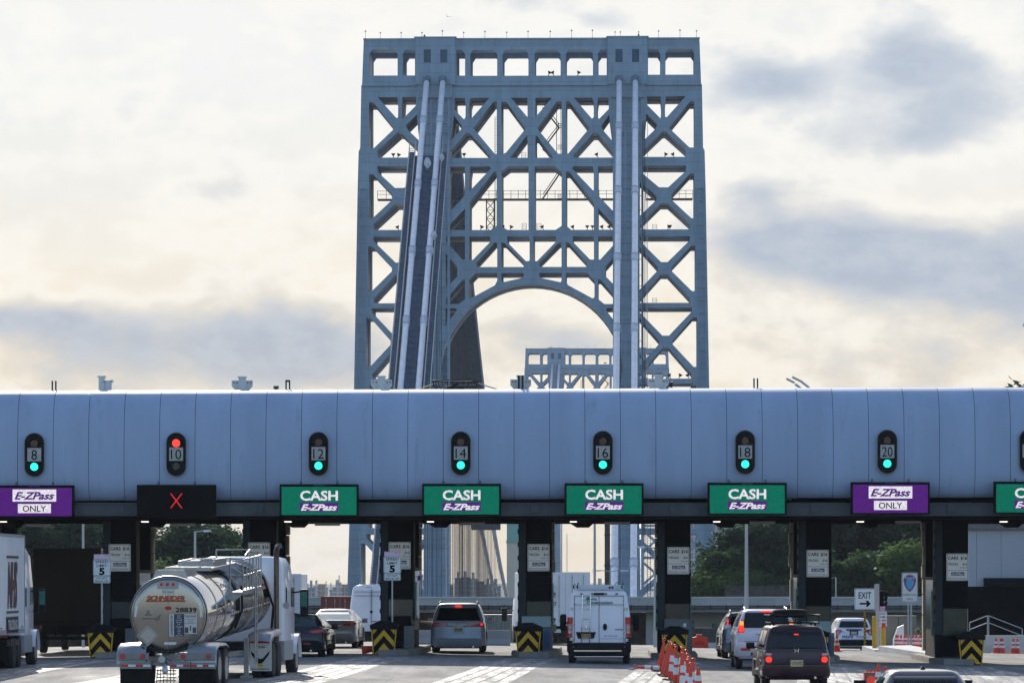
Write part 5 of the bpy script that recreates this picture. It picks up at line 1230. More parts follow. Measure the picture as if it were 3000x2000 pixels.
def car(name, label, px, Y, yaw, W, L, H, body, rear, belt, rearwin, lamps, hood=.95, zb=.2, tum=.2, rake=.35, frake=.9, cabfront=1.25, deck=0.0, bump=(.42, .70), bumpm=None, plate=(.82, .30, .15), platetxt='', platem=None, glass=None, rails=False, hib=None, mirror=None, wheelr=.34, lit=None, group=None, roofcrown=.04, flare=False, arch=True):
    """rear-facing car. rear: list of (z, forward offset) down the tail; belt: belt height; deck: length of a boot lid behind the rear window"""
    X = (px-1500)*Y/F; s = thing(name, label, 'car', (X, Y, G(X, Y+L*.4)), -R(yaw), group)
    slope = 0
    def yo(z):
        if z <= rear[0][0]: return rear[0][1]
        for (a, b), (c_, d) in zip(rear, rear[1:]):
            if a <= z <= c_: return b+(d-b)*(z-a)/(c_-a)
        return rear[-1][1]
    hw = W/2
    b = MB(); rings = []
    zs = [zb, zb+.10, .42, .56, bump[1]-.02, bump[1]+.02, (belt+bump[1])/2, belt-.09, belt-.02, belt+.015]
    ws = [.86, .955, 1.0, 1.0, 1.0, .99, .992, .965, .93, .86]
    zs = sorted(zs)
    for z, k in zip(zs, ws):
        fz = min(1, max(0, (z-hood+.12)/.3)) if z > hood-.12 else 0
        yfront = L-.02-.12*abs(z-.5)-fz*cabfront*.93
        rings.append(rring(yo(z)+(.03 if z < .42 else 0), yfront, hw*k, z, .17 if z > zb else .12, hw*k*.97, bow=.06))
    b.loft(rings)
    # hood and cowl
    if deck: b.box(-hw*.9, hw*.9, yo(belt)+.06, yo(belt)+deck+.3, belt-.06, belt+.03, .03)
    b.loft([[(x, y, z) for x, y, z in rring(L-1.9, L-.1, hw*.86, zz_, .2)] for zz_ in (hood-.25, hood-.04)])
    # greenhouse
    yb = yo(belt)+deck+.05; ytop = yb+rake; wb = hw*.93; wt = hw-tum
    yf = L-cabfront; yft = yf-frake
    wt0 = wt
    g = [rring(yb, yf, wb, belt, .12, wb, .05), rring(lerp(yb, ytop, .5), lerp(yf, yft, .5), lerp(wb, wt, .45)+.01, lerp(belt, H-.1, .5), .12, None, .05), rring(ytop, yft, wt, H-.10, .12, None, .05), rring(ytop+.05, yft-.1, wt-.05, H-.045, .12, None, .04), rring(ytop+.22, yft-.3, wt-.2, H-.012, .12), rring(ytop+.5, yft-.6, wt-.42, H, .1)]
    b.loft(g); b.build('body', body, s)
    # glass: patches laid just proud of the greenhouse
    gm = glass or M_cglass
    z0, z1, wi0, wi1 = rearwin
    def gy(z): return lerp(yb, ytop, (z-belt)/(H-.1-belt))
    def gw(z): t_ = (z-belt)/(H-.1-belt); return lerp(wb, lerp(wb, wt, .45)+.01, t_/.5) if t_ < .5 else lerp(lerp(wb, wt, .45)+.01, wt, (t_-.5)/.5)
    m = MB(); n = 8; pr = .028
    def rowp(z, w): return [(lerp(-w, w, k/n), gy(z)-.05*(1-(lerp(-w, w, k/n)/wb)**2)-pr, z) for k in range(n+1)]
    R0 = [rowp(lerp(z0, z1, i/3), lerp(wi0, wi1, i/3)) for i in range(4)]
    m.loft(R0+[[(x, y+.02, z) for x, y, z in R0[-1]]], closed=False, cap=False); m.build('rear_window', gm, s)
    zz0, zz1 = belt+.05, H-.15
    spans = [(yb+.28, yb+(yf-yb)*.45), (yb+(yf-yb)*.47, yf-.95)] if L < 4.4 else [(yb+.25, yb+.95), (yb+1.02, yb+1.95), (yb+2.02, yf-.85)]
    for sg in (-1, 1):
        for a, c_ in spans:
            m = MB(); sh = rake*.85 if a < yb+.4 else .05
            m.loft([[(sg*(gw(z)+.012), a+sh*(z-zz0)/(zz1-zz0), z), (sg*(gw(z)+.012), c_-(.05 if c_ < yf-.9 else .45)*(z-zz0)/(zz1-zz0), z)] for z in (zz0, (zz0+zz1)/2, zz1)], closed=False, cap=False); m.build('side_window', gm, s)
        # rubber sill line and door seams
        d = MB()
        for yy_ in [q_[0]-.035 for q_ in spans[1:]]: d.box(sg*(hw*.995), sg*(hw*1.001), yy_-.008, yy_+.008, .35, belt-.1)
        d.box(sg*hw*.98, sg*hw*1.006, .75, L-.85, zb+.06, zb+.2); d.build('sill_trim', M_trim, s)
        if mirror:
            mz, my, mw = mirror; m = MB().box(sg*(wb-.02), sg*(wb+.1), my-.03, my+.03, mz-.06, mz-.02); m.loft([[(sg*(wb+.06+a), my-.08+c_, mz-.08), (sg*(wb+.06+a), my-.08+c_, mz+.09)] + [(sg*(wb+.06+a), my+.1-c_, mz+.08), (sg*(wb+.06+a), my+.1-c_, mz-.07)] for a, c_ in ((0, .02), (.03, 0), (mw, 0), (mw+.03, .03))]); m.build('mirror', M_trim if body.name.startswith('dark') or lit == 'bm' else body, s)
        if arch:
            for yw in (wheely0, ) if 0 else (.95, L-.95):
                m = MB(); P = [(yw+(wheelr+.06)*math.cos(t_), max(zb, wheelr+(wheelr+.06)*math.sin(t_))) for t_ in [math.pi*j/14-.25*(1-2*j/14)*0 for j in range(15)]]
                m.prism(P+[(yw-(wheelr+.06), zb-.0), (yw+(wheelr+.06), zb-.0)], 'x', sg*(hw*.97), sg*(hw*1.004)); m.build('wheel_arch', M_trim, s)
    # windscreen
    m = MB().loft([[(x, lerp(yf, yft, (z-belt)/(H-.1-belt))+.03, z) for x in (-gw(z)+.12, gw(z)-.12)] for z in (belt+.06, H-.16)], closed=False, cap=False); m.build('windscreen', gm, s)
    # lamps
    def hug(poly, y_in=.1, out=.012):
        """prism whose rear face follows the tail and whose outer edge wraps round the corner"""
        fr = []; 
        for x, z in poly:
            ax_ = abs(x)/hw; corner = max(0, ax_-.86)*1.5
            fr.append((x, yo(z)-.06*(1-ax_*ax_)-out+corner*corner*6*.12, z))
        bk = [(x, y+y_in+(.35*max(0, abs(x)/hw-.93)), z) for x, y, z in fr]
        k = len(fr); return fr+bk, [list(range(k)), [k+i for i in range(k)][::-1]]+[(i, (i+1) % k, k+(i+1) % k, k+i) for i in range(k)]
    for poly, mm_, nm in lamps:
        for sg in (-1, 1):
            P = [(x*sg, z) for x, z in poly]
            vs, fs = hug(P, out=.014 if nm == 'tail_lamp' else .022); MB().add(vs, fs).build(nm, mm_[1 if sg > 0 else 0] if isinstance(mm_, tuple) else mm_, s)
    if hib: x_w, z_ = hib; yy_ = gy(z_)-.08 if z_ < H-.1 else ytop-.06; MB().box(-x_w, x_w, yy_-.02, yy_+.1, z_-.018, z_+.018, .008).build('high_brake_lamp', M_lamplit, s)
    # bumper
    m = MB(); bz0, bz1 = bump
    m.loft([[(x*1.004, y-.018, z) for x, y, z in rring(yo(z)-.0, 1.0, hw*k, z, .17, None, .07)] for z, k in ((bz0, .99), (bz0+.03, 1.003), (bz1-.04, 1.003), (bz1, .985))]); m.build('bumper', bumpm or body, s)
    m = MB().box(-hw*.8, hw*.8, yo(zb)+.1, yo(zb)+.5, zb-.04, bz0+.01, .02); m.build('lower_valance', M_trim, s)
    m = MB().tube((hw*.55, yo(.3)-.03, zb+.02), (hw*.55, yo(.3)+.4, zb+.02), .035, n=10); m.build('exhaust', M_chrome, s)
    # number plate
    pz, pw, ph = plate; yy_ = yo(pz)-.085
    p = MB().box(-pw/2, pw/2, yy_-.012, yy_, pz-ph/2, pz+ph/2).build('number_plate', platem or M_plate, s)
    MB().box(-pw/2-.06, pw/2+.06, yy_+.001, yy_+.08, pz-ph/2-.04, pz+ph/2+.05, .01).build('plate_recess', bumpm or body, s)
    if platetxt: t_ = MB(); text_mb(t_, platetxt, 0, pz, yy_-.016, ph*.55, pw*.85); t_.build('plate_lettering', M_black, p)
    d = MB(); y_ = yo(bump[1]+.03)-.03   # tailgate seams
    d.box(-hw*.72, hw*.72, y_-.052, y_-.02, bump[1]+.012, bump[1]+.024); d.build('tailgate_seam', M_trim, s)
    if rails:
        for sg in (-1, 1):
            m = MB().path([(sg*(wt-.06), ytop+.12, H-.06), (sg*(wt-.07), ytop+.28, H+.03), (sg*(wt-.09), (ytop+yft)/2, H+.06), (sg*(wt-.07), yft-.5, H+.02), (sg*(wt-.06), yft-.3, H-.06)], .022, 6); m.build('roof_rail', M_trim if rails == 'd' else M_rimv, s)
    wheels(s, W-.02, (.95, L-.95), wheelr)
    s['_yo'] = 0; del s['_yo']
    return s, yo, gy
P_sil = paint('silver_blue_paint', (.42, .50, .62), .25, .35); P_silver = paint('warm_silver_paint', (.30, .31, .33), .4, .32); P_navy = paint('dark_navy_paint', (.008, .011, .022), .1, .25, .5)
P_silv2 = paint('lilac_silver_paint', (.58, .57, .64), .25, .32); P_volvo = paint('slate_paint', (.22, .28, .35), .3, .28, 1); P_mar = paint('dark_maroon_paint', (.030, .009, .018), .1, .3, .35)
P_white = paint('white_van_paint', (.80, .82, .92), 0, .35, .3); P_whitec = paint('white_car_paint', (.80, .82, .90), 0, .3, .6); P_dgrey = paint('dark_grey_paint', (.085, .09, .105), .4, .25, 1)
# ---- silver-blue minivan
s, yo, gy = car('minivan', 'silver-blue minivan waiting at the booth with the speed limit sign', 1342, 167, .5, 1.96, 5.05, 1.77, P_sil,
    [(.2, .10), (.4, .02), (.55, 0), (.62, .07), (1.12, .12), (1.7, .3)], 1.12, (1.155, 1.60, .79, .66), [([(.38, 1.09), (.90, 1.10), (.94, .98), (.90, .935), (.38, .935)], (M_lampr, M_lampr), 'tail_lamp')],
    hood=1.0, bump=(.26, .50), rake=.26, tum=.24, plate=(.825, .31, .155), platetxt='U73-LXE', rails='d', hib=(.12, 1.665), mirror=(1.12, 3.45, .17), cabfront=1.0, frake=.95)
MB().box(.80, .87, .06, .09, .98, 1.05, .01).build('lit_brake_lamp', M_lamplit, s)
MB().box(-.375, .375, .02, .06, .94, 1.085, .02).build('chrome_strip', P_silver, s); m = MB().path([(.055*math.cos(a), .012, 1.03+.038*math.sin(a)) for a in [2*math.pi*j/14 for j in range(14)]], .008, 5, True); m.path([(.03*math.cos(a), .012, 1.035+.034*math.sin(a)) for a in [2*math.pi*j/12 for j in range(12)]], .006, 5, True); m.build('emblem', M_chrome, s)
m = MB(); text_mb(m, 'SIENNA', .62, .63, .03, .035, .25); text_mb(m, 'LE', -.72, .63, .03, .035, .07); m.build('badge', M_chrome, s)
# arm of the driver reaching out to the booth
M_skin = mat('skin', (.36, .20, .14), .6, 0, .1, 10)
M_shirt = mat('dark_shirt', (.03, .035, .05), .9)
def arm_person(loc, rz):
    b = MB(); b.path([(.42, .3, .55), (.42, .25, .80), (.40, .22, 1.0), (.35, .2, 1.14)], [.16, .19, .17, .06], 10); b.path([(.35, .2, 1.1), (.35, .2, 1.16), (.35, .18, 1.24), (.35, .18, 1.33), (.35, .2, 1.39)], [.055, .06, .095, .10, .05], 10)
    b.path([(.25, .2, 1.03), (.0, .12, 1.02), (-.22, .0, 1.06), (-.32, -.03, 1.075), (-.40, -.04, 1.08)], [.07, .055, .045, .033, .04], 8)
    for k in range(4): b.path([(-.39, -.04+.02*(k-1.5), 1.085), (-.445, -.04+.022*(k-1.5), 1.085-.004*k), (-.475-.006*(k % 2), -.04+.02*(k-1.5), 1.065)], [.010, .009, .007], 6)
    b.path([(-.36, -.07, 1.09), (-.40, -.10, 1.10), (-.43, -.10, 1.09)], [.011, .010, .008], 6)
    s = b.build('person', M_skin); s.location = loc; s.rotation_euler = (0, 0, rz); tag(s, 'minivan driver reaching a bare arm out of the window toward the booth', 'person')
    c_ = MB().path([(.42, .3, .56), (.42, .25, .80), (.40, .22, 1.0), (.36, .2, 1.12)], [.165, .195, .175, .07], 10); c_.path([(.25, .2, 1.03), (.12, .16, 1.025), (.02, .125, 1.02)], [.085, .075, .07], 8); c_.build('shirt', M_shirt, s)
arm_person((s.location.x-.98+.0, s.location.y+2.9, s.location.z), -R(.5))
# ---- maroon boxy SUV with roof basket
s, yo, gy = car('boxy_suv', 'dark maroon boxy SUV with a roof basket, nearest the camera at the right', 2334, 124, -1.3, 1.80, 4.3, 1.70, P_mar,
    [(.25, .05), (.45, .0), (.66, 0), (.70, .05), (1.08, .07), (1.7, .16)], 1.06, (1.11, 1.56, .70, .64), [([(.64, .96), (.83, .97), (.855, .90), (.855, .71), (.64, .69)], mat('dark_red_lens', (.10, .02, .02), .3), 'tail_lamp')],
    hood=1.02, zb=.30, bump=(.36, .66), bumpm=None, rake=.14, tum=.19, plate=(.70, .33, .17), platetxt='V19-PTJ', hib=(.06, 1.46), mirror=(1.12, 3.0, .19), wheelr=.36, cabfront=.95, frake=.7, lit='bm')
for sg in (-1, 1):
    m = MB().tube((sg*.735, -.035, .80), (sg*.735, .05, .80), .078, n=20); o = m.build('brake_lamp', M_lamplit, s)
    m = MB().box(sg*.66, sg*.82, -.03, .02, .905, .965, .01); m.build('reversing_lamp', M_lampc, s)
m = MB(); 
for sg in (-1, 1): m.path([(sg*.052, 0, 1.085), (sg*.043, -.005, 1.03), (sg*.05, 0, .965)], .010, 5)
m.box(-.045, .045, -.008, .006, 1.015, 1.033); m.build('emblem', M_chrome, s)
m = MB().path([(-.4, .085, 1.14), (.0, .1, 1.155), (.12, .1, 1.15)], .01, 4); m.build('wiper', M_trim, s)
t_ = thing('roof_basket', 'black roof basket on the maroon SUV carrying a round case', 'roof rack', s.location, s.rotation_euler.z); t_.location.z += 1.70
m = MB()
for z, e in ((.06, 0), (.26, .04)): m.path([(-.62-e, .35, z), (.62+e, .35, z), (.64+e, .6, z), (.64+e, 2.2, z), (.5, 2.35, z), (-.5, 2.35, z), (-.64-e, 2.2, z), (-.64-e, .6, z)], .02, 6, True)
for x in (-.62, -.3, .0, .3, .62): m.tube((x, .36, .06), (x, .34, .26), .012, n=5)
for k in range(7): m.tube((-.6, .5+k*.28, .06), (.6, .5+k*.28, .06), .012, n=5)
for x in (-.55, .55):
    for y in (.7, 2.0): m.tube((x, y, -.06), (x, y, .06), .03, n=6)
m.build('basket_frame', M_trim, t_)
o = MB().loft([[(r_*math.cos(a), r_*math.sin(a), z) for a in [2*math.pi*j/26 for j in range(26)]] for r_, z in ((.40, 0), (.45, .03), (.46, .16), (.43, .20), (.36, .215))]).build('round_case', M_blk); o.location = t_.location+Vector((-.12, 1.1, .20)); tag(o, 'round black case lying in the roof basket of the maroon SUV', 'case')
m = MB().tube((.62, .7, 0), (.64, .55, .28), .006, n=4); m.build('antenna', M_trim, s).location = (0, 0, 1.62)
# ---- silver SUV ahead of it
s, yo, gy = car('tall_suv', 'lilac-silver tall SUV with amber and red tail lamps lit behind the maroon SUV', 2246, 145, .2, 1.93, 4.75, 1.87, P_silv2,
    [(.3, .06), (.5, .0), (.86, 0), (.92, .09), (1.28, .12), (1.85, .28)], 1.27, (1.31, 1.77, .73, .64), [([(.70, 1.50), (.77, 1.55), (.86, 1.32), (.90, 1.16), (.69, 1.15)], M_lampr, 'tail_lamp')],
    hood=1.15, zb=.34, bump=(.42, .86), rake=.20, tum=.25, plate=(1.0, .32, .16), rails='s', hib=(.15, 1.80), mirror=(1.28, 3.3, .18), wheelr=.39, cabfront=1.05, frake=.75)
for sg in (-1, 1):
    MB().box(sg*.71, sg*.85, .02, .09, 1.17, 1.36, .015).build('brake_lamp', M_lamplit, s); MB().box(sg*.71, sg*.82, .05, .11, 1.37, 1.50, .015).build('indicator_lamp', M_lampamb, s); MB().box(sg*.5, sg*.80, -.06, .0, .60, .68, .01).build('bumper_reflector', M_lampr, s)
MB().box(-.33, .33, -.01, .05, 1.11, 1.17, .01).build('chrome_strip', M_chrome, s); MB().box(-.5, .5, -.03, .2, .44, .56, .02).build('tow_recess', M_trim, s)
m = MB(); text_mb(m, 'GX 470', -.58, 1.21, .03, .04, .2); m.build('badge', M_chrome, s)
# ---- slate crossover
s, yo, gy = car('crossover', 'slate-blue crossover with tall lit tail lamps, farthest of the three SUVs in line', 2195, 165, -.6, 1.90, 4.69, 1.63, P_volvo,
    [(.25, .08), (.45, .0), (.62, 0), (.68, .08), (1.08, .10), (1.6, .42)], 1.10, (1.15, 1.50, .70, .58), [([(.50, 1.03), (.80, 1.04), (.88, 1.02), (.90, 1.12), (.80, 1.20), (.74, 1.48), (.69, 1.48), (.70, 1.16), (.74, 1.10), (.50, 1.09)], M_lampr, 'tail_lamp')],
    hood=1.0, zb=.24, bump=(.32, .60), rake=.36, tum=.28, plate=(.86, .32, .15), rails='s', mirror=(1.12, 3.2, .18), wheelr=.36, frake=.9)
for sg in (-1, 1): MB().prism([(sg*.76, 1.08), (sg*.87, 1.06), (sg*.86, 1.11), (sg*.79, 1.16), (sg*.745, 1.4), (sg*.72, 1.4), (sg*.74, 1.13)], 'y', .05, .12).build('brake_lamp', M_lamplit, s)
MB().box(-.8, .8, -.03, .02, .665, .685).build('reflector_strip', M_lampr, s)
# ---- dark navy sedan and silver sedan
s, yo, gy = car('sedan', 'dark navy sedan partly hidden by the white tanker cab', 866, 156, 3.3, 1.83, 4.82, 1.42, P_navy,
    [(.2, .12), (.4, .02), (.62, 0), (.7, .03), (1.0, .12), (1.4, .12)], .99, (1.02, 1.30, .66, .50), [([(.42, .86), (.60, .90), (.90, .93), (.91, .86), (.80, .81), (.55, .79)], M_lampr, 'tail_lamp')],
    hood=.88, bump=(.25, .55), rake=.75, tum=.29, deck=.28, plate=(.74, .32, .15), platem=M_platew, mirror=(.98, 3.0, .17), wheelr=.33, frake=.85, cabfront=1.2, glass=M_cglass2)
MB().box(.25, .5, -.03, .02, .43, .46).build('bumper_reflector', M_lampr, s)
s, yo, gy = car('sedan', 'silver sedan beside the fallen cone, beyond the navy sedan', 973, 176, 2.2, 1.85, 4.87, 1.46, P_silver,
    [(.2, .12), (.4, .02), (.62, 0), (.7, .04), (1.0, .10), (1.4, .12)], 1.02, (1.05, 1.34, .69, .54), [([(.38, .89), (.55, .93), (.88, .97), (.92, .92), (.86, .86), (.45, .83)], M_lampr, 'tail_lamp')],
    hood=.9, bump=(.25, .52), rake=.75, tum=.29, deck=.26, plate=(.78, .32, .15), platetxt='K62 PLJ', mirror=(1.0, 3.0, .17), wheelr=.34, frake=.85, cabfront=1.2, glass=mat('pale_reflecting_glass', (.34, .42, .44), .10, .3, .2, 2, spec=.9))
MB().box(-.35, .35, .0, .04, .845, .86).build('chrome_strip', M_chrome, s); MB().loft([[(-.02, .7, 1.46), (.02, .7, 1.46), (0, .72, 1.46)], [(-.004, .78, 1.53), (.004, .78, 1.53), (0, .8, 1.53)]]).build('antenna', M_trim, s)
# ---- police SUV
s, yo, gy = car('police_suv', 'white police SUV with blue lettering parked beyond the exit sign', 2502, 252, -1.5, 1.98, 5.0, 1.78, P_whitec,
    [(.25, .08), (.45, .0), (.66, 0), (.70, .07), (1.2, .12), (1.8, .3)], 1.24, (1.28, 1.62, .80, .68), [([(.66, 1.16), (.93, 1.18), (.98, 1.10), (.95, .84), (.80, .82), (.78, .95), (.66, 1.04)], M_lampr, 'tail_lamp')],
    hood=1.1, zb=.25, bump=(.30, .62), bumpm=M_trim, rake=.26, tum=.22, plate=(.98, .32, .15), platem=M_platew, platetxt='12 3474', wheelr=.38, frake=.9, mirror=(1.25, 3.4, .18))
for sg in (-1, 1): MB().box(sg*.80, sg*.90, -.01, .06, .90, 1.08, .01).build('clear_lamp', M_lampc, s); MB().box(sg*.52, sg*.66, -.03, .05, 1.05, 1.09, .01).build('badge', M_chrome, s)
MB().box(-.42, .42, .0, .05, 1.12, 1.19, .02).build('black_trim_bar', M_trim, s)
m = MB(); text_mb(m, 'POLICE', -.34, .775, -.005, .13, .60, bold=.05, shear=.1); m.box(-.5, -.1, -.006, .0, .855, .862); m.box(.55, .93, -.006, 0, .765, .775); m.build('police_lettering', mat('police_blue', (.015, .10, .42), .4), s)
m = MB(); text_mb(m, 'PORT AUTHORITY', .36, .795, -.005, .05, .5, bold=.02); m.build('door_lettering', M_black, s); m = MB(); text_mb(m, 'NEW YORK NEW JERSEY', .36, .72, -.005, .045, .5); m.build('small_lettering', mat('sign_brown', (.25, .08, .02), .5), s)
# ---- dark grey hatchback at the very bottom
s, yo, gy = car('hatchback', 'dark grey hatchback whose roof just shows at the bottom right', 2716, 83, -.2, 1.74, 4.1, 1.33, P_dgrey,
    [(.2, .10), (.4, .0), (.62, 0), (.7, .06), (1.0, .10), (1.4, .2)], .90, (.93, 1.21, .62, .54), [([(.60, 1.0), (.84, 1.02), (.87, .8), (.62, .8)], M_lampr, 'tail_lamp')],
    hood=.92, rake=.38, tum=.23, plate=(.75, .3, .15), mirror=(1.0, 2.8, .18), wheelr=.32)
m = MB().loft([[(-.045+a, .8, 1.325), (.045-a, .8, 1.325), (.045-a, .92+a, 1.325), (-.045+a, .92+a, 1.325)] if a == 0 else [(-.012, .86, 1.38), (.012, .86, 1.38), (.012, .93, 1.38), (-.012, .93, 1.38)] for a in (0, .03)]); m.build('antenna', M_trim, s)
# ============================================================ VANS
def van_body(W, H, L, prof, body, s, nose=1.5):
    """prof: half-width at each height"""
    b = MB(); rings = []
    for z, w in prof:
        nz_ = nose*max(0, (z-1.0)/(H-1.0))**1.2 if z > 1.0 else 0
        rings.append(rring(.02+.03*max(0, (z-1.3)), L-.05-nz_*1.25-(.25 if z < 1.0 and z > .8 else 0), w, z, .10, None, .02))
    b.loft(rings); b.build('body', body, s)
# white cargo van with ladder
Y = 150; X = (1755-1500)*Y/F; s = thing('cargo_van', 'white high-roof cargo van with a rear ladder and roof rack at lane 16', 'van', (X, Y, G(X, Y+2)), -R(1.3)); VW = 1.02
van_body(2.05, 2.42, 5.9, [(.36, .96), (.42, 1.0), (.8, 1.02), (1.1, 1.02), (1.55, .99), (1.9, .94), (2.15, .90), (2.25, .875), (2.32, .80), (2.36, .60), (2.37, .3)], P_white, s)
# black lower corner and bumper
MB().loft([[(x*1.003, y-.03, z) for x, y, z in rring(.0, .6, w, z, .1)] for z, w in ((.34, .98), (.40, 1.02), (.64, 1.025), (.67, 1.0))]).build('bumper', M_trim, s)
for sg in (-1, 1): MB().box(sg*.84, sg*1.028, -.025, .5, .671, .86, .03).build('corner_guard', M_trim, s)
m = MB().box(-.80, .72, -.06, -.032, .40, .44).box(-.78, .78, -.14, -.04, .215, .25, .01); m.build('step_bar', M_chrome, s)
MB().box(-.9, .9, .1, .6, .2, .34).build('underbody', M_trim, s)
d = MB()
def seam(x0, x1, z0, z1): d.box(x0, x1, -.012, .06, z0, z1)
# door outline and centre seam follow the slightly leaning rear
for (x0, z0, x1, z1) in ((0.0, .68, .0, 2.18), (-.79, .70, -.785, 2.16), (.79, .70, .785, 2.16)):
    d.quad((x0-.006, .0+.03*max(0, z0-1.3), z0), (x0+.006, .0+.03*max(0, z0-1.3), z0), (x1+.006, .03*(z1-1.3)-.002, z1), (x1-.006, .03*(z1-1.3)-.002, z1), .015)
d.box(-.79, .79, .0, .03, 2.165, 2.177).box(-.8, .8, -.004, .03, 1.885, 1.895).box(-.8, .8, -.01, .03, .675, .685); d.build('door_seam', M_trim, s)
for x_, z_ in ((-.845, 1.78), (.845, 1.76), (-.875, .79), (.875, .76)):
    m = MB()
    for sg in (-1, 1): m.path([(x_-.07, -.012, z_+.04*sg), (x_, -.022, z_), (x_+.07, -.012, z_+.04*sg*1.0)], .018, 5)
    m.box(x_-.02, x_+.02, -.03, 0, z_-.05, z_+.05); m.build('hinge', M_chrome, s)
for sg in (-1, 1):
    l = MB().loft([[(sg*(.855+a), -.012+c_, z) for a, c_ in ((0, 0), (.13, .0), (.175, .10), (.14, .16))] for z in (.87, 1.49)], False); l.v = [(x-sg*(.02 if z > 1.2 else 0), y, z) for x, y, z in l.v]; lo = l.build('tail_lamp', M_lampr, s)
    for zz_ in (1.02, 1.17): MB().tube((sg*.925, -.03, zz_), (sg*.925, .0, zz_), .05, n=14).build('clear_lamp', M_lampc, lo)
    MB().box(sg*.865, sg*.985, -.018, 0, .97, 1.27, .01).build('clear_panel', mat('lamp_pink_clear', (.42, .25, .25), .2, 0, .2, 9), lo)
    MB().box(sg*.80, sg*.84, -.05, -.03, .52, .56).build('reflector', M_lampr, s)
    m = MB().path([(sg*.98, 4.2, 1.25), (sg*1.12, 4.15, 1.28)], .03, 6); m.loft([[(sg*a, 4.1, z0), (sg*a, 4.28, z0), (sg*a, 4.28, z1), (sg*a, 4.1, z1)] for a, z0, z1 in ((1.09, 1.08, 1.50), (1.12, 1.0, 1.56), (1.27, 1.02, 1.55), (1.30, 1.10, 1.48))]); m.build('mirror', M_trim, s)
MB().prism([(-.74, 1.02), (-.10, 1.02), (-.17, .81), (-.67, .81)], 'y', -.02, .02).build('plate_recess', M_trim, s)
p = MB().box(-.565, -.265, -.034, -.021, .84, .96).build('number_plate', mat('plate_gold', (.50, .30, .06), .5, 0, .1, 9), s); t_ = MB(); text_mb(t_, 'SFT 2913', -.415, .90, -.038, .06, .24); t_.build('plate_lettering', M_black, p)
MB().loft([[(.19+a*math.cos(t_), -.03+e, 1.18+b_*math.sin(t_)) for t_ in [2*math.pi*j/18 for j in range(18)]] for a, b_, e in ((.055, .10, .03), (.066, .11, .0))]).build('door_handle', M_trim, s)
m = MB().prism([(-.44, 1.24), (-.37, 1.24), (-.36, 1.19), (-.39, 1.14), (-.42, 1.14), (-.45, 1.19)], 'y', -.03, -.005).path([(-.45, -.02, 1.24), (-.46, -.02, 1.2)], .012, 5).path([(-.36, -.02, 1.24), (-.35, -.02, 1.2)], .012, 5); m.build('emblem', M_chrome, s)
m = MB(); text_mb(m, 'PROMASTER', .64, 1.10, -.012, .045, .25, bold=.03); m.build('badge', mat('badge_grey', (.16, .10, .10), .4), s)
M_lgreen = mat('logo_green', (.01, .17, .10), .5); M_lteal = mat('logo_teal', (.02, .14, .16), .5)
m = MB(); text_mb(m, 'Iorio', -.20, 2.075, -.006+.02, .09, .26, bold=.03); m.prism([(-.42, 2.02), (-.33, 2.02), (-.31, 2.14), (-.36, 2.15), (-.38, 2.11), (-.42, 2.09)], 'y', .012, .018); m.build('logo_lettering', M_lgreen, s)
m = MB(); text_mb(m, 'Construction', 0.02, 1.965, .008, .09, .83, bold=.03); m.build('company_lettering', M_lteal, s)
m = MB(); text_mb(m, '845.250.2650', .37, .895, -.012, .045, .44, bold=.01); text_mb(m, 'iorioconstruction.com', .40, .815, -.012, .04, .68); m.build('phone_lettering', mat('letter_grey', (.2, .2, .22), .5), s)
m = MB().box(-.17, .17, -.01, .1, 2.20, 2.27, .02); m.build('high_brake_lamp', M_trim, s)
for x_ in (-.56, -.22, .22, .56): MB().box(x_-.04, x_+.04, .0, .08, 2.215, 2.255, .015).build('marker_lamp', mat('dark_red_lens', (.10, .02, .02), .3), s)
lad = MB(); 
for x_ in (-.52, -.265): lad.path([(x_, -.06, 2.20), (x_-.01, -.09, 1.9), (x_-.03, -.10, 1.2), (x_-.04, -.09, .72), (x_-.04, -.02, .70)], .016, 7)
for z_ in (2.03, 1.74, 1.43, 1.12, .82): lad.tube((-.53, -.095, z_), (-.28, -.095, z_), .011, n=6)
lad.build('rear_ladder', M_chrome, s)
m = MB().box(-.72, .72, .1, .25, 2.40, 2.52, .01).box(-.78, .76, .0, .1, 2.36, 2.40, .01)
for x_ in (-.75, .75): m.box(x_-.03, x_+.03, .1, 3.6, 2.42, 2.49); 
for y_ in (.6, 1.8, 3.0): m.box(-.75, .75, y_, y_+.08, 2.44, 2.52)
m.build('roof_rack', mat('pale_rack', (.50, .56, .62), .4, .3, .08, 3), s)
m = MB()
for x_, h_ in ((-.80, .12), (-.68, .17), (.74, .16)): m.path([(x_, .05, 2.40), (x_-.02, .0, 2.48), (x_+.03, .02, 2.42+h_)], .022, 6)
m.box(.31, .37, .08, .2, 2.39, 2.47).box(.40, .46, .08, .2, 2.39, 2.47).path([(.52, .2, 2.5), (.55, .2, 2.6), (.6, .2, 2.6), (.63, .2, 2.48)], .012, 5); m.build('rack_clamp', M_trim, s)
wheels(s, 2.0, (.75, 4.8), .34, .22)
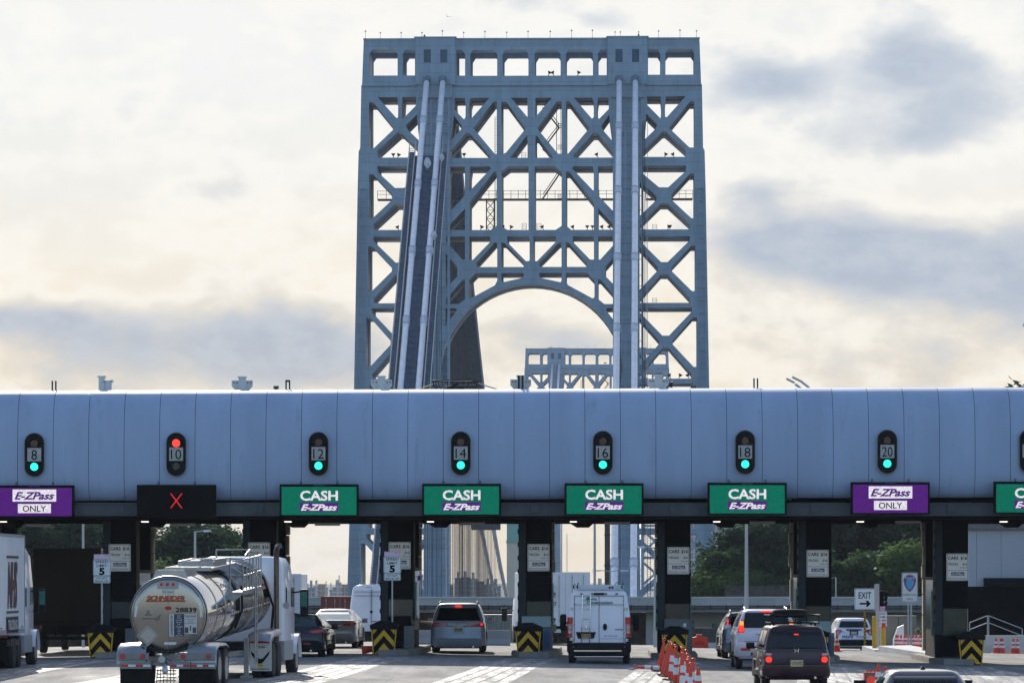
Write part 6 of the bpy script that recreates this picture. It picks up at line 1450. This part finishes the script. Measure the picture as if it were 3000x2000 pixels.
# far white high-roof van
Y = 213; X = (1088-1500)*Y/F; s = thing('cargo_van', 'plain white high-roof van behind the booth with the speed limit sign', 'van', (X, Y, G(X, Y+2)), R(0))
van_body(2.02, 2.72, 5.9, [(.36, .95), (.42, .99), (1.0, 1.01), (1.55, .98), (2.1, .92), (2.45, .87), (2.58, .82), (2.66, .70), (2.70, .5), (2.71, .2)], P_whitec, s, 1.7)
d = MB().box(-.006, .006, -.03, .06, .6, 2.5).box(-.8, .8, -.01, .03, 2.2, 2.212).box(-.78, .78, .0, .04, 2.38, 2.39).box(-.24, .0, .03, .08, 2.585, 2.60); d.build('door_seam', M_trim, s)
MB().loft([[(x, y-.03, z) for x, y, z in rring(0, .5, w, z, .08)] for z, w in ((.36, .96), (.42, 1.0), (.56, 1.0), (.6, .97))]).build('bumper', M_trim, s)
MB().tube((0, -.03, 1.48), (0, -.01, 1.48), .065, n=16).build('emblem', M_trim, s); MB().box(.04, .24, -.03, 0, 1.03, 1.06).build('door_handle', M_trim, s); MB().tube((-.60, -.02, 1.22), (-.60, 0, 1.22), .03, n=10).build('lock', M_trim, s)
for sg in (-1, 1): MB().box(sg*.88, sg*1.0, -.02, .06, .75, 1.25, .02).build('tail_lamp', M_lampr, s)
wheels(s, 1.98, (.9, 4.7), .34, .22)
# ============================================================ TRUCKS
M_ply = mat('trailer_white', (.72, .75, .80), .45, 0, .08, .5, dirt=.15)
def boxtruck(label, px, Y, W, L, z0, z1, body, yaw=0, name='box_truck', rods=True, cx=None, wheels_=True, gz=None):
    X = (px-1500)*Y/F; g = G(X, Y) if gz is None else gz; s = thing(name, label, 'truck', (X, Y, g), -R(yaw))
    m = MB().box(-W/2, W/2, 0, L, z0, z1, .03); m.build('cargo_box', body, s)
    m = MB().box(-W/2-.01, W/2+.01, -.02, .04, z1-.1, z1+.015).box(-W/2-.01, -W/2+.07, -.02, .04, z0, z1-.101).box(W/2-.07, W/2+.01, -.02, .04, z0, z1-.101).box(-W/2, W/2, -.02, .06, z0-.12, z0-.001); m.build('frame', body, s)
    d = MB().box(-.008, .008, -.01, .01, z0, z1-.1)
    if rods:
        for x in (-.95, -.35, .35, .95): d.tube((x*W/2.6, -.03, z0+.02), (x*W/2.6, -.03, z1-.12), .018, n=6)
        for z in (z0+.15, z0+.9, z1-.3): 
            for x in (-.95, -.35, .35, .95): d.box(x*W/2.6-.04, x*W/2.6+.04, -.045, -.005, z, z+.05)
    d.build('door_rods', M_rimv if rods else body, s)
    MB().box(-W/2+.1, W/2-.1, .05, .13, .5, .62).box(-.45, -.4, .05, .1, .6, z0-.1).box(.4, .45, .05, .1, .6, z0-.1).build('rear_guard', M_trim, s)
    for sg in (-1, 1):
        MB().box(sg*(W/2-.25), sg*(W/2-.1), -.01, .04, z0-.3, z0-.2).build('tail_lamp', M_lampr, s)
    MB().box(-W/2+.3, W/2-.3, .2, L+.3, .7, z0-.1).build('chassis', M_trim, s)
    b = MB().loft([rring(L+.3, L+2.3, W/2-.08, z, .15, None) for z in (.6, 1.3)]+[rring(L+.3, L+2.0, W/2-.12, 2.4, .15), rring(L+.4, L+1.8, W/2-.25, 2.65, .15)]); b.build('cab', body, s)
    if wheels_: wheels(s, W-.04, (1.4, 2.55, L+1.2) if L > 8 else (1.6, L+1.2), .5, .26, dual=False, rim=False)
    return s
boxtruck('box truck coloured near black for deep shade between the white trailer and left booth', 197, 172, 2.45, 7.5, 1.15, 3.83, mat('dark_truck_paint', (.012, .010, .010), .5, 0, .2, .8, spec=.3), 1.0, rods=False)  # near-black body colour stands in for the dimness over this lane
boxtruck('plain white box truck showing just right of the tanker cab', 800, 200, 2.4, 6, 1.0, 2.98, M_ply, 0)
s = boxtruck('white semi trailer with door rods seen between the lane 14 booth and white van', 1657, 250, 2.6, 13.5, 1.2, 3.92, M_ply, -6.0, name='semi_trailer')
b = MB(); board(b, .85, 1.15, -.06, .015, .05); b.v = [(x-.92, y, z+2.05) for x, y, z in b.v]; b.build('placard', M_platew, s)
m = MB(); text_mb(m, 'ED', -.66, 2.28, -.07, .2, .28, bold=.02); m.build('placard_lettering', M_black, s); MB().box(-1.28, -.55, -.068, -.062, 2.62, 2.86).build('placard_logo', M_purple, s); m = MB(); text_mb(m, 's', -.64, 2.74, -.075, .15, .12); m.build('logo_lettering', M_cwhite, s)
m = MB().path([(-1.25, 14.5, 1.8), (-1.8, 14.25, 1.8)], .03, 5).box(-1.95, -1.65, 14.2, 14.3, 1.2, 1.95, .03); m.build('mirror', M_trim, s); MB().box(-.6, -.25, -.04, -.02, .72, .9).build('number_plate', M_platew, s)
boxtruck('rusty red container on a truck behind the silver sedan and white van', 996, 300, 2.44, 6, -.2+2.0, 4.2, mat('container_red', (.20, .045, .035), .7, 0, .15, 1, dirt=.3), 0, name='container_truck', gz=WZ(1369.5, 300)-4.2)
boxtruck('dim grey box truck passing under the overpass right of the minivan', 1462, 372, 2.5, 6, 1.1, 3.4, mat('dim_grey_paint', (.16, .16, .155), .6), 0, gz=WZ(1411, 372)-3.4)
# ---- left white semi: trailer and tractor
M_text1 = mat('letter_maroon', (.10, .03, .04), .5); M_text2 = mat('letter_slate', (.05, .06, .07), .5)
Y0 = 146; X0 = (72-1500)*Y0/F; s = thing('semi_truck', 'white semi truck with maroon lettering on its trailer at the left edge', 'truck', (X0-1.3, Y0, G(X0, 140)), BR_YAW)
LT = 15
zt_ = 2.65+(1690-1566.5)/94.3-G(X0, 140); zb_ = 2.65+(1690-1852)/94.3-G(X0, 140)
MB().box(-1.3, 1.3, -LT, 0, zb_, zt_, .02).build('trailer_box', M_ply, s)
m = MB().box(1.301, 1.315, -LT, -.0, zt_-.09, zt_).box(1.301, 1.315, -LT, 0, zb_, zb_+.14).box(1.301, 1.318, -.06, 0, zb_+.141, zt_-.091); m.build('side_rail', mat('rail_grey', (.33, .34, .35), .5), s)
m = MB()
for k in range(12): m.box(1.3155, 1.319, -LT+.4+k*1.25, -LT+.75+k*1.25, zb_+.17, zb_+.21)
m.build('reflective_strip', M_lampr, s)
def sidetext(mb, txt, y, z, h, w, **k): return text_mb(mb, txt, 0, 0, 0, h, w, face=lambda p: Vector((1.322, y+p.x, z+p.z)), **k)
yc = -3.0
m = MB(); sidetext(m, 'NHS', yc, zt_-1.5, 1.35, 2.3, bold=.04, shear=.25); m.box(1.316, 1.322, yc-1.4, yc+1.4, zt_-.73, zt_-.66); m.build('company_lettering', M_text1, s)
m = MB().box(1.316, 1.322, yc-1.4, yc+1.4, zt_-2.4, zt_-2.33); m.box(1.316, 1.3215, yc-1.45, yc+1.35, zt_-3.0+.45, zt_-3.0-.02+.02); m.box(1.316, 1.3215, yc-1.45, yc+1.35, zt_-2.98, zt_-2.5)
sidetext(m, '516 829 7400', yc, zt_-3.3+.02, .2, 2.9, bold=.02); m.build('phone_lettering', M_text2, s); m = MB(); m2_ = m; sidetext(m, 'TRUCKING', yc, zt_-2.74, .3, 2.2, bold=.03); m.v = [(x+.003, y, z) for x, y, z in m.v]; m.build('panel_lettering', M_platew, s)
# tractor ahead of the trailer
def tractor(s, y0, roofz, col, fz=0, mirror=True, stack=True):
    b = MB()
    b.loft([rring(y0, y0+2.7, 1.2, z, .12, None) for z in (1.0, 2.1)]+[rring(y0, y0+2.55, 1.2, 2.5, .12), rring(y0+.02, y0+2.1, 1.17, roofz-.3, .15), rring(y0+.06, y0+1.7, 1.08, roofz-.05, .2), rring(y0+.2, y0+1.4, .9, roofz, .2)])
    b.loft([rring(y0+2.3, y0+4.1, w, z, .25, w*.9) for z, w in ((.7, 1.05), (1.2, 1.12), (1.55, 1.05), (1.7, .9))]); b.build('cab', col, s)
    for sg in (-1, 1):
        MB().box(sg*1.19, sg*1.215, y0+1.75, y0+2.45, 1.95, 2.5).build('side_window', M_cglass, s); MB().box(sg*1.19, sg*1.212, y0+.5, y0+.75, 1.9, 2.5, .01).build('sleeper_window', M_cglass, s)
        m = MB().box(sg*.9, sg*1.22, y0+.1, y0+2.2, .45, 1.02, .05); m.build('side_skirt', mat('skirt_grey', (.30, .31, .33), .5), s)
        m = MB().loft([[(sg*x, y0+3.3+(r_)*math.cos(t_), .55+(r_)*math.sin(t_)) for x in (.85, 1.25)] for r_ in (.62,) for t_ in [math.pi*j/10-.1 for j in range(11)]], closed=False, cap=False); m.build('wheel_fender', col, s)
        if mirror:
            m = MB().path([(sg*1.18, y0+2.5, 2.35), (sg*1.5, y0+2.45, 2.4)], .025, 5).path([(sg*1.18, y0+2.5, 1.75), (sg*1.5, y0+2.45, 1.7)], .025, 5).box(sg*1.38, sg*1.62, y0+2.38, y0+2.5, 1.65, 2.45, .05); mo = m.build('mirror', M_trim, s)
            MB().box(sg*1.41, sg*1.59, y0+2.37, y0+2.379, 1.95, 2.38).build('mirror_glass', mat('green_mirror_glass', (.05, .20, .18), .15, .5, .2, 4), mo)
        if stack and sg > 0: m = MB().tube((sg*1.02, y0-.18, 1.0), (sg*1.02, y0-.18, roofz-.05), .075, n=14).path([(sg*1.02, y0-.18, roofz-.06), (sg*1.02, y0-.18, roofz+.12), (sg*1.06, y0-.25, roofz+.27), (sg*1.14, y0-.35, roofz+.30)], [.075, .078, .08, .085], 12); m.build('exhaust_stack', mat('heat_blued_chrome', (.13, .10, .09), .3, .9, .35, 3), s)
    MB().box(-.45, .45, y0-3.2, y0+3.2, .75, 1.0).build('chassis', M_trim, s)
    wheels(s, 2.45, (y0-2.2, y0-.95), .5, .27, rim=False, dual=True); wheels(s, 2.4, (y0+3.3,), .5, .28)
tractor(s, .5, zt_-.35, P_whitec, stack=False)
m = MB(); 
for k, z in enumerate((.62, .76, .90, 1.04, 1.18)): pass
m.box(.62, 1.24, -3.35, -3.32, .25, .95); m.build('mud_flap', M_blk, s)
MB().box(.8, 1.2, -3.37, -3.352, .98, 1.03).build('flap_reflector', M_lampr, s)
# ============================================================ TANKER
M_pol = mat('polished_steel', (.50, .50, .50), .10, 1.0, .06, .8, bump=.035, bscale=2.5)
M_pol2 = mat('brushed_steel_end', (.36, .335, .31), .24, 1.0, .08, .8, bump=.02, bscale=2)
M_alu = mat('aluminium', (.34, .35, .37), .38, .8, .12, 3, dirt=.2)
M_orange = mat('logo_orange', (.42, .085, .03), .5)
Y0 = 118.0; X0 = (494-1500)*Y0/F; g0 = G(X0, 124); s = thing('tanker_truck', 'polished steel tanker truck with orange company lettering on its rear', 'truck', (X0, Y0, g0), -R(4.15))
za, zb2 = 1.71-g0, 2.14-g0; LT = 13.1; rt = .965
tm = Matrix.Translation((0, 0, za)) @ Matrix.Rotation(math.atan2(zb2-za, LT), 4, 'X')     # tank frame: y forward along the tank
def circ(r, y, n=48, z=0): return [(r*math.sin(2*math.pi*j/n), y, z+r*math.cos(2*math.pi*j/n)) for j in range(n)]
m = MB().loft([circ(rt*.985, .0), circ(rt, .02), circ(rt, LT-.02), circ(rt*.97, LT)]); m.xf(tm); m.build('tank', M_pol, s)
m = MB(); hd = [(rt*.985, .0), (rt*.94, -.035), (rt*.80, -.055), (rt*.55, -.075), (rt*.25, -.088), (.02, -.09)]; m.loft([circ(r, y) for r, y in hd]); m.xf(tm); m.build('tank_end', M_pol2, s)
m = MB(); m.loft([circ(rt+.012, -.01), circ(rt+.02, .02), circ(rt+.02, .06), circ(rt, .065)], cap=False); m.loft([circ(rt*.965, -.045), circ(rt*.95, -.052)], cap=False); m.xf(tm); m.build('end_ring', M_alu, s)
for yb_ in (1.9, 3.6, 6.3, 6.9, 9.2, 11.2, 12.9):
    m = MB().loft([circ(rt+.001, yb_-.05), circ(rt+.022, yb_-.04), circ(rt+.022, yb_+.04), circ(rt+.001, yb_+.05)], cap=False); m.xf(tm); m.build('tank_ring', M_trim if yb_ == 6.3 else M_pol2, s)
# reflective red-white strip along the side
for sg in (-1, 1):
    m = MB()
    for k in range(34):
        y = .3+k*.37; a = R(100)
        for j in (0, 1):
            ya, yb_ = y+j*.185, y+(j+1)*.185; m.cur = j
            m.loft([[(sg*(rt+.004)*math.sin(t_), ya, (rt+.004)*math.cos(t_)), (sg*(rt+.004)*math.sin(t_), yb_, (rt+.004)*math.cos(t_))] for t_ in (a-.028, a+.028)], closed=False, cap=False)
    m.xf(tm); m.build('reflector_strip', [M_lampr, M_cwhite], s, weld=True)
m = MB()
for ya, yb_, a0, a1 in ((11.0, 12.2, 60, 66), (10.9, 12.3, 70, 76)): m.loft([[((rt+.004)*math.sin(R(t_)), ya, (rt+.004)*math.cos(R(t_))), ((rt+.004)*math.sin(R(t_)), yb_, (rt+.004)*math.cos(R(t_)))] for t_ in (a0, a1)], closed=False, cap=False)
m.xf(tm); m.build('side_lettering', M_orange, s)
# end face fittings (in a frame tilted like the tank)
def face_(m, nm, mm_): m.xf(tm); return m.build(nm, mm_, s)
ye = -.10
m = MB(); text_mb(m, 'SCHNEIDER', -.055, .425, ye-.004, .115, .97, bold=.045, shear=.18); m.prism([(-.565, .325), (.42, .325), (.43, .365), (-.12, .365), (-.155, .345), (-.17, .365), (-.56, .365)], 'y', ye-.002, ye+.03); face_(m, 'company_lettering', M_orange)
m = MB(); text_mb(m, '28839', .455, .13, ye-.004+.005, .118, .53, bold=.02); face_(m, 'number_lettering', M_black)
m = MB().box(-.005, .005, ye+.0, ye+.04, -.9, .88); m.path([(rt*.93*math.sin(a), ye+.045, rt*.93*math.cos(a)) for a in [R(-60+120*k/20) for k in range(21)]], .006, 4); face_(m, 'weld_seam', mat('weld', (.25, .23, .21), .4, .8))
m = MB().prism([(-.27, .66), (.26, .66), (.26, .80), (.22, .83), (-.23, .83), (-.27, .80)], 'y', ye-.02, ye+.06); face_(m, 'lamp_panel', M_alu)
for x in (-.16, -.01, .14): face_(MB().tube((x, ye-.03, .765), (x, ye-.015, .765), .043, n=16), 'marker_lamp', M_lampr)
face_(MB().box(-.155, .15, ye-.012, ye+.03, .52, .64), 'number_plate', M_platew); m = MB(); text_mb(m, 'P957864', 0, .575, ye-.016, .05, .27); face_(m, 'plate_lettering', M_text2)
m = MB().loft([[(.0+a*math.cos(t_)*.09, y, .175+a*math.sin(t_)*.042) for t_ in [2*math.pi*j/18 for j in range(18)]] for a, y in ((1, ye+.02), (1, ye-.025), (.8, ye-.035))]); face_(m, 'stop_lamp', M_lampr)
m = MB().box(.155, .40, ye-.002, ye+.03, -.54, .02); face_(m, 'blue_label', mat('label_navy', (.035, .05, .09), .5))
m = MB().box(.03, .145, ye-.002, ye+.03, -.54, .02).box(.415, .72, ye+.005, ye+.06, -.47, .02); face_(m, 'white_label', M_platew)
m = MB(); 
for k, w_ in enumerate(('DO', 'YOU', 'HAVE', 'WHAT', 'IT', 'TAKES', 'TO', 'BE', 'UP', 'FRONT?')): text_mb(m, w_, .278, -.02-k*.055, ye-.006, .032, min(.18, .04*len(w_)), bold=.02)
face_(m, 'label_lettering', M_platew)
m = MB(); v0 = len(m.v); text_mb(m, 'SCHNEIDERJOBS.COM', 0, 0, 0, .05, .50, bold=.03); m.v = [(.088-z, ye-.006, -.26+x) for x, y, z in m.v]
text_mb(m, 'CAUTION', .567, -.03, ye+.0, .05, .26, bold=.03); text_mb(m, 'WIDE RIGHT', .567, -.11, ye, .035, .24); text_mb(m, 'TURNS', .567, -.165, ye, .035, .13)
m.box(.425, .51, ye-.001, ye+.004, -.45, -.31).box(.62, .71, ye-.001, ye+.004, -.45, -.31).box(.55, .58, ye-.001, ye+.004, -.40, -.27).box(.425, .71, ye-.001, ye+.004, -.215, -.205); face_(m, 'caution_lettering', M_text2)
# placard frame (diamond) and its clips
c_ = (-.52, -.52); m = MB().prism([(c_[0], c_[1]+.27), (c_[0]+.27, c_[1]), (c_[0], c_[1]-.27), (c_[0]-.27, c_[1])], 'y', ye-.0, ye+.06, [[(c_[0], c_[1]+.225), (c_[0]-.225, c_[1]), (c_[0], c_[1]-.225), (c_[0]+.225, c_[1])]]); face_(m, 'placard_frame', M_alu)
m = MB().prism([(c_[0], c_[1]+.21), (c_[0]+.21, c_[1]), (c_[0], c_[1]-.21), (c_[0]-.21, c_[1])], 'y', ye+.01, ye+.05); face_(m, 'placard', mat('placard_grey', (.42, .40, .38), .4, .4, .1, 6))
m = MB().box(-.66, -.20, ye+.0, ye+.05, -.115, -.075); 
for k in range(3): a = R(90+120*k); m.tube((-.51+.05*math.cos(a), ye-.001, .03+.05*math.sin(a)), (-.51+.05*math.cos(a), ye+.05, .03+.05*math.sin(a)), .035, n=8)
m.quad((-.35, ye-.002, -.13), (-.30, ye-.002, -.15), (-.17, ye-.002, .0), (-.21, ye-.002, .02), .01); face_(m, 'stencil_marks', mat('grime', (.20, .18, .16), .6, .3))
m = MB(); 
for sg in (-1, 1): m.quad((sg*.865, ye+.05, -.05), (sg*.81, ye+.05, -.05), (sg*.76, ye+.05, .22), (sg*.82, ye+.05, .24), .012)
face_(m, 'reflective_patch', M_cwhite)
m = MB().box(-.10, .20, ye+.0, ye+.04, -.745, -.68); face_(m, 'maker_plate', M_cwhite)
# top works
m = MB()
m.prism([(-.33, rt-.06), (.32, rt-.06), (.42, rt-.16), (.30, rt+.14), (-.42, rt+.14), (-.52, rt-.12)], 'y', .7, .74)
m.loft([[(.30, .74, rt-.08), (.32, .74, rt+.14)], [(.34, 2.6, rt-.10), (.34, 2.6, rt+.10)]], closed=False, cap=False); m.loft([[(-.33, .74, rt-.08), (-.36, .74, rt+.14)], [(-.34, 2.6, rt-.10), (-.34, 2.6, rt+.10)]], closed=False, cap=False); face_(m, 'spill_dam', M_alu)
m = MB().box(-.62, .60, 3.6, 8.3, rt+.02, rt+.10); 
for k in range(14): m.box(-.61, .59, 3.62+k*.33, 3.66+k*.33, rt+.101, rt+.115)
face_(m, 'top_platform', M_alu)
m = MB().box(-.42, .52, 4.6, 4.64, rt+.115, rt+.25).box(-.42, .52, 7.0, 7.04, rt+.115, rt+.25).box(-.42, -.38, 4.641, 6.999, rt+.115, rt+.25).box(.48, .52, 4.641, 6.999, rt+.115, rt+.25).tube((0, 5.8, rt+.1), (0, 5.8, rt+.24), .26, n=18); face_(m, 'manhole_box', M_alu)
# side platform with railings and ladder
m = MB().box(.72, 1.22, 5.2, 9.0, .34, .39).box(1.2, 1.225, 5.2, 9.0, .30, .42); m.prism([(.70, -.1), (1.2, .33), (.72, .33)], 'y', 5.2, 5.24).prism([(.70, -.1), (1.2, .33), (.72, .33)], 'y', 8.9, 8.94); face_(m, 'side_platform', M_alu)
m = MB(); T_ = .024
for x, y, z0, z1 in ((1.2, 5.25, .34, 1.22), (.86, 5.25, .34, 1.28), (1.2, 6.0, .36, 1.18), (1.2, 6.6, .36, 1.2), (1.2, 7.2, .36, 1.22), (1.2, 8.0, .36, 1.22), (1.2, 8.5, .36, 1.24), (1.2, 9.0, .36, 1.25), (.9, 9.0, .36, 1.25), (1.0, 9.0, .36, 1.25)): m.tube((x, y, z0), (x, y, z1), T_, n=6)
for z in (.80, 1.22): m.path([(.86, 5.25, z+.03), (1.2, 5.25, z), (1.2, 9.0, z+.02), (.86, 9.0, z+.02)], T_, 6)
m.path([(.3, 3.6, rt+.3), (.62, 3.6, rt+.3), (.86, 5.25, 1.28)], T_, 6).tube((.3, 3.6, rt+.08), (.3, 3.6, rt+.3), T_, n=6).path([(.0, 8.9, rt+.42), (.88, 9.2, rt+.42), (.9, 8.0, 1.26)], T_, 6).tube((0, 8.9, rt), (0, 8.9, rt+.42), T_, n=6); face_(m, 'railing', M_alu)
m = MB()
for y in (7.25, 7.62): m.tube((1.26, y, .95), (1.26, y, -1.60), T_, n=6)
for k in range(11): m.tube((1.26, 7.25, .3-k*.19), (1.26, 7.62, .3-k*.19), .014, n=5)
face_(m, 'ladder', M_alu)
m = MB().path([(rt+.03, 6.45, .5), (rt+.06, 6.45, -.1), (rt*.85, 6.45, -.62)], .03, 6); face_(m, 'hose', M_blk); m = MB().path([(.5, 10.4, .9), (.9, 11.9, .55), (1.05, 12.9, -.3), (.95, 13.3, -.9)], .035, 6); face_(m, 'hose', M_blk)
# running gear
zr = .80-g0*0
m = MB()
for x0, x1 in ((-1.23, -.44), (.26, 1.0+.23)): m.box(x0, x1, -.42, -.36, .72, .90+.0, .008)
m.box(-1.16, -.36, -.52, -.40, .50, .685, .01).box(.10, .62, -.52, -.40, .50, .685, .01).box(.63, 1.25, -.50, -.40, .50, .66, .01); m.box(-.35, .09, -.40, -.36, .60, .66); m.build('rear_bumper', mat('bumper_galv', (.22, .22, .225), .5, .4, .12, 4, dirt=.35), s)
for x in (-1.10, -.60, .43, 1.06): MB().tube((x, -.455, .81), (x, -.43, .81), .062, n=16).build('tail_lamp', M_lampr, s)
for (x0, x1) in ((-1.13, -.38), (.12, .60), (.64, 1.23)):
    n = 4 if x1-x0 > .55 else 3; m = MB()
    for k in range(n): m.cur = k % 2; m.add([(lerp(x0, x1, k/n), -.525, .555), (lerp(x0, x1, (k+1)/n), -.525, .555), (lerp(x0, x1, (k+1)/n), -.525, .61), (lerp(x0, x1, k/n), -.525, .61)], [(0, 1, 2, 3)])
    m.build('reflector_strip', [M_lampr, M_cwhite], s, weld=True)
for sg in (-1, 1):
    m = MB().loft([[(sg*x, 1.0+1.15*.0+(.62)*math.cos(t_)*1.0-.65, .48+.62*math.sin(t_)) for x in (.55, 1.24)] for t_ in [math.pi*(1-j/12) for j in range(13)]], closed=False, cap=False)
    m = MB(); P = [(-.38, .62), (-.34, .95), (-.2, 1.06), (.2, 1.12), (1.6, 1.12), (2.0, 1.05), (2.2, .85)]
    m.loft([[(sg*.52, y, z), (sg*.9, y, z+.03), (sg*1.24, y, z), (sg*1.26, y, z-.06)] for y, z in P], closed=False, cap=False); m.build('fender', M_alu, s)
    MB().box(sg*.30, sg*1.18, -.30, -.28, .10, .50).build('mud_flap', M_blk, s)
    MB().box(sg*.42, sg*.5, -.3, LT-1.5, .66, .80).build('frame_rail', M_alu, s)
    MB().prism([(2.2, .8), (3.2, .8), (3.0, 1.1), (2.4, 1.1)], 'x', sg*.3, sg*.5).build('tank_saddle', M_alu, s)
    m = MB().box(sg*.78, sg*.9, 8.6, 8.75, .15, 1.15).box(sg*.70, sg*.98, 8.5, 8.85, .08, .15); m.build('landing_leg', M_alu, s)
wheels(s, 2.5, (.45, 1.75), .5, .27, rim=True, dual=True)
m = MB().path([(-.1, -.2, .74), (-.1, -.5, .74)], .09, 10).path([(-.02, -.42, .68), (-.02, -.5, .55), (-.02, -.48, .40)], .07, 10).path([(.1, -.2, .7), (-.2, -.45, .85)], .025, 6); m.build('outlet_valve', mat('valve_steel', (.35, .37, .40), .35, .7, .15, 6), s)
m = MB().path([(-.75, -.1, .95), (-.62, -.25, 1.02), (-.50, -.3, .93)], .03, 6).box(-.8, -.45, -.2, .1, .88, .98, .02); m.build('drain_fitting', M_trim, s)
m = MB()
for k in range(5): m.box(-.3, .2, -.1, -.08, .10+k*.085, .125+k*.085)
for k in range(6): m.tube((-.3+k*.09, -.09, .08), (-.26+k*.08, -.09, .5), .012, n=4)
m.build('step_grating', M_blk, s)
tractor(s, LT+.9, 3.23-g0, P_whitec)
for sg in (-1, 1):
    mf = MB().box(sg*.62, sg*1.23, LT-2.05, LT-2.03, .22, 1.05).build('mud_flap', M_platew, s)
m = MB(); q_ = LT-2.056; cx_ = .925
m.prism([(cx_-.27, .78), (cx_-.12, .62), (cx_-.02, .55), (cx_+.06, .56), (cx_+.14, .65), (cx_+.27, .80), (cx_+.22, .66), (cx_+.10, .50), (cx_+.03, .42), (cx_-.07, .42), (cx_-.14, .52), (cx_-.24, .66)], 'y', q_-.004, q_); text_mb(m, 'SOUSA', cx_, .88, q_-.003, .06, .26, bold=.02); text_mb(m, 'TRUCK TRAILER REPAIR LTD', cx_, .275, q_-.003, .045, .5, bold=.02); m.build('flap_lettering', M_black, s)
m = MB().box(.64, 1.22, q_-.004, q_, .985, 1.04); m.build('flap_reflector', M_lampr, s); MB().prism([(cx_-.05, .33), (cx_+.05, .33), (cx_+.08, .38), (cx_, .44), (cx_-.08, .38)], 'y', q_-.006, q_-.001).build('flap_emblem', M_yel, s)
for sg in (-1, 1):
    m = MB(); P = [(LT-2.35, 1.02), (LT-2.2, 1.22), (LT-1.5, 1.28), (LT-.2, 1.30), (LT+.05, 1.34)]
    m.loft([[(sg*.6, y, z), (sg*.95, y, z+.03), (sg*1.22, y, z), (sg*1.25, y, z-.12)] for y, z in P], closed=False, cap=False); m.build('fender', M_alu, s)
m = MB().tube((1.27, LT+1.0, 2.0), (1.27, LT+.95, 2.0), .085, n=14); m.build('work_lamp', M_lampc, s)
# ============================================================ HAZE
HM = bpy.data.materials.new('haze'); HM.use_nodes = True; hn = HM.node_tree; hn.nodes.clear()
ho = hn.nodes.new('ShaderNodeOutputMaterial'); hv = hn.nodes.new('ShaderNodeVolumePrincipled'); hn.links.new(hv.outputs[0], ho.inputs['Volume'])
hv.inputs['Color'].default_value = (.60, .67, .80, 1); hv.inputs['Density'].default_value = HAZE; hv.inputs['Anisotropy'].default_value = .25
o = MB().box(-8100, 8100, -120, 8100, -101, 112).build('haze', HM); o['kind'] = 'stuff'
